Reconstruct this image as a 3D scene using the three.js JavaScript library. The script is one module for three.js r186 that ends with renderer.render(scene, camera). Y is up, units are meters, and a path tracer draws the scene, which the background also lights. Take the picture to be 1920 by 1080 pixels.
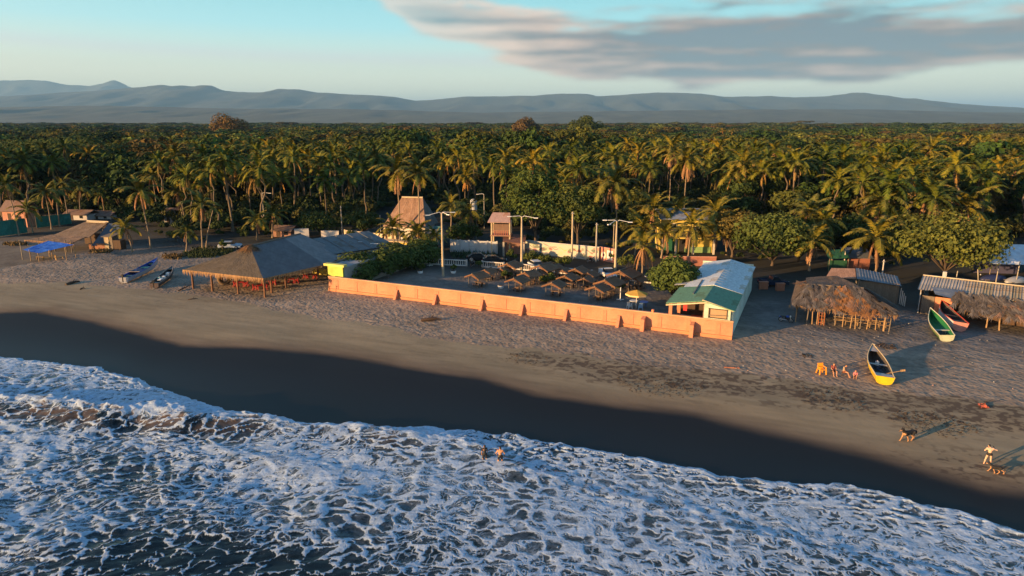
import * as THREE from 'three';
import { MarchingCubes } from 'three/addons/objects/MarchingCubes.js';

// ---------------------------------------------------------------- camera, sky, sun, exposure
const FOCAL = 1278, CAM_H = 26, PITCH = Math.atan((540 - 226) / FOCAL);
const scene = new THREE.Scene();
const camera = new THREE.PerspectiveCamera(2 * Math.atan(540 / FOCAL) * 180 / Math.PI, 16 / 9, 0.5, 90000);
camera.position.set(0, CAM_H, 0);
camera.rotation.x = -PITCH;
const renderer = new THREE.WebGLRenderer({ antialias: true });
renderer.toneMapping = THREE.LinearToneMapping;
renderer.toneMappingExposure = 3.15;
renderer.shadowMap.enabled = true;

const SUN_AZ = 29 * Math.PI / 180, SUN_EL = 7.6 * Math.PI / 180;   // low, behind the camera and far off over the sea on one side
const SUN = new THREE.Vector3(-Math.cos(SUN_AZ) * Math.cos(SUN_EL), Math.sin(SUN_EL), Math.sin(SUN_AZ) * Math.cos(SUN_EL));
const sun = new THREE.DirectionalLight(new THREE.Color().setRGB(1, 0.58, 0.25), 5);
sun.name = 'sun';
sun.position.copy(SUN).multiplyScalar(400).add(new THREE.Vector3(0, 0, -90));
sun.target.position.set(0, 0, -90);
sun.castShadow = true;
sun.shadow.radius = 1.3;
Object.assign(sun.shadow.camera, { left: -150, right: 150, top: 120, bottom: -120, near: 1, far: 900 });
sun.shadow.mapSize.set(4096, 4096);
scene.add(sun, sun.target);

// ---------------------------------------------------------------- numbers
const clamp = (x, a = 0, b = 1) => Math.min(b, Math.max(a, x));
const lerp = (a, b, t) => a + (b - a) * t;
const smooth = (a, b, x) => { const t = clamp((x - a) / (b - a)); return t * t * (3 - 2 * t); };
function rng(seed) { let a = seed >>> 0; return () => { a = (a + 0x6d2b79f5) | 0; let t = Math.imul(a ^ (a >>> 15), 1 | a); t = (t + Math.imul(t ^ (t >>> 7), 61 | t)) ^ t; return ((t ^ (t >>> 14)) >>> 0) / 4294967296; }; }
function hash2(x, y, s = 0) { let h = (Math.imul(x | 0, 374761393) + Math.imul(y | 0, 668265263) + Math.imul(s | 0, 974634721)) | 0; h = Math.imul(h ^ (h >>> 13), 1274126177); h = Math.imul(h ^ (h >>> 15), 2246822519); return ((h ^ (h >>> 16)) >>> 0) / 4294967296; }
function vnoise(x, y, s = 0, per = 0) {
  let ix = Math.floor(x), iy = Math.floor(y), fx = x - ix, fy = y - iy, jx = ix + 1, jy = iy + 1;
  if (per) { ix = ((ix % per) + per) % per; jx = ((jx % per) + per) % per; iy = ((iy % per) + per) % per; jy = ((jy % per) + per) % per; }
  fx = fx * fx * fx * (fx * (fx * 6 - 15) + 10); fy = fy * fy * fy * (fy * (fy * 6 - 15) + 10);
  return lerp(lerp(hash2(ix, iy, s), hash2(jx, iy, s), fx), lerp(hash2(ix, jy, s), hash2(jx, jy, s), fx), fy);
}
function fbm(x, y, oct = 4, s = 0, per = 0) { let v = 0, a = 0.5, n = 0; for (let i = 0; i < oct; i++) { v += a * vnoise(x, y, s + i * 17, per); n += a; a *= 0.5; x *= 2; y *= 2; per *= 2; } return v / n; }
function curve(list) { return (x) => { if (x <= list[0][0]) return list[0][1]; for (let i = 1; i < list.length; i++) if (x <= list[i][0]) { const [a, b] = list[i - 1], [c, d] = list[i]; const t = (x - a) / (c - a); return lerp(b, d, t); } return list[list.length - 1][1]; }; }

// shore frame: s runs along the waterline, w runs inland from it
const SA = 21 * Math.PI / 180, SO = { x: 0, z: -54.2 };
const toShore = (x, z) => { const dx = x - SO.x, dz = z - SO.z; return [dx * Math.cos(SA) + dz * Math.sin(SA), dx * Math.sin(SA) - dz * Math.cos(SA)]; };
const fromShore = (s, w) => [SO.x + s * Math.cos(SA) + w * Math.sin(SA), SO.z + s * Math.sin(SA) - w * Math.cos(SA)];
const SEA = -1.1;
function landH(w) { return w > 27 ? 0 : w > 0 ? -1.1 * Math.pow((27 - w) / 27, 1.25) : -1.1 + w * 0.05; }
function groundH(x, z) { const [, w] = toShore(x, z); return landH(w); }
// a ray through the photograph's pixel (1920 x 1080), down to the height h or to the ground
function ray(px, py) { const u = (px - 960) / FOCAL, v = (540 - py) / FOCAL; return [u, v * Math.cos(PITCH) - Math.sin(PITCH), -(Math.cos(PITCH) + v * Math.sin(PITCH))]; }
function P(px, py, h) { const d = ray(px, py), t = (CAM_H - h) / -d[1]; return new THREE.Vector3(d[0] * t, h, d[2] * t); }
function G(px, py) { let p = P(px, py, 0); for (let i = 0; i < 8; i++) p = P(px, py, groundH(p.x, p.z)); return p; }
const shoreOf = (list) => curve(list.map(([px, py]) => { const p = G(px, py); return toShore(p.x, p.z); }));
const edgeW = shoreOf([[-300, 655], [0, 672], [180, 690], [330, 740], [480, 787], [560, 803], [640, 808], [700, 802], [850, 805], [960, 814], [1050, 832], [1200, 860], [1340, 889], [1500, 910], [1580, 907], [1680, 932], [1780, 953], [1880, 986], [1920, 996], [2200, 1062]]);
const wetW = shoreOf([[-300, 570], [0, 587], [70, 585], [180, 606], [340, 648], [480, 653], [640, 668], [760, 690], [900, 710], [1000, 740], [1150, 762], [1300, 780], [1420, 810], [1600, 852], [1750, 895], [1850, 925], [1920, 930], [2200, 990]]);
const dryW = shoreOf([[-300, 515], [0, 531], [120, 529], [300, 546], [480, 572], [620, 602], [740, 612], [790, 630], [890, 645], [1000, 653], [1200, 684], [1400, 705], [1500, 716], [1650, 738], [1800, 752], [1920, 768], [2200, 800]]);

// ---------------------------------------------------------------- sky: clear pale evening sky with one long smoke-grey cloud bank
{
  const W = 2048, H = 1024, data = new Float32Array(W * H * 4);
  const sunAz = Math.atan2(SUN.x, -SUN.z);
  const bands = [[0, [1.75, 1.3, 0.78]], [1.5, [1.55, 1.22, 0.78]], [4, [1.0, 0.92, 0.7]], [7, [0.5, 0.8, 0.8]], [9.5, [0.34, 0.66, 0.7]], [12, [0.22, 0.42, 0.5]], [18, [0.17, 0.33, 0.45]], [35, [0.125, 0.25, 0.43]], [60, [0.085, 0.18, 0.36]], [90, [0.07, 0.14, 0.31]]];
  const top = curve([[-60, 14], [-16, 12], [-11, 10.6], [-5, 9.9], [0, 9.0], [5, 7.6], [10, 7.7], [16, 8.3], [24, 8.0], [30, 7.4], [37, 7.0], [60, 5.5], [80, 4]]);
  const bot = curve([[-60, 13], [-16, 11], [-12, 9.0], [-7, 6.6], [-2, 4.9], [2, 3.6], [7, 3.0], [11, 3.2], [14, 2.5], [20, 2.6], [27, 2.5], [37, 3.2], [60, 3.0], [80, 2.5]]);
  for (let j = 0; j < H; j++) {
    const el = (j + 0.5) / H * 180 - 90, e = Math.max(0, el);
    let k = 0; while (k < bands.length - 2 && e > bands[k + 1][0]) k++;
    const t = clamp((e - bands[k][0]) / (bands[k + 1][0] - bands[k][0]));
    for (let i = 0; i < W; i++) {
      // u = 0.5 looks along +x in three's equirectangular map; azimuth 0 is -z, positive towards +x
      const phi = ((i + 0.5) / W - 0.5) * 2 * Math.PI, dx = Math.cos(phi), dz = Math.sin(phi), az = Math.atan2(dx, -dz), deg = az * 180 / Math.PI;
      const c = [0, 1, 2].map((n) => [0.33, 0.4, 0.42][n] * lerp(bands[k][1][n], bands[k + 1][1][n], t));
      let dA = Math.abs(az - sunAz); if (dA > Math.PI) dA = 2 * Math.PI - dA;
      const glow = Math.exp(-Math.pow(dA / 0.9, 2)) * Math.exp(-Math.pow(e / 16, 2)), far = Math.exp(-Math.pow(dA / 0.3, 2)) * Math.exp(-Math.pow((e - 8) / 9, 2));
      c[0] += 0.75 * glow + 0.9 * far; c[1] += 0.3 * glow + 0.5 * far; c[2] += 0.02 * glow + 0.12 * far;
      // the cloud bank
      if (el > 0 && Math.abs(deg) < 80) {
        const n1 = fbm(deg * 0.16 + 3, el * 0.9, 5, 5), n2 = fbm(deg * 0.34 + el * 0.25, el * 2.6, 5, 9), n3 = fbm(deg * 0.12 + 9, el * 1.7, 4, 19);
        const a = bot(deg) + 0.3 + (n1 - 0.5) * 1.9, b = top(deg) + (n1 - 0.5) * 2.6 + (n2 - 0.5) * 1.6;
        const edge = smooth(-75, -20, deg) * (1 - smooth(55, 80, deg));
        const m = smooth(a - 0.3, a + 0.4, el) * (1 - smooth(b - 0.9, b + 0.7, el)) * edge * smooth(0.02, 0.34, n2 + 0.34 * smooth(-10, 8, deg) + 0.06) * lerp(0.5, 0.98, smooth(-15, 6, deg));
        const lit = clamp(0.74 - smooth(0, 15, deg) * 0.58 + (n3 - 0.5) * 1.4 + (n2 - 0.5) * 0.7 - smooth(a + 0.4, a + 2.0, el) * 0.22 + smooth(b - 1.8, b - 0.2, el) * 0.22 + 0.3 * Math.exp(-Math.pow((el - a - 0.25) / 0.5, 2)));
        const grey = [lerp(0.05, 0.37, lit), lerp(0.052, 0.25, lit), lerp(0.06, 0.185, lit)];
        for (let n = 0; n < 3; n++) c[n] = lerp(c[n], grey[n], m * 0.96);
      }
      const o = (j * W + i) * 4;
      if (el < 0) { c[0] = 0.16; c[1] = 0.19; c[2] = 0.22; }
      data[o] = c[0]; data[o + 1] = c[1]; data[o + 2] = c[2]; data[o + 3] = 1;
    }
  }
  const sky = new THREE.DataTexture(data, W, H, THREE.RGBAFormat, THREE.FloatType);
  sky.mapping = THREE.EquirectangularReflectionMapping; sky.magFilter = sky.minFilter = THREE.LinearFilter; sky.needsUpdate = true;
  scene.background = sky; scene.environment = sky;
}
scene.fog = new THREE.FogExp2(new THREE.Color().setRGB(0.27, 0.58, 1.0), 4.2e-5);

// ---------------------------------------------------------------- tags, things, mesh building
const used = new Map();
function numbered(name) { const n = used.get(name) || 0; used.set(name, n + 1); return n ? name + '_' + String(n).padStart(3, '0') : name; }
function tag(o, label, category, group) { o.userData.label = label; o.userData.category = category; if (group) o.userData.group = group; return o; }
function thing(name, label, category, pos = [0, 0, 0], turn = 0, group) {
  const o = new THREE.Group(); o.name = numbered(name); scene.add(o);
  if (pos.isVector3) o.position.copy(pos); else o.position.set(...pos);
  o.rotation.y = turn; return tag(o, label, category, group);
}
function copyOf(root, label, pos, turn, group, scale) {
  const r = root.clone(); r.userData = { ...root.userData }; r.name = numbered(root.name.replace(/_\d{3}$/, '')); scene.add(r);
  if (pos) pos.isVector3 ? r.position.copy(pos) : r.position.set(...pos);
  if (turn !== undefined) r.rotation.set(0, turn, 0);
  if (scale) r.scale.setScalar(scale);
  if (label) r.userData.label = label;
  if (group) r.userData.group = group;
  return r;
}
function structure(m) { m.userData.kind = 'structure'; scene.add(m); return m; }
const V = (x, y, z) => new THREE.Vector3(x, y, z);
class MB {
  constructor() { this.p = []; this.n = []; this.t = []; this.c = []; this.col = [1, 1, 1]; }
  color(r, g, b) { this.col = [r, g, b]; return this; }
  v(p, n, u, v) { this.p.push(p.x, p.y, p.z); this.n.push(n.x, n.y, n.z); this.t.push(u, v); this.c.push(...this.col); }
  tri(a, b, c, ua = [0, 0], ub = [1, 0], uc = [0, 1]) { const n = V().crossVectors(V().subVectors(b, a), V().subVectors(c, a)).normalize(); this.v(a, n, ...ua); this.v(b, n, ...ub); this.v(c, n, ...uc); return this; }
  quad(a, b, c, d, us = 1) { const w = a.distanceTo(b) * us, h = a.distanceTo(d) * us; this.tri(a, b, c, [0, 0], [w, 0], [w, h]); this.tri(a, c, d, [0, 0], [w, h], [0, h]); return this; }
  // eight corners: bottom 0-3 counter-clockwise seen from above, top 4-7 over them
  hexa(q) { const f = (a, b, c, d) => this.quad(q[a], q[b], q[c], q[d]); f(3, 2, 1, 0); f(4, 5, 6, 7); f(0, 1, 5, 4); f(1, 2, 6, 5); f(2, 3, 7, 6); f(3, 0, 4, 7); return this; }
  box(cx, cy, cz, sx, sy, sz, ry = 0, rz = 0, rx = 0) {
    const e = new THREE.Euler(rx, ry, rz), q = [[-1, -1, 1], [1, -1, 1], [1, -1, -1], [-1, -1, -1], [-1, 1, 1], [1, 1, 1], [1, 1, -1], [-1, 1, -1]].map(([x, y, z]) => V(x * sx / 2, y * sy / 2, z * sz / 2).applyEuler(e).add(V(cx, cy, cz)));
    return this.hexa(q);
  }
  // a slab of thickness th under the quad a b c d (counter-clockwise from above)
  slab(a, b, c, d, th) { const n = V().crossVectors(V().subVectors(b, a), V().subVectors(d, a)).normalize().multiplyScalar(-th); return this.hexa([a, b, c, d].map((p) => p.clone().add(n)).concat([a, b, c, d])); }
  slabTri(a, b, c, th) { const n = V().crossVectors(V().subVectors(b, a), V().subVectors(c, a)).normalize().multiplyScalar(-th), A = a.clone().add(n), B = b.clone().add(n), C = c.clone().add(n); this.tri(a, b, c, [a.x, a.z], [b.x, b.z], [c.x, c.z]); this.tri(C, B, A); this.quad(A, B, b, a); this.quad(B, C, c, b); this.quad(C, A, a, c); return this; }
  rod(a, b, r0, r1 = r0, seg = 7, caps = true) { return this.tube([a, b], [r0, r1], seg, caps); }
  tube(pts, rad, seg = 7, caps = true) {
    const rings = []; let u = V(), w = V(), last = null;
    for (let i = 0; i < pts.length; i++) {
      const d = V().subVectors(pts[Math.min(i + 1, pts.length - 1)], pts[Math.max(i - 1, 0)]).normalize();
      if (!last) { u = Math.abs(d.y) > 0.9 ? V(1, 0, 0) : V(0, 1, 0); } else u = last.clone();
      w.crossVectors(d, u).normalize(); u = V().crossVectors(w, d).normalize(); last = u;
      const r = Array.isArray(rad) ? rad[Math.min(i, rad.length - 1)] : rad, ring = [];
      for (let k = 0; k <= seg; k++) { const a = k / seg * Math.PI * 2, n = u.clone().multiplyScalar(Math.cos(a)).addScaledVector(w, Math.sin(a)); ring.push([pts[i].clone().addScaledVector(n, r), n]); }
      rings.push(ring);
    }
    let L = 0;
    for (let i = 0; i + 1 < rings.length; i++) {
      const l = pts[i].distanceTo(pts[i + 1]);
      for (let k = 0; k < seg; k++) {
        const [a, an] = rings[i][k], [b, bn] = rings[i][k + 1], [c, cn] = rings[i + 1][k + 1], [d, dn] = rings[i + 1][k], u0 = k / seg, u1 = (k + 1) / seg;
        this.v(a, an, u0, L); this.v(b, bn, u1, L); this.v(c, cn, u1, L + l); this.v(a, an, u0, L); this.v(c, cn, u1, L + l); this.v(d, dn, u0, L + l);
      }
      L += l;
    }
    if (caps) for (const [i, s] of [[0, 1], [rings.length - 1, -1]]) for (let k = 0; k < seg; k++) s < 0 ? this.tri(pts[i], rings[i][k][0], rings[i][k + 1][0]) : this.tri(pts[i], rings[i][k + 1][0], rings[i][k][0]);
    return this;
  }
  geo(geometry, matrix) {
    let g = geometry.index ? geometry.toNonIndexed() : geometry.clone(); if (matrix) g.applyMatrix4(matrix);
    const P0 = g.attributes.position, N = g.attributes.normal, T = g.attributes.uv;
    for (let i = 0; i < P0.count; i++) { this.p.push(P0.getX(i), P0.getY(i), P0.getZ(i)); this.n.push(N.getX(i), N.getY(i), N.getZ(i)); this.t.push(T ? T.getX(i) : 0, T ? T.getY(i) : 0); this.c.push(...this.col); }
    return this;
  }
  geometry() {
    const g = new THREE.BufferGeometry();
    g.setAttribute('position', new THREE.Float32BufferAttribute(this.p, 3)); g.setAttribute('normal', new THREE.Float32BufferAttribute(this.n, 3));
    g.setAttribute('uv', new THREE.Float32BufferAttribute(this.t, 2)); g.setAttribute('color', new THREE.Float32BufferAttribute(this.c, 3)); return g;
  }
  build(name, material, parent) { const m = new THREE.Mesh(this.geometry(), material); m.name = name; m.castShadow = m.receiveShadow = true; if (parent) parent.add(m); return m; }
}
const mesh = (name, g, m, parent) => { const o = new THREE.Mesh(g, m); o.name = name; o.castShadow = o.receiveShadow = true; if (parent) parent.add(o); return o; };
const rgb = (r, g, b) => new THREE.Color().setRGB(r, g, b);
function std(color, roughness = 0.85, o = {}) { return new THREE.MeshStandardMaterial({ color: Array.isArray(color) ? rgb(...color) : color, roughness, metalness: 0, side: THREE.DoubleSide, ...o }); }

// ---------------------------------------------------------------- textures
const s8 = (x) => { x = clamp(x); return 255 * (x <= 0.0031308 ? 12.92 * x : 1.055 * Math.pow(x, 1 / 2.4) - 0.055); };
function tex(w, h, fn, srgb = true, repeat) {
  const d = new Uint8Array(w * h * 4);
  for (let y = 0; y < h; y++) for (let x = 0; x < w; x++) { const c = fn(x / w, y / h, x, y), o = (y * w + x) * 4; for (let k = 0; k < 3; k++) d[o + k] = srgb ? s8(c[k]) : clamp(c[k]) * 255; d[o + 3] = 255; }
  const t = new THREE.DataTexture(d, w, h, THREE.RGBAFormat); t.wrapS = t.wrapT = THREE.RepeatWrapping; t.magFilter = THREE.LinearFilter; t.minFilter = THREE.LinearFilter;
  if (srgb) t.colorSpace = THREE.SRGBColorSpace; if (repeat) t.repeat.set(...repeat); t.needsUpdate = true; return t;
}
const grey = (v) => [v, v, v];
const T = {};
// patchy plaster: uv in metres, tile of 6 m
T.plaster = tex(512, 512, (u, v) => { const a = fbm(u * 4, v * 4, 5, 3, 4), b = fbm(u * 40, v * 40, 3, 8, 40), c = fbm(u * 2, v * 9, 4, 21, 2); const k = 0.72 + 0.42 * (a - 0.3) + 0.16 * (b - 0.5) - 0.25 * smooth(0.58, 0.75, c); return [k, k * lerp(0.93, 1, a), k * lerp(0.88, 1, a)]; }, true, [1 / 6, 1 / 6]);
T.thatch = tex(512, 512, (u, v) => { const a = vnoise(u * 128, v * 9, 3, 0) * 0.6 + fbm(u * 64, v * 32, 3, 6, 64) * 0.5, b = fbm(u * 5, v * 5, 4, 2, 5), k = 0.35 + 0.75 * a * (0.6 + 0.8 * b); return [k, k * lerp(0.9, 0.98, b), k * lerp(0.8, 1, b)]; }, true, [1 / 5, 1 / 5]);
T.thatchBump = tex(512, 512, (u, v) => grey(vnoise(u * 128, v * 9, 3, 0) * 0.5 + fbm(u * 10, v * 16, 4, 6, 10) * 0.6), false, [1 / 5, 1 / 5]);
T.wood = tex(256, 256, (u, v) => { const a = fbm(u * 16, v * 3, 4, 11, 0), k = 0.55 + 0.7 * (a - 0.2); return [k, k * 0.96, k * 0.9]; }, true);
T.metal = tex(512, 512, (u, v) => { const a = fbm(u * 5, v * 5, 5, 31, 5), b = fbm(u * 30, v * 8, 3, 33, 30), r = smooth(0.56, 0.72, a), k = 0.75 + 0.3 * (b - 0.5) + 0.2 * (a - 0.5); return [k * lerp(1, 0.75, r), k * lerp(1, 0.62, r), k * lerp(1, 0.5, r)]; }, true, [1 / 6, 1 / 6]);
T.cloth = tex(256, 256, (u, v) => { const a = fbm(u * 6, v * 6, 4, 41, 6), k = 0.75 + 0.4 * (a - 0.35); return grey(k); }, true, [1 / 4, 1 / 4]);
T.clothBump = tex(256, 256, (u, v) => grey(fbm(u * 5, v * 3, 4, 43, 0)), false, [1 / 4, 1 / 4]);
T.concrete = tex(512, 512, (u, v) => { const a = fbm(u * 6, v * 6, 5, 51, 6), b = vnoise(u * 170, v * 170, 53, 170), k = 0.7 + 0.5 * (a - 0.4) + 0.15 * (b - 0.5); return [k, k * 0.985, k * 0.96]; }, true, [1 / 8, 1 / 8]);
const vc = { vertexColors: true };
const M = {
  post: std([0.20, 0.10, 0.055], 0.85, { map: T.wood }), pole: std([0.42, 0.36, 0.27], 0.9, { map: T.wood }), greyWood: std([0.22, 0.19, 0.155], 0.9, { map: T.wood }), paleWood: std([0.42, 0.29, 0.16], 0.85, { map: T.wood }), darkWood: std([0.09, 0.055, 0.035], 0.85, { map: T.wood }),
  thatch: std([0.30, 0.255, 0.205], 1, { map: T.thatch, bumpMap: T.thatchBump, bumpScale: 0.06 }), straw: std([0.36, 0.24, 0.13], 1, { map: T.thatch, ...vc }),
  orange: std([0.67, 0.295, 0.17], 0.85, { map: T.plaster }), orangeDark: std([0.5, 0.2, 0.11], 0.85, { map: T.plaster }), lime: std([0.66, 0.74, 0.14], 0.8, { map: T.plaster }), mint: std([0.56, 0.72, 0.62], 0.8, { map: T.plaster }), yellow: std([0.78, 0.62, 0.14], 0.85, { map: T.plaster }),
  white: std([0.74, 0.72, 0.68], 0.85, { map: T.plaster }), cream: std([0.72, 0.62, 0.42], 0.85, { map: T.plaster }), greyWall: std([0.42, 0.4, 0.37], 0.9, { map: T.concrete }), concrete: std([0.5, 0.47, 0.41], 0.9, { map: T.concrete }), lampConcrete: std([0.62, 0.53, 0.38], 0.9, { map: T.concrete }),
  zinc: std([0.48, 0.5, 0.52], 0.55, { map: T.metal, metalness: 0.25 }), darkRoof: std([0.16, 0.18, 0.2], 0.8, { map: T.metal }), brownRoof: std([0.26, 0.17, 0.13], 0.85, { map: T.metal }), redRoof: std([0.42, 0.23, 0.16], 0.8, { map: T.metal }),
  green: std([0.05, 0.2, 0.1], 0.7, { map: T.cloth }), teal: std([0.02, 0.2, 0.17], 0.75, { map: T.cloth, bumpMap: T.clothBump, bumpScale: 0.15 }), blueTarp: std([0.02, 0.13, 0.62], 0.5, { map: T.cloth, bumpMap: T.clothBump, bumpScale: 0.2 }), dark: std([0.02, 0.02, 0.022], 0.8), tyre: std([0.02, 0.02, 0.02], 0.85), black: std([0.012, 0.012, 0.014], 0.45),
  chrome: std([0.6, 0.6, 0.6], 0.3, { metalness: 0.9 }), glass: std([0.02, 0.025, 0.03], 0.08), red: std([0.5, 0.03, 0.03], 0.5), blue: std([0.02, 0.09, 0.42], 0.45), navy: std([0.02, 0.03, 0.1], 0.5), whitePaint: std([0.8, 0.8, 0.78], 0.4), plasticOrange: std([0.9, 0.36, 0.02], 0.45), skin: std([0.42, 0.22, 0.13], 0.6), skinDark: std([0.2, 0.1, 0.06], 0.6),
};
// ---------------------------------------------------------------- the ground: one sheet from the sea floor to beyond the hills
const BEACH = { s0: -110, s1: 80, w0: -8, w1: 62 };
const beachTex = (() => {
  const W = 2048, H = 1024, r = rng(5), tracks = [];
  return (kind) => tex(W, H, (u, v) => {
    const s = lerp(BEACH.s0, BEACH.s1, u), w = lerp(BEACH.w0, BEACH.w1, v);
    const big = fbm(s * 0.06, w * 0.14, 4, 71), mid = fbm(s * 0.35, w * 0.6, 4, 73), fine = fbm(s * 2.2, w * 2.2, 3, 75), grain = hash2(Math.round(u * W), Math.round(v * H), 4);
    const streak = fbm(s * 0.22 + w * 0.05, w * 1.3, 4, 77);
    const wetL = wetW(s) + (mid - 0.5) * 0.5, dryL = dryW(s) + (mid - 0.5) * 3.2;
    const wet = 1 - smooth(wetL - 0.9, wetL + lerp(1.0, 2.3, smooth(-5, 25, s)), w), soaked = 1 - smooth(0, 1, (w - edgeW(s)) / Math.max(1, (wetL - edgeW(s)) * 0.9)), rough = smooth(dryL - 0.4, dryL + 0.5, w);
    if (kind === 'bump') return grey(0.5 + ((fbm(s * 1.7, w * 1.7, 3, 61) - 0.5) * 0.75 + (fbm(s * 4.6, w * 4.6, 2, 64) - 0.5) * 0.4) * lerp(0.12, 1, rough) * (1 - wet));
    if (kind === 'rough') return grey(lerp(lerp(0.95, 1, rough), lerp(0.62, 0.42, soaked), wet));
    // smooth sand: tan, pinker towards the wet line; churned sand: greyer, speckled
    const tanC = [0.315, 0.26, 0.168].map((k, n) => k * (0.82 + 0.42 * (big - 0.4) + 0.38 * (streak - 0.45)) * [1, 1, 1][n]);
    const chC = [0.345, 0.27, 0.2].map((k) => k * (0.8 + 0.5 * (mid - 0.45) + 0.5 * (fine - 0.45) + 0.12 * (grain - 0.5) + 0.3 * (big - 0.5)));
    const inland = smooth(33, 44, w) * lerp(1, 0.55, smooth(-20, -45, s)); // trodden, darker earthy sand between and behind the buildings
    const yard = [0.2, 0.18, 0.16].map((k) => k * (0.75 + 0.6 * (mid - 0.4) + 0.4 * (fine - 0.5)));
    let c = tanC.map((k, n) => lerp(k, chC[n], rough));
    c = c.map((k, n) => lerp(k, yard[n], inland));
    // seaweed and drift litter, denser near the wrack line on the far side of the beach
    const zone = smooth(-12, 4, s) * (1 - smooth(40, 60, s)) * Math.exp(-Math.pow((w - dryL + 2.4) / 3.4, 2)) + 0.7 * Math.exp(-Math.pow((s - 36) / 6, 2) - Math.pow((w - 8.5) / 3, 2)) * smooth(20, 30, s) + 0.16 * Math.exp(-Math.pow((w - dryL + 3.5) / 3, 2));
    const weed = smooth(0.62 - zone * 0.28, 0.7 - zone * 0.22, fbm(s * 1.1 + mid * 2, w * 2.1 + mid * 2, 6, 81)) * clamp(zone * 1.4) * (0.2 + 0.8 * smooth(0.4, 0.58, fine)) + 0.28 * clamp(zone - 0.25) * smooth(0.3, 0.6, mid);
    c = c.map((k, n) => lerp(k, [0.085, 0.062, 0.045][n], clamp(weed) * 0.9));
    // pale litter flecks
    if (rough > 0.5 && grain > 0.9994) c = [0.34, 0.3, 0.26];
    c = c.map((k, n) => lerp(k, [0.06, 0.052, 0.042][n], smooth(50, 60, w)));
    const damp = (1 - smooth(wetL, wetL + 4.5, w)) * 0.36;
    c = c.map((k, n) => k * (1 - damp * [0.85, 1.05, 1][n]));
    const wetC = [0.008, 0.008, 0.0095].map((k) => k * (1 + 0.5 * (big - 0.5) - 0.25 * soaked));
    return c.map((k, n) => lerp(k, wetC[n], wet));
  }, kind === 'colour');
})();
{
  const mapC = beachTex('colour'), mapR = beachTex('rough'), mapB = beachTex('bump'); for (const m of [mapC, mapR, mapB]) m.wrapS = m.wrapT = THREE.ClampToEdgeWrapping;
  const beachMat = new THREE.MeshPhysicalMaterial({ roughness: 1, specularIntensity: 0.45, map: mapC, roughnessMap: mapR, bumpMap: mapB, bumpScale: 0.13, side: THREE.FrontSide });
  const earth = tex(512, 512, (u, v) => { const a = fbm(u * 6, v * 6, 5, 91, 6), b = fbm(u * 50, v * 50, 2, 95, 50), k = 0.5 + 0.7 * (a - 0.25) + 0.3 * (b - 0.5); return [k, k * lerp(0.96, 1.05, a), k * 0.95]; });
  const landMat = std([1, 1, 1], 1, { map: earth, ...vc, side: THREE.FrontSide });
  earth.repeat.set((BEACH.s1 - BEACH.s0) / 20, (BEACH.w1 - BEACH.w0) / 20);
  const S = [], W = [];
  for (const s of [-60000, -20000, -6000, -2000, -800, -400, -220, -150]) S.push(s); for (let s = -110; s <= 80; s += 1.6) S.push(s); for (const s of [110, 160, 240, 400, 800, 2000, 6000, 20000, 60000]) S.push(s);
  for (const w of [-4000, -1200, -400, -150, -60, -30]) W.push(w); for (let w = -8; w <= 62; w += 1) W.push(w); for (const w of [70, 80, 90, 100, 115, 130, 150, 180, 230, 300, 450, 700, 1200, 2500, 6000, 15000, 40000]) W.push(w);
  const sb = S.filter((s) => s >= BEACH.s0 && s <= BEACH.s1), pos = [], uv = [], col = [], ib = [], il = [];
  for (let j = 0; j < W.length; j++) for (let i = 0; i < S.length; i++) {
    const s = S[i], w = W[j], [x, z] = fromShore(s, w), inB = s > BEACH.s0 && s < BEACH.s1 && w > 2 && w < BEACH.w1;
    pos.push(x, landH(w) + (inB ? (fbm(s * 0.12, w * 0.2, 3, 99) - 0.5) * 0.16 * smooth(4, 14, w) : 0), z);
    uv.push((s - BEACH.s0) / (BEACH.s1 - BEACH.s0), (w - BEACH.w0) / (BEACH.w1 - BEACH.w0));
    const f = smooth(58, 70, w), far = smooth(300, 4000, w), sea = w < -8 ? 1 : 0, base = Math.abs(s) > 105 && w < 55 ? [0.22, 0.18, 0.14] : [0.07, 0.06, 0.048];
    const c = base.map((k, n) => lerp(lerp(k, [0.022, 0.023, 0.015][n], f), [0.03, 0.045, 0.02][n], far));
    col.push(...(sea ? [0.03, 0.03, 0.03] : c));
  }
  for (let j = 0; j + 1 < W.length; j++) for (let i = 0; i + 1 < S.length; i++) {
    const a = j * S.length + i, b = a + 1, c = a + S.length + 1, d = a + S.length, inside = S[i] >= BEACH.s0 && S[i + 1] <= BEACH.s1 + 1 && W[j] >= BEACH.w0 && W[j + 1] <= BEACH.w1;
    (inside ? ib : il).push(a, b, c, a, c, d);
  }
  const g = new THREE.BufferGeometry(); g.setAttribute('position', new THREE.Float32BufferAttribute(pos, 3)); g.setAttribute('uv', new THREE.Float32BufferAttribute(uv, 2)); g.setAttribute('color', new THREE.Float32BufferAttribute(col, 3));
  g.setIndex([...ib, ...il]); g.addGroup(0, ib.length, 0); g.addGroup(ib.length, il.length, 1); g.computeVertexNormals();
  const ground = new THREE.Mesh(g, [beachMat, landMat]); ground.name = 'ground'; ground.receiveShadow = true; structure(ground);
}

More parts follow.
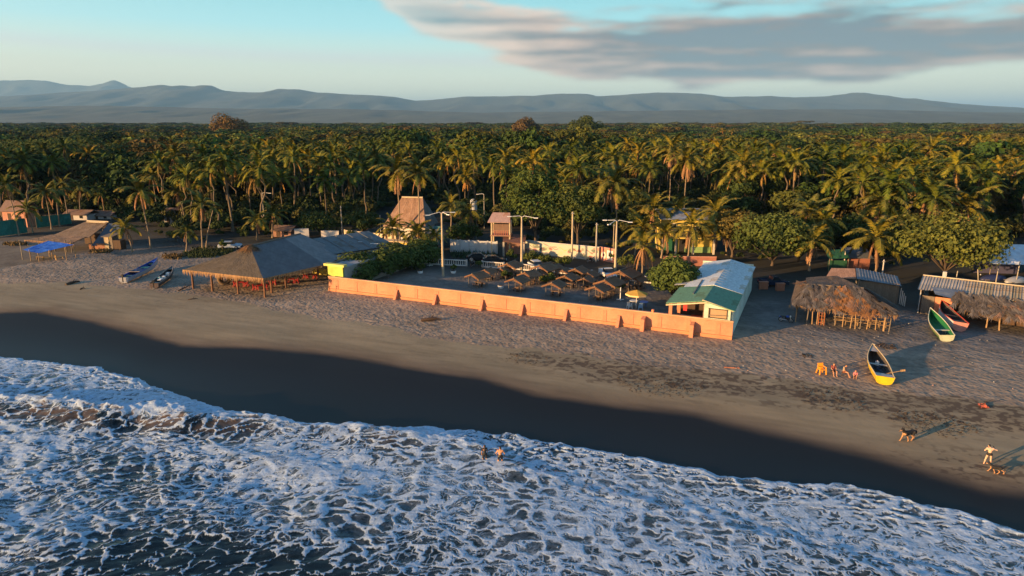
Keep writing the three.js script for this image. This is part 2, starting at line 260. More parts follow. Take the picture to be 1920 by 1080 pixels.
// ---------------------------------------------------------------- the sea: broken water with sheets, webs and cells of foam
const WATER = { s0: -84, s1: 60, w0: -40, w1: 9 };
const crestW = curve([[-84, -13], [-60, -11.5], [-52, -10.6], [-44, -9.4], [-36, -8.2], [-30, -6.6], [-22, -4.2], [-14, -2.4], [-6, -2.2], [0, -3.6], [10, -5.6], [22, -7.6], [40, -9.5], [60, -11]]);
const crestAmp = curve([[-84, 0.9], [-58, 0.8], [-45, 1.15], [-34, 1.3], [-26, 0.85], [-18, 0.5], [-10, 0.6], [-2, 0.35], [6, 0.12], [20, 0.1], [60, 0.1]]);
function cells(x, y, s) { // distance to the two nearest feature points
  const ix = Math.floor(x), iy = Math.floor(y); let a = 9, b = 9;
  for (let j = -1; j <= 1; j++) for (let i = -1; i <= 1; i++) { const cx = ix + i, cy = iy + j, dx = cx + 0.1 + 0.8 * hash2(cx, cy, s) - x, dy = cy + 0.1 + 0.8 * hash2(cx, cy, s + 7) - y, d = dx * dx + dy * dy; if (d < a) { b = a; a = d; } else if (d < b) b = d; }
  return [Math.sqrt(a), Math.sqrt(b)];
}
// how thick the foam lies, 0 to 1
function foamCover(s, w, edge) {
  const back = edge - w, n = fbm(s * 0.075, w * 0.13, 4, 103);
  let c = 0.96 - back * lerp(0.027, 0.046, smooth(-45, 25, s)) ;
  c += (n - 0.5) * 1.05; c = Math.min(c, lerp(0.82, 0.6, smooth(-42, -6, s)) + (n - 0.5) * 0.45) + 0.32 * smooth(1.3, 0.1, back);
  const dc = w - crestW(s); c += 0.5 * Math.exp(-Math.pow((dc - 0.8) / 1.5, 2)) * smooth(0.15, 0.5, crestAmp(s)) - 0.5 * Math.exp(-Math.pow((dc + 2.6) / 1.7, 2)) * smooth(0.35, 0.8, crestAmp(s));
  return c;
}
function foamAt(s, w, edge) {
  // cells drawn out along the back-wash, warped so that the webs curl
  const q1 = fbm(s * 0.3, w * 0.3, 3, 107) - 0.5, q2 = fbm(s * 0.32 + 40, w * 0.32, 3, 109) - 0.5, q3 = fbm(s * 1.5, w * 1.5, 3, 111) - 0.5, q4 = fbm(s * 1.5, w * 1.5 + 30, 3, 113) - 0.5;
  const rot = lerp(0.62, 0.25, smooth(-40, 20, s)), cr = Math.cos(rot), sr = Math.sin(rot), x = s + q1 * 2.4 + q3 * 0.95, y = w + q2 * 2.4 + q4 * 0.95, X = x * cr + y * sr, Y = -x * sr + y * cr;
  const cover = foamCover(s, w, edge);
  const A = cells(X * 0.5, Y * 0.95, 121), B = cells(X * 1.15, Y * 1.9, 127), C = cells(X * 2.5 + q3, Y * 3.6 + q4, 137), webC = C[1] - C[0], fine = fbm(s * 2.8, w * 3.2, 3, 131), tiny = fbm(s * 9, w * 9, 2, 133);
  const webA = A[1] - A[0], webB = B[1] - B[0];
  const wa = lerp(0.07, 0.5, clamp(cover)), wb = lerp(0.03, 0.5, clamp(cover * 1.15 - 0.08)), wc = lerp(0.02, 0.55, clamp(cover * 1.2 - 0.2));
  const rag = (fine - 0.5) * 0.42 + (tiny - 0.5) * 0.16, patch = fbm(s * 0.22 + 9, w * 0.26, 3, 171), bm = smooth(0.34, 0.6, patch), cm = smooth(0.42, 0.66, fbm(s * 0.3 + 31, w * 0.36, 3, 173));
  let f = Math.max(1 - smooth(wa * 0.5, wa * 1.15, webA + rag), (1 - smooth(wb * 0.4, wb * 1.1, webB + rag)) * smooth(0.02, 0.5, cover + (fine - 0.5) * 0.5) * lerp(0.15, 1, bm));
  f = Math.max(f, (1 - smooth(wc * 0.4, wc * 1.1, webC + rag * 0.8)) * smooth(0.16, 0.55, cover + (fine - 0.5) * 0.6) * 0.85 * cm);
  f = Math.max(f, smooth(0.72, 1.08, cover + (fine - 0.5) * 0.7 + (tiny - 0.5) * 0.3));
  // thin milky foam in the cells
  const milk = clamp(0.0 + 0.17 * cover + (fine - 0.5) * 0.35) * smooth(0, 0.7, cover + 0.1);
  return [clamp(Math.max(f * (0.74 + 0.5 * (fine - 0.2) + 0.25 * (tiny - 0.5)), milk)), fine, tiny, cover];
}
function waterH(s, w, edge, f) {
  const back = edge - w, lip = smooth(0, 0.7, back) , dc = w - crestW(s) + (fbm(s * 0.25, 3, 3, 141) - 0.5) * 2.6, A = crestAmp(s);
  const crest = A * (dc > 0 ? Math.exp(-dc * dc / 0.9) : Math.exp(-dc * dc / 9));
  const calm = lerp(1, 0.4, smooth(-18, 8, s)), chop = calm * (fbm(s * 0.55 + w * 0.2, w * 0.7 - s * 0.2, 4, 143) - 0.5) * 0.36 + (fbm(s * 0.12, w * 0.2, 2, 147) - 0.5) * 0.5 * calm;
  const boil = (fbm(s * 1.6, w * 1.6, 3, 149) - 0.5) * 0.35 * (0.5 + A) * Math.exp(-Math.pow((dc - 0.6) / 2.4, 2));
  const bed = landH(w);
  return Math.max(bed + 0.03 + 0.2 * lip * (0.6 + 0.6 * f), SEA + 0.12) + crest + boil + (chop * smooth(1.5, 7, back) + f * 0.1 * calm) * lip - 0.06 * (1 - lip);
}
{
  const make = (s0, s1) => {
    const N = 2048, NH = 1024, d = new Uint8Array(N * NH * 4);
    for (let j = 0; j < NH; j++) { const w = lerp(WATER.w0, WATER.w1, (j + 0.5) / NH);
      for (let i = 0; i < N; i++) {
        const s = lerp(s0, s1, (i + 0.5) / N), e = edgeW(s), o = (j * N + i) * 4;
        const [f, , tiny] = w < e + 1 ? foamAt(s, w, e) : [0.1, 0, 0.5];
        const silt = Math.exp(-Math.pow((w - crestW(s) + 0.9) / 2.2, 2)) * smooth(0.3, 1, crestAmp(s)) * smooth(0.3, 0.55, fbm(s * 0.4, w * 0.7, 3, 161)), k = Math.pow(f, 1.2), g = 0.93 + 0.14 * (tiny - 0.5);
        d[o] = s8(lerp(lerp(0.006, 0.12, silt), 0.48, k) * g); d[o + 1] = s8(lerp(lerp(0.0105, 0.08, silt), 0.62, k) * g); d[o + 2] = s8(lerp(lerp(0.0115, 0.045, silt), 0.78, k) * g); d[o + 3] = 255;
      } }
    const t = new THREE.DataTexture(d, N, NH, THREE.RGBAFormat); t.magFilter = t.minFilter = THREE.LinearFilter; t.colorSpace = THREE.SRGBColorSpace; t.needsUpdate = true; return t;
  };
  const mid = -12, mats = [[WATER.s0, mid], [mid, WATER.s1]].map(([a, b]) => { const t = make(a, b); return new THREE.MeshPhysicalMaterial({ roughness: 1, specularIntensity: 0.55, map: t, roughnessMap: t, bumpMap: t, bumpScale: 0.08 }); });
  mats.forEach((m) => { m.roughness = 1.0; });
  // the far sea, all round
  const open = std([0.008, 0.02, 0.024], 0.12, { side: THREE.FrontSide });
  const pos = [], uv = [], idx = [[], [], []]; let count = 0;
  const sheet = (S, W, slot, s0, s1) => {
    const start = count;
    for (const w of W) for (const s of S) {
      const inside = s > WATER.s0 && s < WATER.s1 && w > WATER.w0;
      const e = edgeW(clamp(s, WATER.s0, WATER.s1)), ww = w, f = slot < 2 && ww > -46 ? foamAt(s, ww, e)[0] : 0.1, [x, z] = fromShore(s, ww);
      pos.push(x, slot < 2 && inside ? waterH(s, ww, e, f) : Math.max(SEA + 0.12, Math.min(0.2, landH(ww)) + 0.03) * 1, z); uv.push((s - s0) / (s1 - s0), (w - WATER.w0) / (WATER.w1 - WATER.w0)); count++;
    }
    for (let j = 0; j + 1 < W.length; j++) for (let i = 0; i + 1 < S.length; i++) { const a = start + j * S.length + i, b = a + 1, c = a + S.length + 1, d = a + S.length; idx[slot].push(a, b, c, a, c, d); }
  };
  // rows follow the water's edge: each column runs from the outer limit up to the edge
  const col = (s0, s1, n, slot) => {
    const start = count, R = 300;
    for (let j = 0; j <= R; j++) for (let i = 0; i <= n; i++) {
      const s = lerp(s0, s1, i / n), rag = (fbm(s * 0.5, 1, 4, 151) - 0.5) * 1.3 + (fbm(s * 2.2, 5, 2, 153) - 0.5) * 0.35, e = edgeW(s) + rag, t = j / R, w = lerp(WATER.w0, e, Math.pow(t, 0.82));
      const f = foamAt(s, w, e)[0], [x, z] = fromShore(s, w);
      let y = waterH(s, w, e, f); y = lerp(SEA + 0.12, y, smooth(-40, -35, w));
      pos.push(x, y, z); uv.push((s - s0) / (s1 - s0), (w - WATER.w0) / (WATER.w1 - WATER.w0)); count++;
    }
    for (let j = 0; j < R; j++) for (let i = 0; i < n; i++) { const a = start + j * (n + 1) + i, b = a + 1, c = a + n + 2, d = a + n + 1; idx[slot].push(a, b, c, a, c, d); }
  };
  col(WATER.s0, mid, 300, 0); col(mid, WATER.s1, 300, 1);
  sheet([-60000, -8000, -1500, -400, -150, WATER.s0], [-60000, -8000, -1500, -400, WATER.w0], 2, 0, 1); sheet([WATER.s0, -40, mid, 20, WATER.s1], [-60000, -8000, -1500, -400, WATER.w0], 2, 0, 1); sheet([WATER.s1, 150, 400, 1500, 8000, 60000], [-60000, -8000, -1500, -400, WATER.w0], 2, 0, 1);
  sheet([-60000, -8000, -1500, -400, -150, WATER.s0], [WATER.w0, -30, 0.5], 2, 0, 1); sheet([WATER.s1, 150, 400, 1500, 8000, 60000], [WATER.w0, -30, 0.5], 2, 0, 1);
  const g = new THREE.BufferGeometry(); g.setAttribute('position', new THREE.Float32BufferAttribute(pos, 3)); g.setAttribute('uv', new THREE.Float32BufferAttribute(uv, 2));
  g.setIndex(idx.flat()); let at = 0; idx.forEach((l, k) => { g.addGroup(at, l.length, k); at += l.length; }); g.computeVertexNormals();
  const water = new THREE.Mesh(g, [...mats, open]); water.name = 'water'; water.receiveShadow = water.castShadow = true; structure(water);
}

// ---------------------------------------------------------------- hills on the horizon
function hillRange(name, d, depth, ridge, col, seed) {
  const R = curve(ridge), x0 = -d * 1.3, x1 = d * 1.3, nx = 420, nz = 26, pos = [], c = [], idx = [];
  for (let j = 0; j <= nz; j++) for (let i = 0; i <= nx; i++) {
    const x = lerp(x0, x1, i / nx), t = j / nz, zz = lerp(-d + depth, -d - depth * 0.35, t), front = t / 0.74, px = 960 + FOCAL * x / d;
    const top = CAM_H + (226 - R(px) + (fbm(i * 0.35, seed, 3, seed) - 0.5) * 1.6) / FOCAL * d * Math.hypot(1, x / d * 0.0);
    const rise = front < 1 ? Math.pow(front, 1.35) : Math.max(0, 1 - (front - 1) * 2.2), gully = (fbm(x / d * 34, t * 7, 4, seed + 3) - 0.5) * 0.5 * Math.sin(Math.min(1, front) * Math.PI);
    pos.push(x, Math.max(-2, (top * rise) * (1 + gully * 1.5)), zz);
    const n = fbm(x / d * 50, t * 14, 4, seed + 9), k = 0.35 + 1.3 * n; c.push(col[0] * k, col[1] * k, col[2] * k);
  }
  for (let j = 0; j < nz; j++) for (let i = 0; i < nx; i++) { const a = j * (nx + 1) + i, b = a + 1, e = a + nx + 2, f = a + nx + 1; idx.push(a, b, e, a, e, f); }
  const g = new THREE.BufferGeometry(); g.setAttribute('position', new THREE.Float32BufferAttribute(pos, 3)); g.setAttribute('color', new THREE.Float32BufferAttribute(c, 3)); g.setIndex(idx); g.computeVertexNormals();
  const m = mesh(name, g, std([1, 1, 1], 1, vc)); structure(m);
}
hillRange('far_volcano_hills', 27000, 3500, [[-900, 200], [-300, 190], [0, 158], [50, 154], [120, 155], [160, 163], [200, 164], [225, 160], [245, 153], [258, 158], [275, 168], [360, 178], [500, 200], [700, 214], [2800, 214]], [0.06, 0.07, 0.05], 201);
hillRange('mountain_range', 18000, 6500, [[-900, 205], [-200, 195], [0, 186], [120, 178], [230, 172], [300, 166], [335, 163], [352, 166], [375, 164], [388, 165], [400, 163], [420, 164], [440, 173], [470, 176], [510, 176], [540, 170], [580, 171], [610, 176], [680, 180], [745, 183], [785, 191], [830, 188], [870, 184], [930, 183], [1000, 182], [1040, 178], [1100, 179], [1112, 183], [1150, 181], [1220, 176], [1300, 178], [1340, 184], [1400, 183], [1425, 182], [1470, 185], [1530, 183], [1570, 177], [1595, 177], [1650, 185], [1720, 192], [1800, 199], [1900, 204], [2100, 212], [2800, 216]], [0.045, 0.055, 0.04], 211);
hillRange('foothills', 9500, 3500, [[-900, 212], [0, 203], [200, 199], [420, 204], [700, 206], [900, 212], [1150, 209], [1400, 206], [1600, 206], [1750, 210], [1920, 213], [2800, 218]], [0.05, 0.06, 0.04], 223);
// ---------------------------------------------------------------- plants
const topY = (p, py) => { const d = ray(960, py); return CAM_H + d[1] * (p.z / d[2]); };   // the height at which a point over p shows at the row py
const leafMat = new THREE.MeshPhysicalMaterial({ vertexColors: true, roughness: 0.9, specularIntensity: 0.35, side: THREE.DoubleSide }), frondMats = [[1, 1, 1], [0.8, 0.85, 0.75], [1.25, 1.12, 0.8], [0.62, 0.75, 0.62]].map((c) => new THREE.MeshPhysicalMaterial({ color: rgb(...c), vertexColors: true, roughness: 0.75, specularIntensity: 0.4, side: THREE.DoubleSide })), deadMat = std([1.1, 1, 1], 0.9, vc), barkMat = std([0.34, 0.275, 0.2], 0.95, { map: T.wood }), darkBark = std([0.13, 0.1, 0.075], 0.95, { map: T.wood });
// one coconut frond: a bending midrib with drooping leaflets on both sides
function frond(len, a0, a1, n, r, dead, pw = 1.25) {
  const b = new MB(), pts = [], N = 7; let x = 0, y = 0;
  for (let i = 0; i <= N; i++) { pts.push(V(x, y, 0)); const t = (i + 0.5) / N, a = (a0 + (a1 - a0) * Math.pow(t, pw)) * Math.PI / 180; x += Math.cos(a) * len / N; y += Math.sin(a) * len / N; }
  const at = (t) => { const f = clamp(t, 0, 0.999) * N, i = Math.floor(f); return V().lerpVectors(pts[i], pts[i + 1], f - i); };
  const rib = dead ? [0.26, 0.16, 0.08] : [0.2, 0.19, 0.06];
  b.color(...rib);
  for (let i = 0; i < N; i++) { const w0 = 0.05 * (1 - i / N) + 0.012, w1 = 0.05 * (1 - (i + 1) / N) + 0.012; b.quad(pts[i].clone().add(V(0, 0, w0)), pts[i + 1].clone().add(V(0, 0, w1)), pts[i + 1].clone().add(V(0, 0, -w1)), pts[i].clone().add(V(0, 0, -w0))); }
  for (const s of [-1, 1]) for (let k = 0; k < n; k++) {
    const t = 0.12 + 0.88 * (k + 0.5 + (r() - 0.5) * 0.5) / n, p0 = at(t - 0.045), p1 = at(t + 0.045), tan = V().subVectors(p1, p0).normalize();
    const L = len * 0.21 * Math.pow(Math.sin(Math.PI * clamp(0.12 + t * 0.84)), 0.6) * (0.8 + 0.4 * r()), down = dead ? 0.9 + 0.4 * r() : 0.3 + 0.5 * r();
    const tip = at(t).addScaledVector(tan, L * 0.5).add(V(0, -L * down * 0.6, s * L * (dead ? 0.4 : 0.8)));
    const g = r(); dead ? b.color(lerp(0.22, 0.34, g), lerp(0.13, 0.2, g), lerp(0.06, 0.1, g)) : b.color(lerp(0.06, 0.16, g), lerp(0.075, 0.145, g), lerp(0.012, 0.024, g));
    if (!dead && t > 0.8 && r() < 0.3) b.color(0.17, 0.13, 0.04);
    b.tri(p0, p1, tip);
  }
  return b.geometry();
}
const FR = rng(11), fronds = { up: [], mid: [], low: [], dead: [] };
for (let k = 0; k < 3; k++) { fronds.up.push(frond(4.3, 82 - k * 4, 15 - k * 14, 17, FR)); fronds.mid.push(frond(4.8, 46 - k * 8, -45 - k * 10, 18, FR)); fronds.low.push(frond(4.6, 14 - k * 9, -72 - k * 5, 17, FR)); fronds.dead.push(frond(3.6, -30 - k * 12, -88, 12, FR, true, 0.7)); }
const coconuts = (() => { const b = new MB(), r = rng(3); for (let k = 0; k < 9; k++) { b.color(...(k % 3 ? [0.3, 0.2, 0.06] : [0.16, 0.2, 0.05])); const a = r() * 6.28; b.geo(new THREE.IcosahedronGeometry(0.14, 0), new THREE.Matrix4().makeTranslation(Math.cos(a) * 0.32, -0.25 - r() * 0.35, Math.sin(a) * 0.32)); } return b.geometry(); })();
// where each frond of a crown sits: [kind, variant, turn, scale, roll]
function crownPlan(r, n = 22, dead = 3, full = 1) {
  const out = [];
  for (let k = 0; k < n; k++) { const t = k / n, kind = t < 0.26 ? 'up' : t < 0.64 ? 'mid' : 'low'; out.push([kind, Math.floor(r() * 3), k * 2.399963 + (r() - 0.5) * 0.6, (0.82 + 0.3 * r()) * full, (r() - 0.5) * 0.35]); }
  for (let k = 0; k < dead; k++) out.push(['dead', Math.floor(r() * 3), r() * 6.28, (0.8 + 0.4 * r()) * full, 0]);
  return out;
}
function trunkGeo(h, lx, lz, r0, r) {
  const b = new MB(), pts = [], rad = [];
  for (let i = 0; i <= 7; i++) { const t = i / 7, bow = Math.pow(t, 1.5), sw = Math.sin(t * 3) * 0.16 * (r() - 0.3); pts.push(V(lx * bow + sw, h * t, lz * bow)); rad.push(r0 * (t < 0.05 ? 1.6 : 1 - 0.42 * t)); }
  b.tube(pts, rad, 6, false); return [b.geometry(), pts[7]];
}
const frontPalms = [];
function nearPalm(pos, h, o) {
  const r = rng(o.seed), full = o.full || 1, t = thing(o.name || 'coconut_palm', o.label, 'palm tree', pos, 0, o.group);
  const [tg, top] = trunkGeo(h, o.lx || 0, o.lz || 0, (o.r0 || 0.17), r); mesh('trunk', tg, barkMat, t);
  if (o.double) { const [g2] = trunkGeo(h * 0.9, (o.lx || 0) + 1.6, o.lz || 0, 0.15, r); const m = mesh('trunk', g2, barkMat, t); m.position.set(0.9, 0, 0.3); }
  for (const [kind, v, turn, s, roll] of crownPlan(r, o.n || 20, o.dead ?? 3, full)) {
    const m = mesh(kind === 'dead' ? 'dead_frond' : 'frond', fronds[kind][v], kind === 'dead' ? deadMat : frondMats[o.tone ?? Math.floor(r() * 4)], t);
    m.position.copy(top); m.rotation.set(roll, turn + (o.wind ? 0 : 0), 0, 'YXZ'); m.scale.setScalar(s);
  }
  if (h > 4) mesh('coconut_bunch', coconuts, leafMat, t).position.copy(top), t.children[t.children.length - 1].userData.kind = 'stuff';
  return t;
}
// a loose crown of leaf faces spread over lobes
function leafCloud(lobes, n, size, dark, light, r, inner = 0.35, squash = 1) {
  const b = new MB(), total = lobes.reduce((a, l) => a + l[3] * l[3], 0), q = new THREE.Quaternion(), e = new THREE.Euler();
  for (const [cx, cy, cz, rad] of lobes) {
    const m = Math.round(n * rad * rad / total), lt = 0.75 + 0.5 * r();
    for (let k = 0; k < m; k++) {
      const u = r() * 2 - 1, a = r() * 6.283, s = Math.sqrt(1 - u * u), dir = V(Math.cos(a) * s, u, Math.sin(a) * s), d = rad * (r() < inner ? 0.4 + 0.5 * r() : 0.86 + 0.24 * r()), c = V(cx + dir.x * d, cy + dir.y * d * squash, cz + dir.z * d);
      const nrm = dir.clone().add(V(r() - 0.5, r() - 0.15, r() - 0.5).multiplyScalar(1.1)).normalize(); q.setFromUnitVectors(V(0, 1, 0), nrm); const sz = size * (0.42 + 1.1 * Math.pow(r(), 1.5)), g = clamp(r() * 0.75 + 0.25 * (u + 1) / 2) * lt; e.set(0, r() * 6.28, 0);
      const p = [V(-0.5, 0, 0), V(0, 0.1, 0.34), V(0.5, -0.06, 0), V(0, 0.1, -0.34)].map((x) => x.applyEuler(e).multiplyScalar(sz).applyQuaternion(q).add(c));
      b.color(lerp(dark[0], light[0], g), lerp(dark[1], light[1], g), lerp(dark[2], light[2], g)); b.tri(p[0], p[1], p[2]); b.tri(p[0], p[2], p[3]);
    }
  }
  return b.geometry();
}
function lobesFor(r, n, R, H, y0, flat) { const out = []; for (let k = 0; k < n; k++) { const a = k * 2.4 + r() * 0.8, d = Math.sqrt((k + 0.4) / n) * R * 0.72; const rad = R * (0.2 + 0.3 * r()); out.push([Math.cos(a) * d * (0.85 + 0.4 * r()), y0 + H * (0.25 + 0.6 * (flat ? 0.6 + 0.4 * r() : (1 - Math.pow(d / R, 2)) * (0.35 + 0.7 * r()))), Math.sin(a) * d, rad]); } return out; }
function limbs(b, lobes, y0, r0, r) { b.tube([V(0, -0.2, 0), V(0.1, y0 * 0.5, 0.05), V(0, y0, 0)], [r0 * 1.35, r0, r0 * 0.85], 7, false); for (const l of lobes) b.tube([V(0, y0 * 0.9, 0), V(l[0] * 0.45, lerp(y0, l[1], 0.45), l[2] * 0.45), V(l[0] * 0.95, l[1], l[2] * 0.95)], [r0 * 0.6, r0 * 0.36, r0 * 0.12], 5, false); return b; }
function leafyTree(name, label, category, pos, o) {
  const r = rng(o.seed), t = thing(name, label, category, pos, 0, o.group), lobes = lobesFor(r, o.lobes || 14, o.R, o.H - o.y0, o.y0, o.flat);
  mesh('trunk', limbs(new MB(), lobes, o.y0, o.r0 || 0.25, r).geometry(), o.bark || darkBark, t);
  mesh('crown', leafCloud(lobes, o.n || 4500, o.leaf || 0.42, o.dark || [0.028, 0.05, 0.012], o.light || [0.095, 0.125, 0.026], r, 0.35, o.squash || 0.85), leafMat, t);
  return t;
}

// ---- palms and trees one can tell apart: [crown px, crown py, base px, base py, options]
const zoneOf = (px) => px < 300 ? 'behind the blue tarpaulin shelter' : px < 700 ? 'behind the big thatched pavilion' : px < 930 ? 'behind the thatched white house' : px < 1200 ? 'behind the round leafy trees' : px < 1480 ? 'behind the yellow house' : 'behind the beach stalls';
const fp = (cx, cy, bx, by, label, o = {}) => { const b = G(bx, by), h = topY(b, cy), d = ray(cx, cy), x = d[0] * (b.z / d[2]); nearPalm(b, h, { lx: x - b.x, label, seed: 1000 + cx, ...o, full: (o.full || 1) * (cx > 1150 ? 1.22 : 1.1) }); };
const hp = (cx, cy, h0, label, o = {}) => { const h = h0 * (cy > 340 ? 0.88 : 1.32), p = P(cx, cy, h); nearPalm(V(p.x, 0, p.z), h, { label, seed: 2000 + cx, ...o, full: (o.full || 1) * (cx > 1150 ? 1.22 : 1.1) }); };
fp(12, 348, 36, 441, 'leaning palm with a pale trunk before the teal fabric fence, outermost one', { n: 16 });
fp(84, 362, 97, 430, 'slanting palm between the teal fence and the brown shed, thin pale trunk', { n: 16 });
fp(50, 393, 62, 437, 'low bushy palm with drooping fronds right against the teal fence', { n: 16, full: 0.85 });
fp(104, 358, 112, 424, 'thin palm standing behind the brown thatched shed ridge', { n: 15, full: 0.85 });
fp(117, 348, 128, 412, 'straight thin palm over the brown shed beside a slanting one', { n: 15, full: 0.85 });
fp(149, 352, 151, 410, 'upright thin palm in front of the low white house wall', { n: 16, full: 0.9 });
fp(190, 362, 196, 402, 'yellowish palm behind the shed with the blue panel', { n: 18 });
fp(262, 360, 283, 466, 'tall leaning palm by the small hut with a cluster of brown fronds', { n: 20, dead: 6, tone: 2 });
fp(234, 428, 248, 472, 'short palm with yellow fronds beside the small wooden hut', { n: 16, full: 0.8, tone: 2 });
fp(285, 330, 297, 410, 'tall palm rising just behind the leaning one near the hut', { n: 20 });
fp(331, 362, 345, 422, 'palm with hanging brown fronds between the hut and the pavilion', { n: 20, dead: 6, tone: 2 });
fp(377, 385, 380, 466, 'twin-trunked palm with brown hanging fronds by the grass patch', { double: true, n: 18, dead: 7 });
fp(350, 436, 350, 472, 'little young palm with a white painted trunk on the sand', { n: 12, full: 0.62, dead: 1 });
fp(481, 414, 482, 450, 'young yellow-green palm just behind the pavilion ridge', { n: 16, full: 0.8, tone: 2 });
fp(511, 402, 511, 446, 'bright green palm behind the pavilion ridge, the taller of two', { n: 20, full: 0.9 });
fp(841, 298, 842, 366, 'slim palm with a bare pale trunk before dark woods', { n: 18 });
fp(735, 428, 740, 472, 'short bushy palm against the front of the thatched white house', { n: 20, full: 0.8, tone: 2 });
fp(783, 438, 785, 478, 'yellow-green palm at the corner of the thatched house terrace', { n: 20, full: 0.9, tone: 2 });
fp(815, 446, 818, 478, 'brownish drooping palm beside the tall lamp by the hedge', { n: 16, full: 0.7, dead: 6 });
fp(845, 384, 846, 440, 'upright green palm between the thatched house and the water tank', { n: 18, full: 0.85 });
fp(880, 398, 882, 452, 'yellow-green palm below the grey water tank', { n: 20, full: 0.95, tone: 2 });
fp(1153, 345, 1156, 470, 'big palm with heavy brown fronds beside the round leafy trees', { n: 24, dead: 9, full: 1.1 });
fp(1206, 462, 1203, 540, 'palm with wind-bent brown fronds standing inside the walled yard', { n: 12, dead: 8, full: 0.8, tone: 2 });
fp(1205, 428, 1190, 478, 'yellow-green palm behind the yard fence, in front of the yellow house', { n: 18, full: 0.9, tone: 2 });
fp(1226, 392, 1232, 470, 'tall palm beside the balcony of the yellow house', { n: 20, tone: 2 });
fp(1273, 398, 1262, 466, 'palm before the front door of the yellow house', { n: 18, tone: 2 });
fp(1342, 400, 1326, 472, 'leaning palm at the corner of the yellow house', { n: 22, full: 1.05, tone: 2 });
fp(1296, 424, 1290, 486, 'palm in the front garden of the yellow house, left of the leaning one', { n: 18, full: 0.9, tone: 2 });
fp(1246, 436, 1240, 484, 'low yellowish palm before the garage of the yellow house', { n: 16, full: 0.8, tone: 2 });
fp(1437, 352, 1433, 412, 'slender palm with a bare pale trunk above the leafy trees', { n: 18, dead: 5, tone: 2 });
fp(1905, 318, 1902, 410, 'tall palm with a bright bare trunk at the edge of the woods', { n: 20, dead: 5, tone: 2 });
fp(1525, 452, 1517, 508, 'short yellow palm behind the thatched beach stall', { n: 15, full: 0.85, tone: 2 });
fp(1641, 448, 1642, 512, 'wind-swept palm between the stall and the corrugated shack', { n: 20, full: 1.1, tone: 2 });
fp(1517, 402, 1530, 484, 'palm crown behind the short yellow palm, darker and higher', { n: 20, full: 1.1 });
fp(1652, 376, 1660, 470, 'palm right behind the wind-swept one, higher and greener', { n: 22, full: 1.15 });
fp(1352, 428, 1362, 478, 'bushy palm between the leaning palm and the reddish tree', { n: 20, full: 0.95, tone: 2 });
fp(1545, 415, 1560, 490, 'palm leaning over the green tarpaulin', { n: 18, full: 0.95 });
hp(325, 296, 12.5, 'high palm with yellow lit fronds above the leaning ones', { tone: 2, full: 1.1 });
hp(475, 285, 12.5, 'palm with a skirt of dead fronds far up in the grove', { dead: 12 });
hp(657, 272, 13, 'palm with hanging orange-brown fronds high in the grove', { dead: 12, tone: 2 });
hp(745, 322, 12, 'full palm crown just above the thatched white house roof', { tone: 2, full: 1.15 });
hp(783, 326, 12, 'palm crown touching the full crown over the thatched house', { full: 1.05 });
hp(947, 262, 13, 'very tall thin palm with a bare trunk over dark woods', { dead: 5, n: 16 });
hp(958, 270, 12.6, 'second very tall thin palm, close beside its twin', { dead: 5, n: 16 });
hp(1260, 282, 13.5, 'palm with a brown skirt in the sunlit clump above the yellow house', { dead: 12, tone: 2, full: 1.15 });
hp(1288, 300, 12.5, 'palm with long drooping fronds in the sunlit clump, the lower one', { dead: 10, tone: 2, full: 1.15 });
hp(1396, 308, 12, 'yellow palm with brown undersides left of the slender bare one', { dead: 9, tone: 2 });
hp(1452, 284, 13, 'palm with red-brown dead fronds near the slender bare one', { dead: 12, full: 1.1 });
hp(1500, 308, 12, 'green full palm crown over dark woods behind the stall', { full: 1.1 });
hp(1745, 282, 13, 'large bright palm standing alone above the woods', { tone: 2, full: 1.35 });
hp(1735, 372, 10, 'yellow palm above the big leafy tree by the shack', { tone: 2, full: 1.15 });
hp(1812, 388, 10, 'brightest yellow palm over the big leafy tree', { tone: 2, full: 1.2 });
hp(1590, 368, 10, 'dark green palm crown behind the wind-swept palm', { full: 1.1 });
hp(1664, 392, 9.5, 'palm between the wind-swept one and the big leafy tree', { full: 1.1 });
hp(1790, 350, 11, 'olive palm with dense hanging fronds over the woods edge', { full: 1.2, dead: 6 });
// leafy trees in front
const lt = (name, label, bx, by, topPy, widthPx, o) => { const b = G(bx, by), k = FOCAL / Math.hypot(b.x, b.z, CAM_H), H = topY(b, topPy); leafyTree(name, label, o.cat || 'tree', b, { R: widthPx / 2 / k, H, y0: H * (o.y ?? 0.26), seed: bx, ...o }); };
lt('almond_tree', 'round leafy tree behind the mural wall, the taller half of the pair', 1003, 468, 318, 125, { n: 6500, leaf: 0.6, lobes: 18, r0: 0.3, light: [0.11, 0.15, 0.03] });
lt('almond_tree', 'round leafy tree touching its taller twin behind the concrete pole', 1082, 470, 334, 105, { n: 6000, leaf: 0.6, lobes: 16, r0: 0.28, light: [0.12, 0.14, 0.03] });
lt('almond_tree', 'broad sunlit leafy tree behind the corrugated roof shack', 1770, 520, 400, 178, { n: 9500, leaf: 0.6, lobes: 26, y: 0.1, light: [0.15, 0.16, 0.03] });
lt('almond_tree', 'leafy tree behind the parked dark pickup', 1447, 498, 398, 125, { n: 7500, leaf: 0.55, lobes: 18, y: 0.1, light: [0.1, 0.13, 0.03] });
lt('almond_tree', 'reddish leafy tree beside the corner of the yellow house', 1372, 482, 384, 85, { n: 4600, leaf: 0.5, y: 0.12, dark: [0.05, 0.05, 0.014], light: [0.17, 0.13, 0.03] });
lt('yard_tree', 'big dense bush against the green-roofed building inside the yard', 1266, 566, 478, 98, { n: 6000, leaf: 0.5, lobes: 18, y: 0.1, light: [0.1, 0.14, 0.03] });
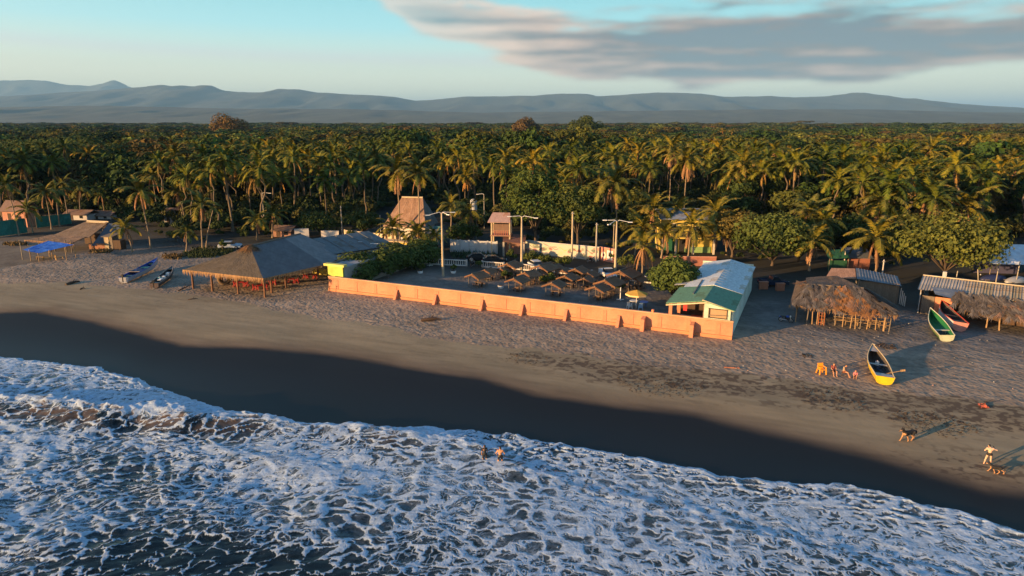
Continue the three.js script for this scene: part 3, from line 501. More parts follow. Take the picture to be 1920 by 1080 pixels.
lt('flame_tree', 'orange-brown dry tree crown standing above the skyline', 430, 268, 222, 66, { n: 5500, leaf: 2.0, y: 0.3, dark: [0.07, 0.045, 0.015], light: [0.2, 0.12, 0.03] });
lt('tall_tree', 'dark round tree crown standing above the skyline', 1096, 270, 219, 58, { n: 5500, leaf: 1.9, y: 0.3, dark: [0.03, 0.05, 0.012], light: [0.09, 0.11, 0.02] });
lt('tall_tree', 'brownish round tree crown on the skyline behind the twin tall palms', 985, 270, 224, 52, { n: 5500, leaf: 1.9, y: 0.3, dark: [0.06, 0.045, 0.02], light: [0.14, 0.09, 0.03] });
lt('tall_tree', 'yellow-green tree below the dark round skyline crown', 1100, 300, 247, 60, { n: 3000, leaf: 1.2, y: 0.3, dark: [0.07, 0.07, 0.015], light: [0.2, 0.16, 0.03] });
lt('tall_tree', 'yellow tree beside the bare trunk in the woods', 1030, 300, 254, 44, { n: 2500, leaf: 1.1, y: 0.3, dark: [0.08, 0.07, 0.015], light: [0.22, 0.17, 0.03] });
lt('tall_tree', 'sunlit golden tree left of the sunlit palm clump', 1182, 330, 265, 72, { n: 3500, leaf: 1.0, y: 0.3, dark: [0.08, 0.065, 0.015], light: [0.22, 0.15, 0.035] });
lt('spreading_tree', 'wide flat-topped green tree over the woods by the teal fence', 90, 345, 268, 130, { n: 4500, leaf: 0.9, flat: true, squash: 0.5, y: 0.55, light: [0.1, 0.13, 0.03] });
lt('spreading_tree', 'wide dark flat-topped tree in the woods, beside a lighter one', 175, 350, 278, 120, { n: 4500, leaf: 0.9, flat: true, squash: 0.5, y: 0.55, light: [0.06, 0.09, 0.025] });
lt('spreading_tree', 'dark spreading tree with pale bare branches below it', 1690, 370, 296, 120, { n: 3200, leaf: 0.8, flat: true, squash: 0.45, y: 0.6, bark: barkMat, light: [0.06, 0.075, 0.02] });
lt('spreading_tree', 'dark leafy tree above the parked pickup', 1400, 430, 335, 110, { n: 4000, leaf: 0.8, flat: true, squash: 0.55, y: 0.5, light: [0.05, 0.075, 0.022] });
lt('almond_tree', 'dark leafy tree over the gap behind the thatched stall', 1497, 490, 410, 90, { n: 4600, leaf: 0.55, y: 0.08, light: [0.07, 0.1, 0.025] });
lt('almond_tree', 'dark leafy tree behind the green tarpaulin', 1600, 478, 404, 95, { n: 4600, leaf: 0.55, y: 0.08, light: [0.06, 0.09, 0.022] });
lt('almond_tree', 'dense dark tree behind the spiky planting and white wall', 872, 466, 412, 64, { n: 2800, leaf: 0.5, y: 0.12, light: [0.055, 0.085, 0.02] });
lt('almond_tree', 'low dark tree between the pavilion roof and the slim pale pole', 600, 440, 396, 80, { n: 3000, leaf: 0.5, y: 0.12, light: [0.06, 0.085, 0.02] });
lt('almond_tree', 'low dark tree beside the slim pale pole over the grey roof', 680, 440, 394, 70, { n: 3000, leaf: 0.5, y: 0.12, light: [0.055, 0.08, 0.02] });
// bare trunks
for (const [bx, by, tx, ty, label] of [[1008, 310, 1012, 257, 'bare pale dead trunk standing up out of the woods'], [1633, 372, 1640, 318, 'bare white dead trunk beside the dark spreading tree']]) { const b = G(bx, by + 25), h = topY(b, ty), t = thing('dead_trunk', label, 'dead tree', b); const d = ray(tx, ty), x = d[0] * (b.z / d[2]) - b.x; new MB().tube([V(0, 0, 0), V(x * 0.5, h * 0.5, 0), V(x, h, 0)], [0.24, 0.18, 0.1], 6).build('trunk', M.pole, t); }
// the hedge of shrubs along the flat roof, and planting in the yard
for (const [bx, by, topPy, w, label] of [[668, 528, 486, 44, 'dark leafy shrub at the lime pillar, first of the hedge'], [700, 520, 476, 46, 'hedge shrub behind the orange wall, second from the lime pillar'], [728, 511, 470, 44, 'hedge shrub over the white posts, third from the lime pillar'], [752, 504, 464, 44, 'hedge shrub in the middle of the flat roof side'], [776, 496, 458, 40, 'dense hedge shrub near the green doors'], [797, 489, 458, 32, 'last hedge shrub, nearest the tall lamp']]) lt('hedge_shrub', label, bx, by, topPy - 5, w * 2.1, { cat: 'shrub', n: 5600, leaf: 0.5, lobes: 16, y: 0.06, light: [0.1, 0.13, 0.03] });
for (const [bx, by, topPy, w, label] of [[957, 490, 468, 22, 'small yellow-green shrub behind the white railing near the lookout'], [995, 496, 473, 40, 'leafy shrub before the mural wall, beside the lamp'], [1025, 499, 476, 34, 'sparse shrub before the mural wall, in the middle'], [1055, 502, 478, 36, 'shrub at the foot of the concrete pole'], [1180, 512, 472, 40, 'leafy bush behind the white pickup'], [1150, 492, 470, 18, 'thin plant beside the pink painted wall'], [948, 523, 503, 26, 'dark potted bush between the first and second hut'], [1028, 533, 511, 30, 'yellowish bush beside the second front hut'], [1085, 520, 504, 34, 'low dark bush behind the third front hut'], [1162, 548, 526, 24, 'light green leafy bush beside the fourth front hut'], [1183, 520, 502, 30, 'bush under the wide dark thatch roof'], [787, 508, 494, 16, 'small potted bush on the grey yard floor'], [850, 509, 494, 13, 'small planter bush beside the tall lamp'], [898, 502, 488, 14, 'round bush at the gap in the white railing'], [330, 452, 428, 30, 'bush at the foot of the palms by the grass'], [418, 470, 448, 16, 'small bright bush beside the parked white car'], [1300, 468, 440, 40, 'yellow-lit bush beside the yellow house'], [660, 455, 430, 24, 'bush against the yellow wall behind the grey roof']]) lt('shrub', label, bx, by, topPy, w, { cat: 'shrub', n: 700, leaf: 0.36, lobes: 6, y: 0.12, r0: 0.08, light: [0.12, 0.14, 0.03] });
// agave-like low green planting behind the white railing
{ const r = rng(77), b = new MB(); for (let k = 0; k < 420; k++) { const t = r(), p = G(lerp(845, 930, t), lerp(474, 484, r()) + t * 3), a = r() * 6.28, L = 0.5 + 0.7 * r(), g = r(); b.color(lerp(0.03, 0.07, g), lerp(0.06, 0.1, g), lerp(0.03, 0.05, g)); const q = V(p.x, 0, p.z), s = V(-Math.sin(a), 0, Math.cos(a)).multiplyScalar(0.1); b.tri(q.clone().add(s), q.clone().sub(s), q.clone().add(V(Math.cos(a) * L * 0.6, L, Math.sin(a) * L * 0.6))); } const m = b.build('ground_cover', leafMat); m.userData.kind = 'stuff'; tag(m, 'low spiky dark green planting between the white railing and the white wall', 'plants'); scene.add(m); }

// ---- the grove: individual palms and trees near, the far woods as one mass
const forestBase = curve([[-400, 436], [0, 412], [60, 405], [200, 398], [290, 418], [400, 440], [470, 436], [540, 436], [620, 428], [690, 420], [710, 398], [740, 372], [810, 370], [840, 395], [900, 430], [960, 432], [1120, 440], [1200, 420], [1240, 386], [1340, 386], [1360, 440], [1500, 462], [1620, 470], [1700, 480], [1860, 450], [1920, 452], [2300, 460]]);
const project = (x, y, z) => { const c = Math.cos(PITCH), s = Math.sin(PITCH), dy = y - CAM_H, f = -z * c - dy * s, u = dy * c - z * s; return [960 + FOCAL * x / f, 540 - FOCAL * u / f, f]; };
{
  const groveMats = [[0.8, 1.0, 0.7], [1.05, 1.15, 0.85], [1.4, 1.25, 0.8], [0.6, 0.8, 0.6]].map((c) => new THREE.MeshPhysicalMaterial({ color: rgb(...c), vertexColors: true, roughness: 0.8, specularIntensity: 0.35, side: THREE.DoubleSide }));
  const r = rng(401), palmCrowns = [], palmTrunks = [], trees = [];
  for (let k = 0; k < 5; k++) {
    const b = new MB(); for (const [kind, v, turn, s, roll] of crownPlan(rng(500 + k), 18, k < 3 ? 2 : 7)) { const g = fronds[kind][v], m = new THREE.Matrix4().makeRotationFromEuler(new THREE.Euler(roll, turn, 0, 'YXZ')).scale(V(s, s, s)); const start = b.c.length; b.geo(g, m); const C = g.attributes.color, tint = [[1, 1, 1], [0.75, 0.85, 0.75], [1.25, 1.1, 0.8], [1, 0.95, 0.9], [0.85, 0.9, 0.8]][k]; for (let i = 0; i < C.count; i++) { b.c[start + i * 3] = C.getX(i) * tint[0]; b.c[start + i * 3 + 1] = C.getY(i) * tint[1]; b.c[start + i * 3 + 2] = C.getZ(i) * tint[2]; } }
    palmCrowns.push(b.geometry()); const R2 = rng(520 + k); palmTrunks.push(trunkGeo(1, (R2() - 0.5) * 0.16, (R2() - 0.5) * 0.12, 0.017, R2));
  }
  const kinds = [[[0.016, 0.032, 0.008], [0.058, 0.1, 0.018]], [[0.01, 0.023, 0.007], [0.036, 0.066, 0.016]], [[0.03, 0.04, 0.009], [0.12, 0.13, 0.024]], [[0.04, 0.032, 0.011], [0.11, 0.085, 0.024]]];
  const groveBark = std([0.19, 0.155, 0.115], 0.95, { map: T.wood });
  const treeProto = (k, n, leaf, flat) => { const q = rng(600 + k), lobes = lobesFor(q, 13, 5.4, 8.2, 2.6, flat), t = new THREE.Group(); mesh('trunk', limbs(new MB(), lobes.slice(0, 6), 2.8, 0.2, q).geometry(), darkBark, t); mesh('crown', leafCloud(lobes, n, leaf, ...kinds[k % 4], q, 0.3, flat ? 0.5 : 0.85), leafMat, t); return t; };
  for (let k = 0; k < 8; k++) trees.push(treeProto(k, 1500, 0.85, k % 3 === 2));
  const cand = [];
  for (let d = 128, step = 7.3; d < 2600; d += step) {
    step = 7.3 * Math.max(1, Math.pow(d / 230, 0.62));
    const half = d * 0.80 + 14;
    for (let x = -half; x < half; x += step) { const X = x + (r() - 0.5) * step * 0.9, Z = -d + (r() - 0.5) * step * 0.9, [px, py] = project(X, 0, Z); if (py > forestBase(px) || px < -420 || px > 2340) continue; cand.push([X, Z, px, step / 6.4, Math.hypot(X, Z)]); }
  }
  cand.sort((a, b) => a[4] - b[4]);
  let nP = 0, nT = 0; const far = { palm: [], tree: [] };
  for (const [x, z, px, sc, dist] of cand) {
    const palmy = fbm(x * 0.018 + 7, z * 0.018, 3, 411) + (px < 760 ? 0.12 : 0.04) + (dist < 210 ? 0.08 : 0) - smooth(200, 420, dist) * 0.2 - smooth(420, 900, dist) * 0.2, isPalm = r() < smooth(0.36, 0.62, palmy), hk = 0.68 + 0.62 * Math.pow(r(), 1.3);
    if (px > 890 && px < 1190 && dist < 230 && r() < 0.5) continue;
    if (isPalm && nP < 290 && px > -60 && px < 1980) {
      const h = 10.5 * hk + 3.6, v = Math.floor(r() * 5), t = thing('grove_palm', 'coconut palm crowded among others in the dark grove ' + zoneOf(px), 'palm tree', [x, 0, z], r() * 6.28, 'grove palms ' + zoneOf(px));
      const [g, top] = palmTrunks[v]; const tr = mesh('trunk', g, groveBark, t); tr.scale.set(h, h, h); const c = mesh('crown', palmCrowns[v], groveMats[Math.floor(r() * 4)], t); c.position.copy(top).multiplyScalar(h); c.scale.setScalar(0.98 + 0.3 * r()); nP++;
    } else if (!isPalm && nT < 290 && px > -60 && px < 1980) {
      const t = trees[Math.floor(r() * (r() < 0.6 ? 3 : 8))].clone(), k = hk * (1.1 + 0.6 * smooth(0.4, 0.7, fbm(x * 0.03, z * 0.03 + 9, 3, 417))); t.name = numbered('grove_tree'); t.position.set(x, 0, z); t.rotation.y = r() * 6.28; t.scale.set(k, k * (0.85 + 0.3 * r()), k); scene.add(t);
      tag(t, 'leafy broad tree crowded among others in the dark grove ' + zoneOf(px), 'tree', 'grove trees ' + zoneOf(px)); nT++;
    } else far[isPalm ? 'palm' : 'tree'].push([x, z, sc, hk, dist]);
  }
  const m4 = new THREE.Matrix4(), q4 = new THREE.Quaternion(), up = V(0, 1, 0);
  const mass = (name, label, list, g, mat, hOf, cat) => { if (!list.length) return; const im = new THREE.InstancedMesh(g, mat, list.length), col = new THREE.Color(); list.forEach(([x, z, sc, hk], i) => { q4.setFromAxisAngle(up, r() * 6.28); const s = hOf(sc, hk), lump = s[3] ? 0.6 + 0.6 * fbm(x * 0.009 + 3, z * 0.006, 4, 433) + (hash2(i, 5) > 0.985 ? 0.25 : 0) : 1; m4.compose(V(x, s[1], z), q4, V(s[0] * lump, s[2] * lump, s[0] * lump)); im.setMatrixAt(i, m4); const k = 0.7 + 0.7 * r(), w = r(); const pt = 0.55 + 0.9 * fbm(x * 0.012, z * 0.012, 3, 431); col.setRGB(k * pt * lerp(0.85, 1.35, w * w * w), k * pt, k * pt * lerp(1, 0.8, w)); im.setColorAt(i, col); }); im.name = name; im.castShadow = im.receiveShadow = true; im.userData.kind = 'stuff'; tag(im, label, cat); scene.add(im); };
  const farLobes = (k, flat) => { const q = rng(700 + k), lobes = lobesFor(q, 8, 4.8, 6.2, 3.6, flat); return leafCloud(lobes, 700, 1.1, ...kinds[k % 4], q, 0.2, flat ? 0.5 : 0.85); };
  for (let k = 0; k < 4; k++) mass('far_woods', ['distant mass of dark green treetops reaching to the hills', 'distant mass of blackish green treetops in the far woods', 'distant olive treetops scattered through the far woods', 'distant brownish treetops scattered through the far woods'][k], far.tree.filter((t, i) => [0, 0, 0, 1, 1, 1, 2, 2, 3][i % 9] === k), farLobes(k, k === 3), leafMat, (sc, hk) => [hk * Math.pow(sc, 0.85) * 1.25, 0, hk * (1.4 + 0.05 * (sc - 1)), true], 'woods');
  for (let k = 0; k < 3; k++) mass('far_palms', ['distant palm crowns rising out of the far woods', 'distant dark palm crowns mixed into the far woods', 'distant yellowish palm crowns mixed into the far woods'][k], far.palm.filter((t, i) => i % 3 === k), palmCrowns[k], leafMat, (sc, hk) => [0.95 + 0.25 * hk, 10.5 * hk + 3.6, 1], 'woods');
  console.log('grove', nP, nT, far.palm.length, far.tree.length);
}
// ---------------------------------------------------------------- the walled yard: frame with e1 along the orange wall, e2 inland
const CA = Math.atan2(24.8, 55.8), CO = V(-28.8, 0, -104.1), cAt = (a, y, b) => V(CO.x + a * Math.cos(CA) + b * Math.sin(CA), y, CO.z + a * Math.sin(CA) - b * Math.cos(CA)), CT = -CA;
const wallE1 = (px) => { const p = P(px, 545 + (px - 617) / 758 * 92, 0), dx = p.x - CO.x, dz = p.z - CO.z; return dx * Math.cos(CA) + dz * Math.sin(CA); };
{
  const t = thing('boundary_wall', 'long low orange rendered sea wall with buttresses facing the beach', 'wall', cAt(0, 0, 0), CT), L = 60.9;
  new MB().box(L / 2, 0.85, -0.14, L, 2.7, 0.24).build('wall', M.orange, t);
  new MB().box(L / 2, 2.26, -0.14, L + 0.08, 0.12, 0.36).build('coping', std([0.7, 0.42, 0.26], 0.85, { map: T.plaster }), t);
  new MB().box(L / 2, 0.02, 0.06, L, 0.8, 0.16).build('plinth', std([0.58, 0.27, 0.14], 0.9, { map: T.plaster }), t);
  for (let k = 0; k < 17; k++) new MB().box(1.6 + k * 3.6, 1.14, 0.003, 0.5, 1.5, 0.05).build('pilaster', M.orange, t);
  [745, 818, 905, 980, 1062, 1160].forEach((px) => { const x = wallE1(px); new MB().hexa([V(x - 0.2, -0.4, 1.15), V(x + 0.2, -0.4, 1.15), V(x + 0.2, -0.4, 0.1), V(x - 0.2, -0.4, 0.1), V(x - 0.2, 1.45, 0.16), V(x + 0.2, 1.45, 0.16), V(x + 0.2, 1.45, 0.1), V(x - 0.2, 1.45, 0.1)]).build('buttress', M.orange, t); });
  [1207, 1298].forEach((px) => { const x = wallE1(px); new MB().hexa([V(x - 0.24, -0.4, 1.25), V(x + 0.24, -0.4, 1.25), V(x + 0.24, -0.4, 0.1), V(x - 0.24, -0.4, 0.1), V(x - 0.24, 1.5, 0.95), V(x + 0.24, 1.5, 0.95), V(x + 0.24, 1.75, 0.1), V(x - 0.24, 1.75, 0.1)]).build('buttress', M.orange, t); });
  const s = thing('yard_gate_post', 'small T-shaped rusty post with a dark heap at the wall end by the pavilion', 'post', cAt(0.9, 0, -0.9), CT); new MB().rod(V(0, -0.2, 0), V(0, 1.0, 0), 0.05, 0.05, 6).build('post', M.darkWood, s); new MB().box(0, 1.02, 0, 0.5, 0.06, 0.1).build('crossbar', M.darkWood, s);
  const bk = thing('bucket', 'small orange bucket left on top of the orange wall', 'bucket', cAt(wallE1(1222), 2.32, 0.16), CT); new MB().tube([V(0, 0, 0), V(0, 0.34, 0)], [0.15, 0.2], 10).build('body', std([0.75, 0.25, 0.1], 0.5), bk); new MB().tube([V(-0.2, 0.34, 0), V(-0.1, 0.48, 0), V(0.1, 0.48, 0), V(0.2, 0.34, 0)], 0.012, 5).build('handle', M.dark, bk);
}
{ // the narrow flat-roofed annex with the lime end wall
  const t = thing('annex_building', 'long flat-roofed annex with a bright lime end wall over the orange wall', 'building', cAt(0, 0, 0), CT);
  new MB().box(0.6, 1.9, -1.2, 2.9, 3.8, 0.3).build('end_wall', M.lime, t);
  new MB().box(0.6, 3.95, -1.15, 3.9, 0.36, 0.9).build('coping', std([0.72, 0.74, 0.2], 0.75, { map: T.plaster }), t);
  new MB().box(-0.75, 1.8, -11.6, 0.25, 3.6, 20.4).build('wall', M.white, t); new MB().box(1.95, 1.8, -11.6, 0.25, 3.6, 20.4).build('wall', M.greyWall, t);
  new MB().slab(V(-0.9, 3.75, -1.7), V(2.1, 3.65, -1.7), V(2.1, 3.65, -22), V(-0.9, 3.75, -22), 0.14).build('roof', std([0.42, 0.42, 0.43], 0.8, { map: T.concrete }), t);
  new MB().box(-1.0, 3.86, -11.8, 0.16, 0.34, 20.4).build('parapet', M.darkRoof, t);
  for (const z of [-15, -17.6]) new MB().box(2.09, 1.2, z, 0.06, 2.1, 1.3).build('door', M.green, t);
}
{ // green-roofed bar building
  const t = thing('beach_bar', 'pale mint bar building with a green front roof and open orange corner', 'building', cAt(0, 0, 0), CT), x0 = 53, x1 = 60.75, xr = 57.3, F = -0.3, B = -27;
  const roof = (z0, z1, e, dy, l = x0 - 0.25) => new MB().slab(V(l, 3.86 + dy, z0), V(xr, 4.62 + dy, z0), V(xr, 4.62 + dy, z1), V(l, 3.86 + dy, z1), 0.1).slab(V(xr, 4.62 + dy, z0), V(x1 + 0.3, 3.72 + dy, z0), V(x1 + 0.3, 3.72 + dy, z1), V(xr, 4.62 + dy, z1), 0.1).build('roof', e, t);
  const rg = roof(0.35, -8.6, std([0.17, 0.36, 0.2], 0.7, { map: T.metal }), 0); rg.userData.label = 'green front roof sheeting';
  const rp = roof(-8.45, -27.3, std([0.8, 0.86, 0.85], 0.7, { map: T.metal }), 0.07, x0 + 0.3); rp.userData.label = 'pale grey rear roof sheeting';
  for (let k = 0; k < 12; k++) { const z = -10 - k * 1.45; new MB().box(59.1, 4.24 + 0.005, z, 3.6, 0.03, 0.05, 0, -0.254).build('roof_rib', M.zinc, t); }
  new MB().box(55.3, 4.36, -8, 0.14, 0.1, 8.5, 0.02, 0.17).build('roof_gutter', M.darkRoof, t);
  new MB().slab(V(51.7, 3.7, -10.5), V(x0 + 0.3, 3.95, -10.5), V(x0 + 0.3, 3.95, -15.5), V(52.2, 3.75, -15.5), 0.06).build('awning', M.zinc, t);
  new MB().box(x1 - 0.12, 1.85, (F + B) / 2 - 0.2, 0.24, 3.7, B - F).build('side_wall', std([0.74, 0.88, 0.76], 0.8, { map: T.plaster }), t);
  new MB().box(56.9, 2.1, B, 7.7, 4.2, 0.2).build('rear_wall', M.mint, t);
  { // front wall with a window opening
    const b = new MB(), z = F, w0 = 57.35, w1 = x1 - 0.24, a = 57.95, c = 60.1, y0 = 2.32, s = 2.4, h = 3.62; b.box((w0 + w1) / 2, (y0 + s) / 2, z, w1 - w0, s - y0, 0.22); b.box((w0 + a) / 2, (s + h) / 2, z, a - w0, h - s, 0.22); b.box((c + w1) / 2, (s + h) / 2, z, w1 - c, h - s, 0.22);
    b.hexa([V(w0, h, z + 0.11), V(w1, h, z + 0.11), V(w1, h, z - 0.11), V(w0, h, z - 0.11), V(w0, 4.5, z + 0.11), V(w1, 3.75, z + 0.11), V(w1, 3.75, z - 0.11), V(w0, 4.5, z - 0.11)]); b.build('front_wall', M.mint, t);
    const f = new MB().box((a + c) / 2, s + 0.05, z + 0.12, c - a + 0.16, 0.1, 0.1).box((a + c) / 2, h - 0.03, z + 0.12, c - a + 0.16, 0.1, 0.1).box(a, (s + h) / 2, z + 0.12, 0.1, h - s, 0.1).box(c, (s + h) / 2, z + 0.12, 0.1, h - s, 0.1).build('window', M.darkWood, t);
    new MB().box((a + c) / 2, (s + h) / 2, z + 0.02, c - a - 0.1, h - s - 0.1, 0.02).build('pane', std([0.42, 0.28, 0.17], 0.25), f); new MB().box((a + c) / 2, s + 0.42, z + 0.18, c - a + 0.2, 0.1, 0.05, 0, 0.06).build('shelf_board', M.greyWood, f);
  }
  new MB().box(53.25, 1.95, F - 0.05, 0.42, 3.8, 0.42).build('pillar', M.orange, t); new MB().box(53.9, 1.95, -2.7, 0.36, 3.8, 0.36).build('pillar', M.orange, t);
  for (const z of [-6, -12, -18, -23]) new MB().box(53.2, 1.9, z, 0.3, 3.8, 0.3).build('pillar', M.orange, t);
  new MB().box(57.3, 1.95, -4.6, 0.16, 3.9, 8.4).build('partition_wall', M.brownRoof, t); new MB().box(55.2, 1.95, -8.8, 4.2, 3.9, 0.16).build('partition_wall', M.darkWood, t);
  new MB().box(55.3, 4.0, 0.28, 5.2, 0.16, 0.06, 0, 0.165).box(59, 4.16, 0.28, 3.9, 0.16, 0.06, 0, -0.26).build('fascia', M.cream, t);
  new MB().box(56.2, 0.55, -5, 2.2, 1.1, 0.7).build('counter', M.red, t); new MB().box(54.2, 1.9, -5.5, 0.5, 0.8, 0.06).build('notice_board', M.red, t);
  new MB().slab(V(x0, 0.06, F), V(x1, 0.06, F), V(x1, 0.06, B), V(x0, 0.06, B), 0.3).build('floor', M.greyWall, t);
}
// ---- tall lamps and poles
function lampPole(label, bx, by, top, arms, o = {}) {
  const b = G(bx, by), h = topY(b, top), t = thing('lamp_post', label, 'lamp post', b, 0, o.group);
  new MB().tube([V(0, -0.3, 0), V(0, h * 0.5, 0), V(0, h, 0)], [0.24, 0.19, 0.13], 10).build('pole', M.lampConcrete, t);
  arms.forEach(([dx, dy, dz]) => { new MB().tube([V(0, h - 0.15, 0), V(dx * 0.16, h + 0.12, dz * 0.16), V(dx * 0.8, h + dy * 0.7, dz * 0.8)], [0.06, 0.05, 0.045], 6).build('arm', M.whitePaint, t); new MB().box(dx * 0.93, h + dy * 0.85, dz * 0.93, 0.75, 0.12, 0.26, Math.atan2(-dz, dx), 0).build('lamp_head', M.whitePaint, t); });
  return t;
}
lampPole('tall pale lamp post with three arms nearest the grey yard floor', 831, 518, 399, [[-2.4, -0.35, 0.8], [1.3, -0.2, 1.2], [2.0, 0, -0.6]]);
lampPole('tall pale lamp post standing among the thatched yard huts', 978, 512, 406, [[-2.3, 0.05, 0.3], [2.6, -0.25, 0.3]]);
lampPole('tall pale lamp post beside the white pickup', 1153, 517, 414, [[-2.2, 0.1, -0.2], [-1.6, -0.5, 1.5], [2.4, -0.25, 0.2]]);
function plainPole(label, bx, by, top, r, mat, arm) { const b = G(bx, by), h = topY(b, top), t = thing('utility_pole', label, 'pole', b); new MB().tube([V(0, -0.3, 0), V(0.02, h * 0.5, 0), V(0, h, 0)], [r, r * 0.9, r * 0.75], 8).build('pole', mat, t); if (arm) { new MB().tube([V(0, h - 0.05, 0), V(arm * 0.3, h + 0.1, 0), V(arm, h, 0)], 0.05, 6).build('arm', M.whitePaint, t); new MB().box(arm * 1.15, h - 0.02, 0, 0.6, 0.1, 0.22).build('lamp_head', M.whitePaint, t); } else { new MB().box(0, h - 0.3, 0, r * 2.6, 0.12, r * 2.6).build('collar', M.zinc, t); } return t; }
plainPole('tall bare concrete pole in front of the mural wall', 1072, 487, 397, 0.2, M.lampConcrete);
plainPole('grey concrete pole at the end of the mural wall', 1117, 491, 418, 0.18, M.concrete);
plainPole('thin brown pole close behind the lamp by the white pickup', 1149, 488, 420, 0.11, M.pole);
plainPole('slim pale pole behind the grey pavilion roof', 642, 442, 386, 0.12, M.concrete);
plainPole('street light with one arm behind the two young palms', 497, 432, 362, 0.12, M.concrete, 1.7);
plainPole('small street light with one arm against the dark woods', 908, 428, 364, 0.1, M.concrete, -1.4);
plainPole('short white post above the stall with the green tarpaulin', 1581, 508, 465, 0.11, M.white);
plainPole('short white post behind the stall near the dark gap', 1652, 530, 487, 0.12, M.white);
plainPole('thin white pole against the dark trees by the thatched house', 714, 440, 403, 0.07, M.white);
// ---- white railings of turned balusters
function railing(label, a, b, n) {
  const p = G(...a), q = G(...b), L = p.distanceTo(q), t = thing('white_railing', label, 'railing', p, -Math.atan2(q.z - p.z, q.x - p.x)), w = M.white;
  new MB().box(L / 2, 1.06, 0, L, 0.14, 0.22).build('top_rail', w, t); new MB().box(L / 2, 0.1, 0, L, 0.22, 0.2).build('bottom_rail', w, t);
  const g = new MB().tube([V(0, 0.2, 0), V(0, 0.4, 0), V(0, 0.7, 0), V(0, 1.0, 0)], [0.05, 0.095, 0.055, 0.07], 6, false).geometry();
  for (let k = 0; k < n; k++) mesh('baluster', g, w, t).position.x = (k + 0.5) * L / n; new MB().box(-0.1, 0.62, 0, 0.28, 1.24, 0.28).build('end_post', w, t); new MB().box(L + 0.1, 0.62, 0, 0.28, 1.24, 0.28).build('end_post', w, t);
}
railing('white baluster railing along the grey yard floor, behind the tall lamp', [787, 495], [874, 499], 21);
railing('white baluster railing in front of the parked dark car', [905, 501], [944, 504], 10);
railing('white baluster railing between the dark car and the second lamp', [962, 505], [1008, 509], 12);
railing('white baluster railing below the mural wall shrubs', [1034, 511], [1108, 519], 19);
railing('white baluster railing beside the big yard bush', [1184, 527], [1224, 532], 11);
// ---- huts with a table and two benches each
const hutProto = (() => {
  const t = new THREE.Group(); t.name = 'thatched_hut'; const e = 2.05, r = 2.72;
  for (const [x, z] of [[-1.25, 1.2], [1.25, 1.2], [-1.25, -1.2], [1.25, -1.2]]) new MB().rod(V(x, -0.2, z), V(x * 1.02, e + 0.15, z), 0.07, 0.06, 6).build('post', M.greyWood, t);
  const R = new MB(); R.slab(V(-1.9, e - 0.1, 1.75), V(0, r, 1.55), V(0, r, -1.55), V(-1.9, e - 0.1, -1.75), 0.14).slab(V(0, r, 1.55), V(1.9, e - 0.1, 1.75), V(1.9, e - 0.1, -1.75), V(0, r, -1.55), 0.14); R.build('roof', std([0.26, 0.15, 0.085], 1, { map: T.thatch, bumpMap: T.thatchBump, bumpScale: 0.05 }), t);
  new MB().tube([V(0, r + 0.03, 1.6), V(0, r + 0.05, 0), V(0, r + 0.03, -1.6)], 0.11, 6).build('ridge', M.greyWood, t);
  new MB().rod(V(-1.25, e + 0.05, 1.2), V(1.25, e + 0.05, 1.2), 0.05).rod(V(-1.25, e + 0.05, -1.2), V(1.25, e + 0.05, -1.2), 0.05).build('beam', M.greyWood, t);
  const fr = new MB(), q = rng(9); for (const z of [1.76, -1.76]) for (let k = 0; k < 34; k++) { const x = lerp(-1.9, 1.9, k / 33), y = lerp(r, e - 0.1, Math.abs(x) / 1.9) - 0.08; fr.color(0.45 + q() * 0.3, 0.5, 0.5); fr.tri(V(x - 0.08, y, z), V(x + 0.08, y, z), V(x + (q() - 0.5) * 0.1, y - 0.16 - q() * 0.2, z * 1.01)); }
  fr.build('thatch_fringe', M.straw, t).userData.kind = 'stuff'; return t;
})();
const tableProto = (() => {
  const t = new THREE.Group(); t.name = 'picnic_table'; new MB().box(0, 0.74, 0, 1.6, 0.06, 0.75).build('table_top', M.brownRoof, t);
  for (const s of [-1, 1]) { new MB().box(0, 0.45, s * 0.72, 1.6, 0.05, 0.28).build('bench', M.brownRoof, t); for (const x of [-0.6, 0.6]) new MB().box(x, 0.2, s * 0.7, 0.07, 0.46, 0.07).build('leg', M.darkWood, t); }
  for (const x of [-0.6, 0.6]) new MB().box(x, 0.36, 0, 0.08, 0.72, 0.5).build('leg', M.darkWood, t); return t;
})();
const HUTS = [[896, 513, 'front row, nearest the lime pillar', 1.0], [971, 521, 'front row, second from the lime pillar', 1.0], [1041, 529, 'front row, third from the lime pillar', 1.0], [1123, 536, 'front row, nearest the yellow sunshade', 1.0], [915, 505, 'hut just behind the first front hut', 0.85], [994, 510, 'hut between the second lamp and the second front hut', 1.0], [1066, 516, 'hut behind the third front hut', 0.95], [1144, 524, 'wide, behind the front hut by the yellow sunshade', 1.2], [959, 493, 'by the white railing near the parked black car', 1.1], [1022, 497, 'wide, by the white railing beyond the second lamp', 1.2], [1040, 499, 'overlapped by the wide one beyond the second lamp', 1.0], [1085, 503, 'hut touching the railing under the concrete pole', 1.0], [1172, 507, 'broad dark hut beside the white pickup', 1.4], [1060, 506, 'small hut between the railing huts and the third front hut', 0.85], [1108, 511, 'small hut at the corner of the lower railing', 0.85], [1100, 521, 'hut squeezed between the third and fourth front huts', 0.85], [946, 503, 'small hut in front of the second lamp shrubs', 0.8], [1195, 519, 'hut in front of the brown palm in the yard', 0.95], [1020, 508, 'hut behind the gap of the second and third front huts', 0.85]];
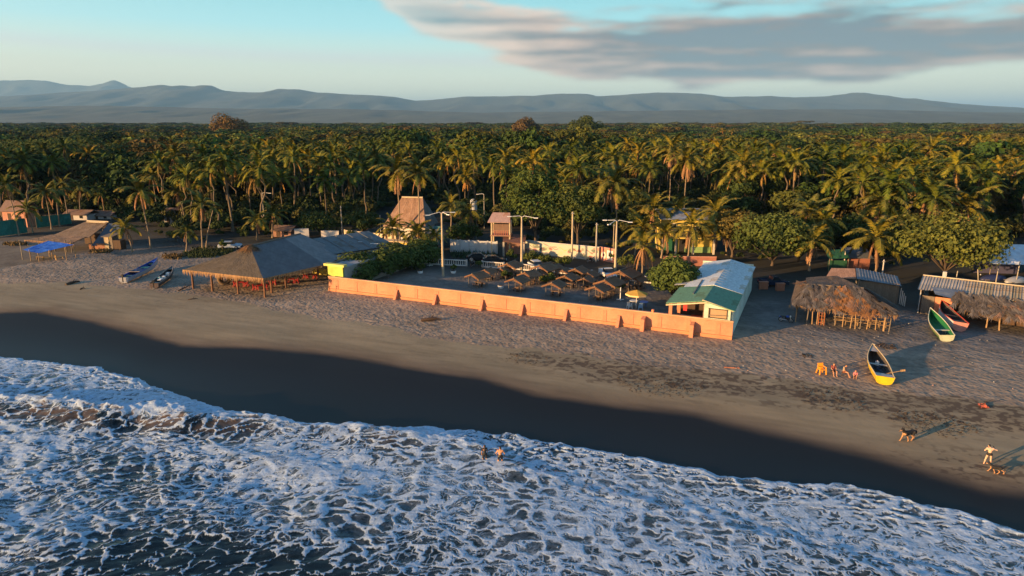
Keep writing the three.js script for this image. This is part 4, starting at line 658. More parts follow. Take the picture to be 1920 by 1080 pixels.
HUTS.forEach(([px, py, where, s], k) => {
  s *= 0.84; const p = P(px, py, 2.5 * s), turn = -0.62 + (hash2(k, 3) - 0.5) * 0.25;
  const c = copyOf(hutProto, 'gabled thatch hut on posts, ' + where, V(p.x, 0, p.z), turn, 'thatched huts in the walled yard', s); c.userData.category = 'hut';
  const c2 = copyOf(tableProto, 'picnic table under the hut: ' + where, V(p.x + 0.2, 0, p.z + 0.1), turn + Math.PI / 2 * (k % 2), 'picnic tables under the yard huts'); c2.userData.category = 'table';
});
{ // yellow sunshade with its two tables, and white stands
  const p = P(1194, 549, 2.3), t = thing('sunshade', 'square mustard yellow sunshade with a pale edge in the yard', 'sunshade', [p.x, 0, p.z], CT);
  new MB().rod(V(0, 0, 0), V(0, 2.6, 0), 0.04).build('pole', M.whitePaint, t); const b = new MB(), n = 8; for (let k = 0; k < n; k++) { const a = (k + 0.5) / n * 6.283, c = (k + 1.5) / n * 6.283, R = 1.6; b.slabTri(V(0, 2.75, 0), V(Math.cos(c) * R, 2.2, Math.sin(c) * R), V(Math.cos(a) * R, 2.2, Math.sin(a) * R), 0.03); } b.build('canopy', std([0.68, 0.4, 0.06], 0.8, { map: T.cloth }), t);
  const v = new MB(); for (let k = 0; k < n; k++) { const a = (k + 0.5) / n * 6.283, c = (k + 1.5) / n * 6.283, R = 1.61; v.quad(V(Math.cos(a) * R, 1.98, Math.sin(a) * R), V(Math.cos(c) * R, 1.98, Math.sin(c) * R), V(Math.cos(c) * R, 2.2, Math.sin(c) * R), V(Math.cos(a) * R, 2.2, Math.sin(a) * R)); } v.build('valance', std([0.75, 0.55, 0.25], 0.8), t);
  const rt = (label, px, py, m) => { const q = G(px, py), u = thing('round_table', label, 'table', q); new MB().tube([V(0, 0.7, 0), V(0, 0.75, 0)], 0.62, 16).build('table_top', m, u); for (const a of [0.8, 2.37, 3.94, 5.5]) new MB().rod(V(Math.cos(a) * 0.42, 0, Math.sin(a) * 0.42), V(Math.cos(a) * 0.36, 0.7, Math.sin(a) * 0.36), 0.035).build('leg', m, u); };
  rt('round white plastic table under the yellow sunshade', 1188, 573, M.whitePaint); rt('round blue plastic table next to the white one under the sunshade', 1207, 575, M.blue);
  const ch = (label, px, py, m, turn) => plasticChair(label, G(px, py), turn, m);
  ch('white plastic chair before the round white table', 1180, 579, M.whitePaint, 0.4); ch('pale blue plastic chair beside the round blue table', 1201, 582, std([0.3, 0.45, 0.6], 0.5), -0.3);
  for (const [px, py, h, label] of [[1163, 562, 1.9, 'white umbrella stand with a cross foot beside the light green bush'], [692, 512, 2.0, 'white post with a cross foot under the hedge near the lime pillar'], [806, 498, 2.0, 'white post with a cross foot at the dark end of the hedge']]) { const u = thing('umbrella_stand', label, 'stand', G(px, py)); new MB().rod(V(0, 0.05, 0), V(0, h, 0), 0.07).build('pole', M.whitePaint, u); new MB().box(0, 0.05, 0, 1.1, 0.09, 0.14).box(0, 0.052, 0, 0.14, 0.094, 1.1).build('foot', M.whitePaint, u); }
  for (const [px, py, label] of [[788, 512, 'low white planter tub on the grey yard floor'], [850, 512, 'white planter tub near the foot of the first lamp'], [939, 540, 'white bucket on the sand between the first two front huts']]) { const u = thing('planter', label, 'planter', G(px, py)); new MB().tube([V(0, 0, 0), V(0, 0.42, 0)], [0.42, 0.5], 12).build('tub', M.whitePaint, u); new MB().tube([V(0, 0.4, 0), V(0, 0.45, 0)], 0.46, 12).build('soil', M.darkWood, u); }
}
function plasticChair(label, pos, turn, m, group) {
  const t = thing('plastic_chair', label, 'chair', pos, turn, group), b = new MB();
  new MB().box(0, 0.44, 0, 0.5, 0.05, 0.48).build('seat', m, t); new MB().box(0, 0.68, -0.27, 0.5, 0.5, 0.05, 0, 0, -0.16).build('backrest', m, t);
  for (const s of [-1, 1]) { new MB().box(s * 0.28, 0.64, -0.02, 0.06, 0.05, 0.48).build('armrest', m, t); new MB().hexa([V(s * 0.31 - 0.04, 0, 0.28), V(s * 0.31 + 0.04, 0, 0.28), V(s * 0.31 + 0.04, 0, 0.2), V(s * 0.31 - 0.04, 0, 0.2), V(s * 0.27 - 0.04, 0.64, 0.22), V(s * 0.27 + 0.04, 0.64, 0.22), V(s * 0.27 + 0.04, 0.64, 0.15), V(s * 0.27 - 0.04, 0.64, 0.15)]).build('leg', m, t); new MB().hexa([V(s * 0.29 - 0.04, 0, -0.3), V(s * 0.29 + 0.04, 0, -0.3), V(s * 0.29 + 0.04, 0, -0.37), V(s * 0.29 - 0.04, 0, -0.37), V(s * 0.25 - 0.04, 0.46, -0.2), V(s * 0.25 + 0.04, 0.46, -0.2), V(s * 0.25 + 0.04, 0.46, -0.26), V(s * 0.25 - 0.04, 0.46, -0.26)]).build('leg', m, t); }
  return t;
}
// ---- walls behind the yard; painted with broad patches
function paintTex(w, h, fn) { const c = document.createElement('canvas'); c.width = w; c.height = h; fn(c.getContext('2d'), w, h); const t = new THREE.CanvasTexture(c); t.colorSpace = THREE.SRGBColorSpace; t.magFilter = THREE.LinearFilter; return t; }
function gardenWall(name, label, a, b, h, m, o = {}) { const p = G(...a), q = G(...b), L = p.distanceTo(q), t = thing(name, label, 'wall', p, -Math.atan2(q.z - p.z, q.x - p.x)); new MB().box(L / 2, h / 2, 0, L, h, 0.2).build('wall', m, t); new MB().box(L / 2, h + 0.04, 0, L + 0.06, 0.1, 0.3).build('coping', o.cap || m, t); if (o.print) { const g = new THREE.PlaneGeometry(L - 0.1, h - 0.15), u = mesh('mural', g, std([1, 1, 1], 0.9, { map: o.print }), t); u.position.set(L / 2, h / 2, 0.104); } if (o.posts) for (let k = 0; k <= o.posts; k++) new MB().box(k * L / o.posts, h / 2 + 0.1, 0.02, 0.3, h + 0.2, 0.3).build('pier', o.cap || m, t); return t; }
const mural = paintTex(1024, 160, (x, w, h) => { const r = rng(15); x.fillStyle = '#b9b6a6'; x.fillRect(0, 0, w, h); const cols = ['#7d8f6e', '#a8b08c', '#8a4038', '#44524a', '#d8d2bd', '#b3877a', '#5d6a86', '#c5b78a', '#39413a', '#a35a63']; for (let k = 0; k < 46; k++) { x.fillStyle = cols[Math.floor(r() * cols.length)]; x.globalAlpha = 0.35 + 0.5 * r(); x.beginPath(); x.ellipse(r() * w, 15 + r() * (h - 30), 14 + r() * 50, 6 + r() * 20, (r() - 0.5) * 0.8, 0, 6.3); x.fill(); } x.globalAlpha = 1; x.lineWidth = 6; for (const [px, c] of [[110, '#3c463f'], [400, '#8e3f45'], [520, '#c9b24a'], [690, '#7d3038'], [860, '#9d4b50']]) { x.strokeStyle = c; x.beginPath(); x.moveTo(px, 50); x.bezierCurveTo(px + 30, 20, px + 60, 110, px + 110, 60); x.stroke(); } });
gardenWall('mural_wall', 'long pale wall with faded painted murals behind the yard', [975, 474], [1123, 489], 2.6, M.greyWall, { print: mural, cap: M.white });
gardenWall('pink_mural_wall', 'short wall painted pink and white beside the white pickup', [1124, 488], [1152, 493], 2.6, std([0.62, 0.32, 0.26], 0.85, { map: T.plaster }), { print: paintTex(256, 160, (x, w, h) => { x.fillStyle = '#c9826f'; x.fillRect(0, 0, w, h); x.fillStyle = '#e7cfc2'; x.beginPath(); x.ellipse(70, 90, 40, 46, 0, 0, 7); x.fill(); x.fillStyle = '#5c2f30'; x.beginPath(); x.ellipse(76, 84, 14, 18, 0, 0, 7); x.fill(); x.fillStyle = '#d9d4cf'; x.fillRect(130, 20, 100, 120); x.fillStyle = '#9aa2ad'; x.fillRect(150, 40, 60, 60); }) });
gardenWall('white_wall', 'bluish white wall behind the spiky planting by the first lamp', [846, 472], [932, 476], 2.4, std([0.6, 0.64, 0.68], 0.85, { map: T.plaster }), { posts: 5 });
gardenWall('red_wall', 'low red-brown wall below the yellow house', [1243, 498], [1342, 499], 1.7, std([0.45, 0.19, 0.13], 0.9, { map: T.plaster }), { cap: std([0.62, 0.3, 0.2], 0.9) });
gardenWall('parapet_wall', 'short white parapet wall behind the pavilion peak', [553, 448], [580, 447], 2.2, M.white);
gardenWall('parapet_wall', 'white broken wall over the grey pavilion roof', [603, 450], [636, 450], 2.0, M.white);
gardenWall('cream_wall', 'cream yellow wall with pillars beside the grey flat roof', [648, 452], [735, 462], 2.4, M.cream, { posts: 4 });
{ // lookout hut over the wall
  const p = G(944, 477), t = thing('lookout_hut', 'raised lookout with a pink tiled roof and red balcony railing', 'lookout', p, -0.12), D = topY(p, 440), R = topY(p, 414), TP = topY(p, 400);
  for (const [x, z] of [[-2.2, 1.2], [1.4, 1.2], [-2.2, -1.4], [1.4, -1.4]]) new MB().box(x, R / 2, z, 0.24, R, 0.24).build('post', M.cream, t);
  new MB().box(-0.4, D, -0.1, 4.1, 0.2, 3.2).build('deck', M.redRoof, t);
  new MB().slab(V(-2.9, R - 0.05, 1.9), V(1.6, R - 0.05, 1.9), V(1.2, TP, -1.2), V(-2.3, TP, -1.2), 0.14).build('roof', std([0.6, 0.4, 0.34], 0.8, { map: T.metal }), t);
  for (let k = 0; k < 10; k++) new MB().box(-2.0 + k * 0.37, D + 0.55, 1.2, 0.1, 0.9, 0.08).build('railing_slat', std([0.42, 0.12, 0.08], 0.8), t); new MB().box(-0.4, D + 1.02, 1.2, 3.6, 0.1, 0.12).build('handrail', M.redRoof, t);
  new MB().box(-0.4, D + 0.95, -1.3, 3.6, 1.9, 0.1).build('rear_wall', M.brownRoof, t);
  new MB().slab(V(0.2, D - 0.9, 2.4), V(4.6, D - 1.3, 2.2), V(4.4, D - 0.2, -1.2), V(-0.2, D + 0.1, -1.2), 0.14).build('lower_roof', std([0.25, 0.12, 0.09], 0.85, { map: T.metal }), t);
  for (const x of [0.3, 4.3]) new MB().box(x, (D - 1.1) / 2, 2.0, 0.34, D - 1.1, 0.34).build('pillar', M.greyWall, t); new MB().box(2.3, 1.1, -0.8, 4.0, 2.2, 0.2).build('lower_wall', std([0.3, 0.17, 0.14], 0.9, { map: T.plaster }), t);
}
// ---- vehicles
function wheel(parent, x, y, z, r, w) { const t = new MB().rod(V(x, y, z - w / 2), V(x, y, z + w / 2), r, r, 14).build('wheel', M.tyre, parent); new MB().rod(V(x, y, z - w / 2 - 0.006), V(x, y, z + w / 2 + 0.006), r * 0.58, r * 0.58, 10).build('rim', M.chrome, t); return t; }
function car(name, label, cat, pos, turn, paint, pickup) {
  const t = thing(name, label, cat, pos, turn), w = 0.86, side = (pts, half, inset = 0) => { const s = new THREE.Shape(); pts.forEach(([x, y], i) => (i ? s.lineTo(x, y) : s.moveTo(x, y))); const g = new THREE.ExtrudeGeometry(s, { depth: half * 2, bevelEnabled: true, bevelSize: 0.05, bevelThickness: 0.05, bevelSegments: 2 }); g.translate(0, 0, -half); return g; };
  mesh('body', side([[-2.2, 0.35], [2.2, 0.35], [2.25, 0.72], [2.05, 0.86], [1.0, 0.98], [-2.15, 0.98], [-2.25, 0.7]], w - 0.05), paint, t);
  const cab = pickup ? [[-0.5, 0.98], [1.05, 0.98], [0.45, 1.55], [-0.35, 1.6]] : [[-1.9, 0.98], [1.05, 0.98], [0.35, 1.45], [-1.2, 1.47]]; mesh('cabin', side(cab, w - 0.18), M.glass, t); const rf = cab[2], rb = cab[3]; new MB().box((rf[0] + rb[0]) / 2, rf[1] + 0.07, 0, Math.abs(rf[0] - rb[0]) + 0.1, 0.06, 1.45).build('roof', paint, t);
  if (pickup) { new MB().box(-1.35, 1.03, 0.8, 1.7, 0.32, 0.08).box(-1.35, 1.03, -0.8, 1.7, 0.32, 0.08).box(-2.2, 1.03, 0, 0.08, 0.32, 1.6).build('cargo_bed', paint, t); }
  for (const x of [-1.35, 1.35]) for (const z of [-0.8, 0.8]) wheel(t, x, 0.33, z, 0.33, 0.22);
  for (const z of [-0.6, 0.6]) { new MB().box(2.27, 0.74, z, 0.06, 0.14, 0.3).build('headlight', M.whitePaint, t); new MB().box(-2.28, 0.8, z, 0.05, 0.16, 0.22).build('tail_light', M.red, t); }
  new MB().box(2.3, 0.46, 0, 0.1, 0.16, 1.6).box(-2.3, 0.46, 0, 0.1, 0.16, 1.6).build('bumper', M.dark, t); return t;
}
const darkPaint = std([0.015, 0.018, 0.022], 0.25), bluePaint = std([0.012, 0.022, 0.05], 0.25), whiteCar = std([0.7, 0.7, 0.7], 0.35);
car('parked_car', 'black car parked behind the white railing beside the lookout', 'car', G(927, 494), 0.05, darkPaint);
car('parked_car', 'second black car, half hidden behind the spiky planting', 'car', G(898, 489), 0.1, darkPaint);
car('parked_car', 'silver-white car behind the shrubs near the second lamp', 'car', G(1006, 505), -1.2, whiteCar);
car('parked_pickup', 'white pickup facing the yard beside the third lamp', 'pickup', G(1139, 520), -1.35, whiteCar, true);
car('parked_pickup', 'dark blue pickup parked in the shade beyond the bar building', 'pickup', G(1449, 536), 0.1, bluePaint, true);
car('parked_car', 'white and blue car parked behind the pavilion, by the grass', 'car', G(432, 466), 0.15, std([0.42, 0.5, 0.6], 0.3));
for (const [px, py, label] of [[1431, 542, 'orange concrete block before the dark pickup, towards the bar wall'], [1462, 545, 'orange concrete block before the dark pickup, towards the stall']]) { const t = thing('concrete_block', label, 'block', G(px, py), 0.1); new MB().box(0, 0.55, 0, 1.3, 1.2, 0.5).build('block', M.orangeDark, t); new MB().box(0, 1.18, 0, 1.4, 0.1, 0.6).build('cap', M.orangeDark, t); }
function motorbike(label, pos, turn, paint) {
  const t = thing('motorcycle', label, 'motorcycle', pos, turn);
  for (const x of [-0.62, 0.66]) { const m = mesh('wheel', new THREE.TorusGeometry(0.27, 0.06, 6, 18), M.tyre, t); m.position.set(x, 0.32, 0); mesh('rim', new THREE.TorusGeometry(0.2, 0.02, 4, 14), M.chrome, m); }
  new MB().tube([V(0.66, 0.32, 0.08), V(0.45, 0.95, 0.08)], 0.03, 6).tube([V(0.66, 0.32, -0.08), V(0.45, 0.95, -0.08)], 0.03, 6).build('fork', M.chrome, t); new MB().tube([V(0.35, 1.05, 0.36), V(0.45, 1.0, 0), V(0.35, 1.05, -0.36)], 0.025, 6).build('handlebar', M.black, t);
  new MB().box(0.1, 0.52, 0, 0.5, 0.32, 0.24).build('engine', M.dark, t); const tank = mesh('fuel_tank', new THREE.SphereGeometry(0.2, 10, 8), paint, t); tank.position.set(0.2, 0.8, 0); tank.scale.set(1.3, 0.75, 0.8); new MB().box(-0.35, 0.8, 0, 0.7, 0.11, 0.26, 0, 0.06).build('seat', M.black, t); new MB().box(-0.72, 0.68, 0, 0.34, 0.06, 0.16, 0, -0.3).build('mudguard', paint, t); new MB().tube([V(0.1, 0.36, 0.16), V(-0.75, 0.4, 0.18)], 0.045, 6).build('exhaust', M.chrome, t);
  const hl = mesh('headlight', new THREE.SphereGeometry(0.1, 8, 6), M.whitePaint, t); hl.position.set(0.56, 0.9, 0); return t;
}
motorbike('blue motorcycle with a white headlamp beside the thatched stall', G(1473, 604), -0.6, M.blue);
motorbike('black motorcycle before the end of the mural wall', G(1106, 492), 0.6, M.black);
motorbike('dark motorcycle in the gap of the white railing', G(887, 500), 1.2, M.black);
// ---------------------------------------------------------------- thatch: laid fronds, fringes
const layFrond = (() => { const out = []; for (let k = 0; k < 4; k++) { const r = rng(800 + k), b = new MB(), L = 3.0; for (let i = 0; i < 17; i++) { const a = i / 17 * L * 0.72, side = i % 2 ? 1 : -1, l = 0.9 + 0.8 * r(), sp = (0.1 + 0.32 * r()) * side, g = 0.62 + 0.7 * r(), y = 0.03 + 0.07 * r(), w = 0.05 + 0.05 * r(); b.color(g, g * 0.97, g * 0.92); b.tri(V(a, y, side * 0.02 - w), V(a, y, side * 0.02 + w), V(a + l * Math.cos(sp), y * 0.6 + 0.05 * (r() - 0.6), l * Math.sin(sp))); } b.color(0.9, 0.85, 0.75); b.tri(V(0, 0.08, -0.05), V(0, 0.08, 0.05), V(L, 0.1, 0)); out.push(b.geometry()); } return out; })();
const thatchTones = { grey: std([0.17, 0.15, 0.13], 1, vc), dark: std([0.1, 0.085, 0.075], 1, vc), orange: std([0.36, 0.16, 0.05], 1, vc), pink: std([0.3, 0.18, 0.12], 1, vc), straw: std([0.32, 0.2, 0.09], 1, vc) };
// fronds laid over a roof quad a b (eave) c d (ridge), tone chosen by the place
function layThatch(parent, a, b, c, d, n, seed, toneAt, spin = 0.7) {
  const r = rng(seed), nrm = V().crossVectors(V().subVectors(b, a), V().subVectors(d, a)).normalize(), down = V().addVectors(a, b).sub(c).sub(d).normalize(), side = V().crossVectors(nrm, down).normalize(), m4 = new THREE.Matrix4();
  for (let k = 0; k < n; k++) {
    const u = r(), v = 0.12 + 0.92 * ((k + r()) / n), p = V().lerpVectors(V().lerpVectors(a, b, u), V().lerpVectors(d, c, u), v), turn = (r() - 0.5) * 2 * spin, x = down.clone().multiplyScalar(Math.cos(turn)).addScaledVector(side, Math.sin(turn)), tilt = x.clone().addScaledVector(nrm, 0.03 + 0.06 * r()).normalize(), z = V().crossVectors(tilt, nrm).normalize(), y = V().crossVectors(z, tilt);
    const f = mesh('thatch_frond', layFrond[Math.floor(r() * 4)], thatchTones[toneAt(u, v, r)], parent); m4.makeBasis(tilt, y, z); f.quaternion.setFromRotationMatrix(m4); f.position.copy(p).addScaledVector(nrm, 0.06 + 0.1 * r()); const s = 0.6 + 0.5 * r(); f.scale.set(s, 1, s);
  }
}
function fringe(parent, pts, len, m, seed, dens = 9, out = 0.12) { const b = new MB(), r = rng(seed); for (let i = 0; i + 1 < pts.length; i++) { const L = pts[i].distanceTo(pts[i + 1]), n = Math.ceil(L * dens); for (let k = 0; k < n; k++) { const p = V().lerpVectors(pts[i], pts[i + 1], (k + r()) / n), d = V().subVectors(pts[i + 1], pts[i]).normalize().multiplyScalar(0.05 + 0.05 * r()), g = 0.6 + 0.7 * r(); b.color(g, g * 0.95, g * 0.88); b.tri(p.clone().sub(d).add(V(0, 0.06, 0)), p.clone().add(d).add(V(0, 0.06, 0)), p.clone().add(V((r() - 0.5) * out * 2, -len * (0.4 + 0.9 * r()), (r() - 0.3) * out * 2))); } } const o = b.build('thatch_fringe', m, parent); o.userData.kind = 'stuff'; return o; }
function bumpyPanel(name, a, b, c, d, m, parent, nx, ny, amp, seed, th = 0.06) { // a sagging, uneven sheet over a b (eave) c d (ridge)
  const q = new MB(), nrm = V().crossVectors(V().subVectors(b, a), V().subVectors(d, a)).normalize(), at = (i, j, lo) => { const u = i / nx, v = j / ny, p = V().lerpVectors(V().lerpVectors(a, b, u), V().lerpVectors(d, c, u), v), e = Math.min(1, Math.min(i, nx - i, j, ny - j)); return p.addScaledVector(nrm, (fbm(u * 5 + seed, v * 5, 3, seed) - 0.55) * amp * (e ? 1 : 0.25) - (lo ? th : 0)); };
  for (let i = 0; i < nx; i++) for (let j = 0; j < ny; j++) for (const lo of [0, 1]) { const [A, B, C, D] = [at(i, j, lo), at(i + 1, j, lo), at(i + 1, j + 1, lo), at(i, j + 1, lo)], s = b.distanceTo(a) / nx, t = d.distanceTo(a) / ny, uv = (x, y) => [x * s, y * t]; if (lo) { q.tri(A, C, B); q.tri(A, D, C); } else { q.tri(A, B, C, uv(i, j), uv(i + 1, j), uv(i + 1, j + 1)); q.tri(A, C, D, uv(i, j), uv(i + 1, j + 1), uv(i, j + 1)); } }
  return q.build(name, m, parent);
}
{ // the big pavilion by the orange wall
  const t = thing('thatched_pavilion', 'big open-sided pavilion with a netted grey thatch roof on brown posts', 'pavilion', [-50.8, 0, -105.5], -Math.atan2(5.4, 13.3)), L = (a, y, b) => V(a, y, -b);
  const FL = L(-0.7, 3.15, -1.0), FR_ = L(15.2, 3.1, -0.9), RB = L(17.4, 3.1, 11), RC = L(16.2, 3.1, 19.5), BL = L(-0.9, 3.15, 20), A = L(7.6, 6.5, 4.9), B = L(6.6, 6.4, 18.6);
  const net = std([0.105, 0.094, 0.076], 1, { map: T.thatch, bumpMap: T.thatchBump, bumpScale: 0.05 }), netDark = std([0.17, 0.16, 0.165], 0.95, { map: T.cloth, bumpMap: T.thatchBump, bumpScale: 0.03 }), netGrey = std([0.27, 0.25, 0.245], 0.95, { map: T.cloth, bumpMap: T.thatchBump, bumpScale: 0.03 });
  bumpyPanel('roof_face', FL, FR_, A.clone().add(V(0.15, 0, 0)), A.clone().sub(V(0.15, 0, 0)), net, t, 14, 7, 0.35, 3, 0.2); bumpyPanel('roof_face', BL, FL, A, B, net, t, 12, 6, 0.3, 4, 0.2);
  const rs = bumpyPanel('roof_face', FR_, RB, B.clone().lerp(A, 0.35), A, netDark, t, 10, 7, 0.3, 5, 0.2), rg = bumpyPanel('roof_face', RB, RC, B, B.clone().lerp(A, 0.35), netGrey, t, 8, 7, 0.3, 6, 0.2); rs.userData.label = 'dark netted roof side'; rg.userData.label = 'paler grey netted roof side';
  bumpyPanel('roof_face', RC, BL, B.clone().sub(V(0.1, 0, 0)), B.clone().add(V(0.1, 0, 0)), net, t, 8, 5, 0.3, 7, 0.2);
  { const b = new MB(), r = rng(21); for (let k = 0; k < 300; k++) { const a = r() * 6.283, l = 1.2 + r() * 1.3, g = 0.6 + 0.6 * r(), p = A.clone().add(V((r() - 0.5) * 0.5, 0.22, (r() - 0.5) * 0.8)), q = p.clone().add(V(Math.cos(a) * l, -l * 0.5 + 0.05, Math.sin(a) * l * 0.9)), s = V(-Math.sin(a), 0, Math.cos(a)).multiplyScalar(0.08); b.color(g, g * 0.95, g * 0.9); b.tri(p.clone().add(s), p.clone().sub(s), q); b.tri(p.clone().sub(s), q, p.clone().add(s)); } const o = b.build('straw_cap', std([0.42, 0.25, 0.12], 1, vc), t); o.userData.label = 'bare straw cap at the roof peak'; o.userData.kind = 'stuff'; }
  new MB().tube([A, A.clone().lerp(B, 0.5).add(V(0, 0.05, 0)), B], 0.16, 6).build('ridge', M.greyWood, t);
  fringe(t, [FL, FR_, RB], 0.75, M.straw, 31, 13); fringe(t, [FL, BL], 0.6, M.straw, 32, 6);
  for (const [x, z] of [[0, 0], [4.2, -0.2], [9.2, 0], [14.4, 0], [0, 6], [0, 12], [0, 18.5], [13.6, 2.4], [13.4, 5.9], [15, 12], [14.9, 18], [7.4, 18], [3.1, 5.8], [10.3, 7]]) new MB().tube([V(x, -0.3, -z), V(x + 0.05, 1.8, -z), V(x, 3.4, -z)], [0.17, 0.16, 0.15], 8).build('post', M.post, t);
  new MB().rod(V(-0.4, 3.25, 0), V(14.8, 3.2, 0), 0.11).rod(V(14.8, 3.2, 0), V(15.6, 3.2, -11), 0.11).rod(V(-0.2, 3.25, 0), V(-0.2, 3.25, -18.5), 0.11).build('beam', M.post, t);
  const back = thing('restaurant_annex', 'low grey sheet-roofed annex joined behind the pavilion', 'building', [-50.8, 0, -105.5], -Math.atan2(5.4, 13.3));
  const q0 = L(8.2, 5.5, 18.8), q1 = L(14.9, 3.7, 16.6), q2 = L(20.4, 3.7, 28), q3 = L(11.2, 5.1, 33); bumpyPanel('roof', q1, q2, q3, q0, std([0.2, 0.22, 0.23], 0.85, { map: T.metal }), back, 9, 7, 0.14, 9, 0.1); for (const f of [0.2, 0.4, 0.6, 0.8]) { const a = V().lerpVectors(q1, q2, f).add(V(0, 0.09, 0)), c = V().lerpVectors(q0, q3, f).add(V(0, 0.09, 0)); new MB().tube([a, c], 0.05, 5).build('roof_seam', M.darkRoof, back); }
  new MB().box(0, 0, 0, 1.8, 0.06, 0.14, 0.3).build('roof_strip', M.whitePaint, back).position.copy(V().lerpVectors(q2, q0, 0.25).add(V(0.5, 0.16, 0.6))); new MB().box(0, 0, 0, 0.7, 0.06, 0.5, 0.3).build('skylight', M.zinc, back).position.copy(V().lerpVectors(q2, q0, 0.42).add(V(0, 0.2, 0)));
  const w = (a, c) => { const d = V().subVectors(c, a), m = V().addVectors(a, c).multiplyScalar(0.5); new MB().box(m.x, 1.75, m.z, Math.hypot(d.x, d.z), 3.5, 0.2, Math.atan2(-d.z, d.x)).build('wall', std([0.32, 0.27, 0.23], 0.9, { map: T.plaster }), back); }; w(L(15, 0, 17.2), L(20, 0, 27.6)); w(L(9, 0, 20), L(11.8, 0, 32)); w(L(11.8, 0, 32), L(20, 0, 27.6)); w(L(9, 0, 20), L(15, 0, 17.2));
  // tables and chairs in the shade
  [[6, 4, 0.2], [9.5, 6.5, -0.2], [12, 9, 0.1], [10.5, 3.4, 0.5], [5.5, 9, 0], [12.6, 13, 0.3]].forEach(([x, z, a], k) => {
    const p = V(x, 0, -z).applyAxisAngle(V(0, 1, 0), -Math.atan2(5.4, 13.3)).add(V(-50.8, 0, -105.5)), u = thing('dining_table', ['red plastic table under the pavilion near its front posts', 'red plastic table in the middle of the pavilion', 'red plastic table by the pavilion post facing the annex', 'red plastic table just inside the pavilion front corner', 'red plastic table deep in the pavilion shade', 'red plastic table at the rear of the pavilion by the lime pillar'][k], 'table', p, a); new MB().box(0, 0.73, 0, 0.9, 0.05, 0.9).build('table_top', M.red, u); for (const [i, j] of [[-1, -1], [1, -1], [-1, 1], [1, 1]]) new MB().rod(V(i * 0.38, 0, j * 0.38), V(i * 0.36, 0.72, j * 0.36), 0.035).build('leg', M.red, u);
    for (const [i, j, n] of [[-1, 0, 'seaward left'], [1, 0, 'bar']]) plasticChair('red plastic chair drawn up to a red table under the pavilion', p.clone().add(V(i * 0.85, 0, j)), i > 0 ? -Math.PI / 2 : Math.PI / 2, M.red, 'red chairs under the pavilion');
  });
  const cp = V(13, 0, -16.2).applyAxisAngle(V(0, 1, 0), -Math.atan2(5.4, 13.3)).add(V(-50.8, 0, -105.5)), c = thing('bar_counter', 'yellow serving counter at the back of the pavilion', 'counter', cp, -0.3); new MB().box(0, 0.55, 0, 4.2, 1.1, 0.6).build('front', M.yellow, c); new MB().box(0, 1.13, 0, 4.4, 0.07, 0.8).build('worktop', M.cream, c);
  // two old fishing nets heaped / tyres
  { const p = V(2.4, 0, -4.2).applyAxisAngle(V(0, 1, 0), -Math.atan2(5.4, 13.3)).add(V(-50.8, 0, -105.5)), u = thing('tractor_tyre', 'large upright tyre ring leaning under the pavilion eave', 'tyre', p, 0.5); const m = mesh('tyre', new THREE.TorusGeometry(0.85, 0.3, 8, 22), std([0.16, 0.11, 0.06], 0.95), u); m.position.set(0, 1.0, 0); m.rotation.x = -0.2; mesh('inner_rim', new THREE.TorusGeometry(0.6, 0.08, 6, 18), M.dark, u).position.set(0, 1.0, 0); }
}
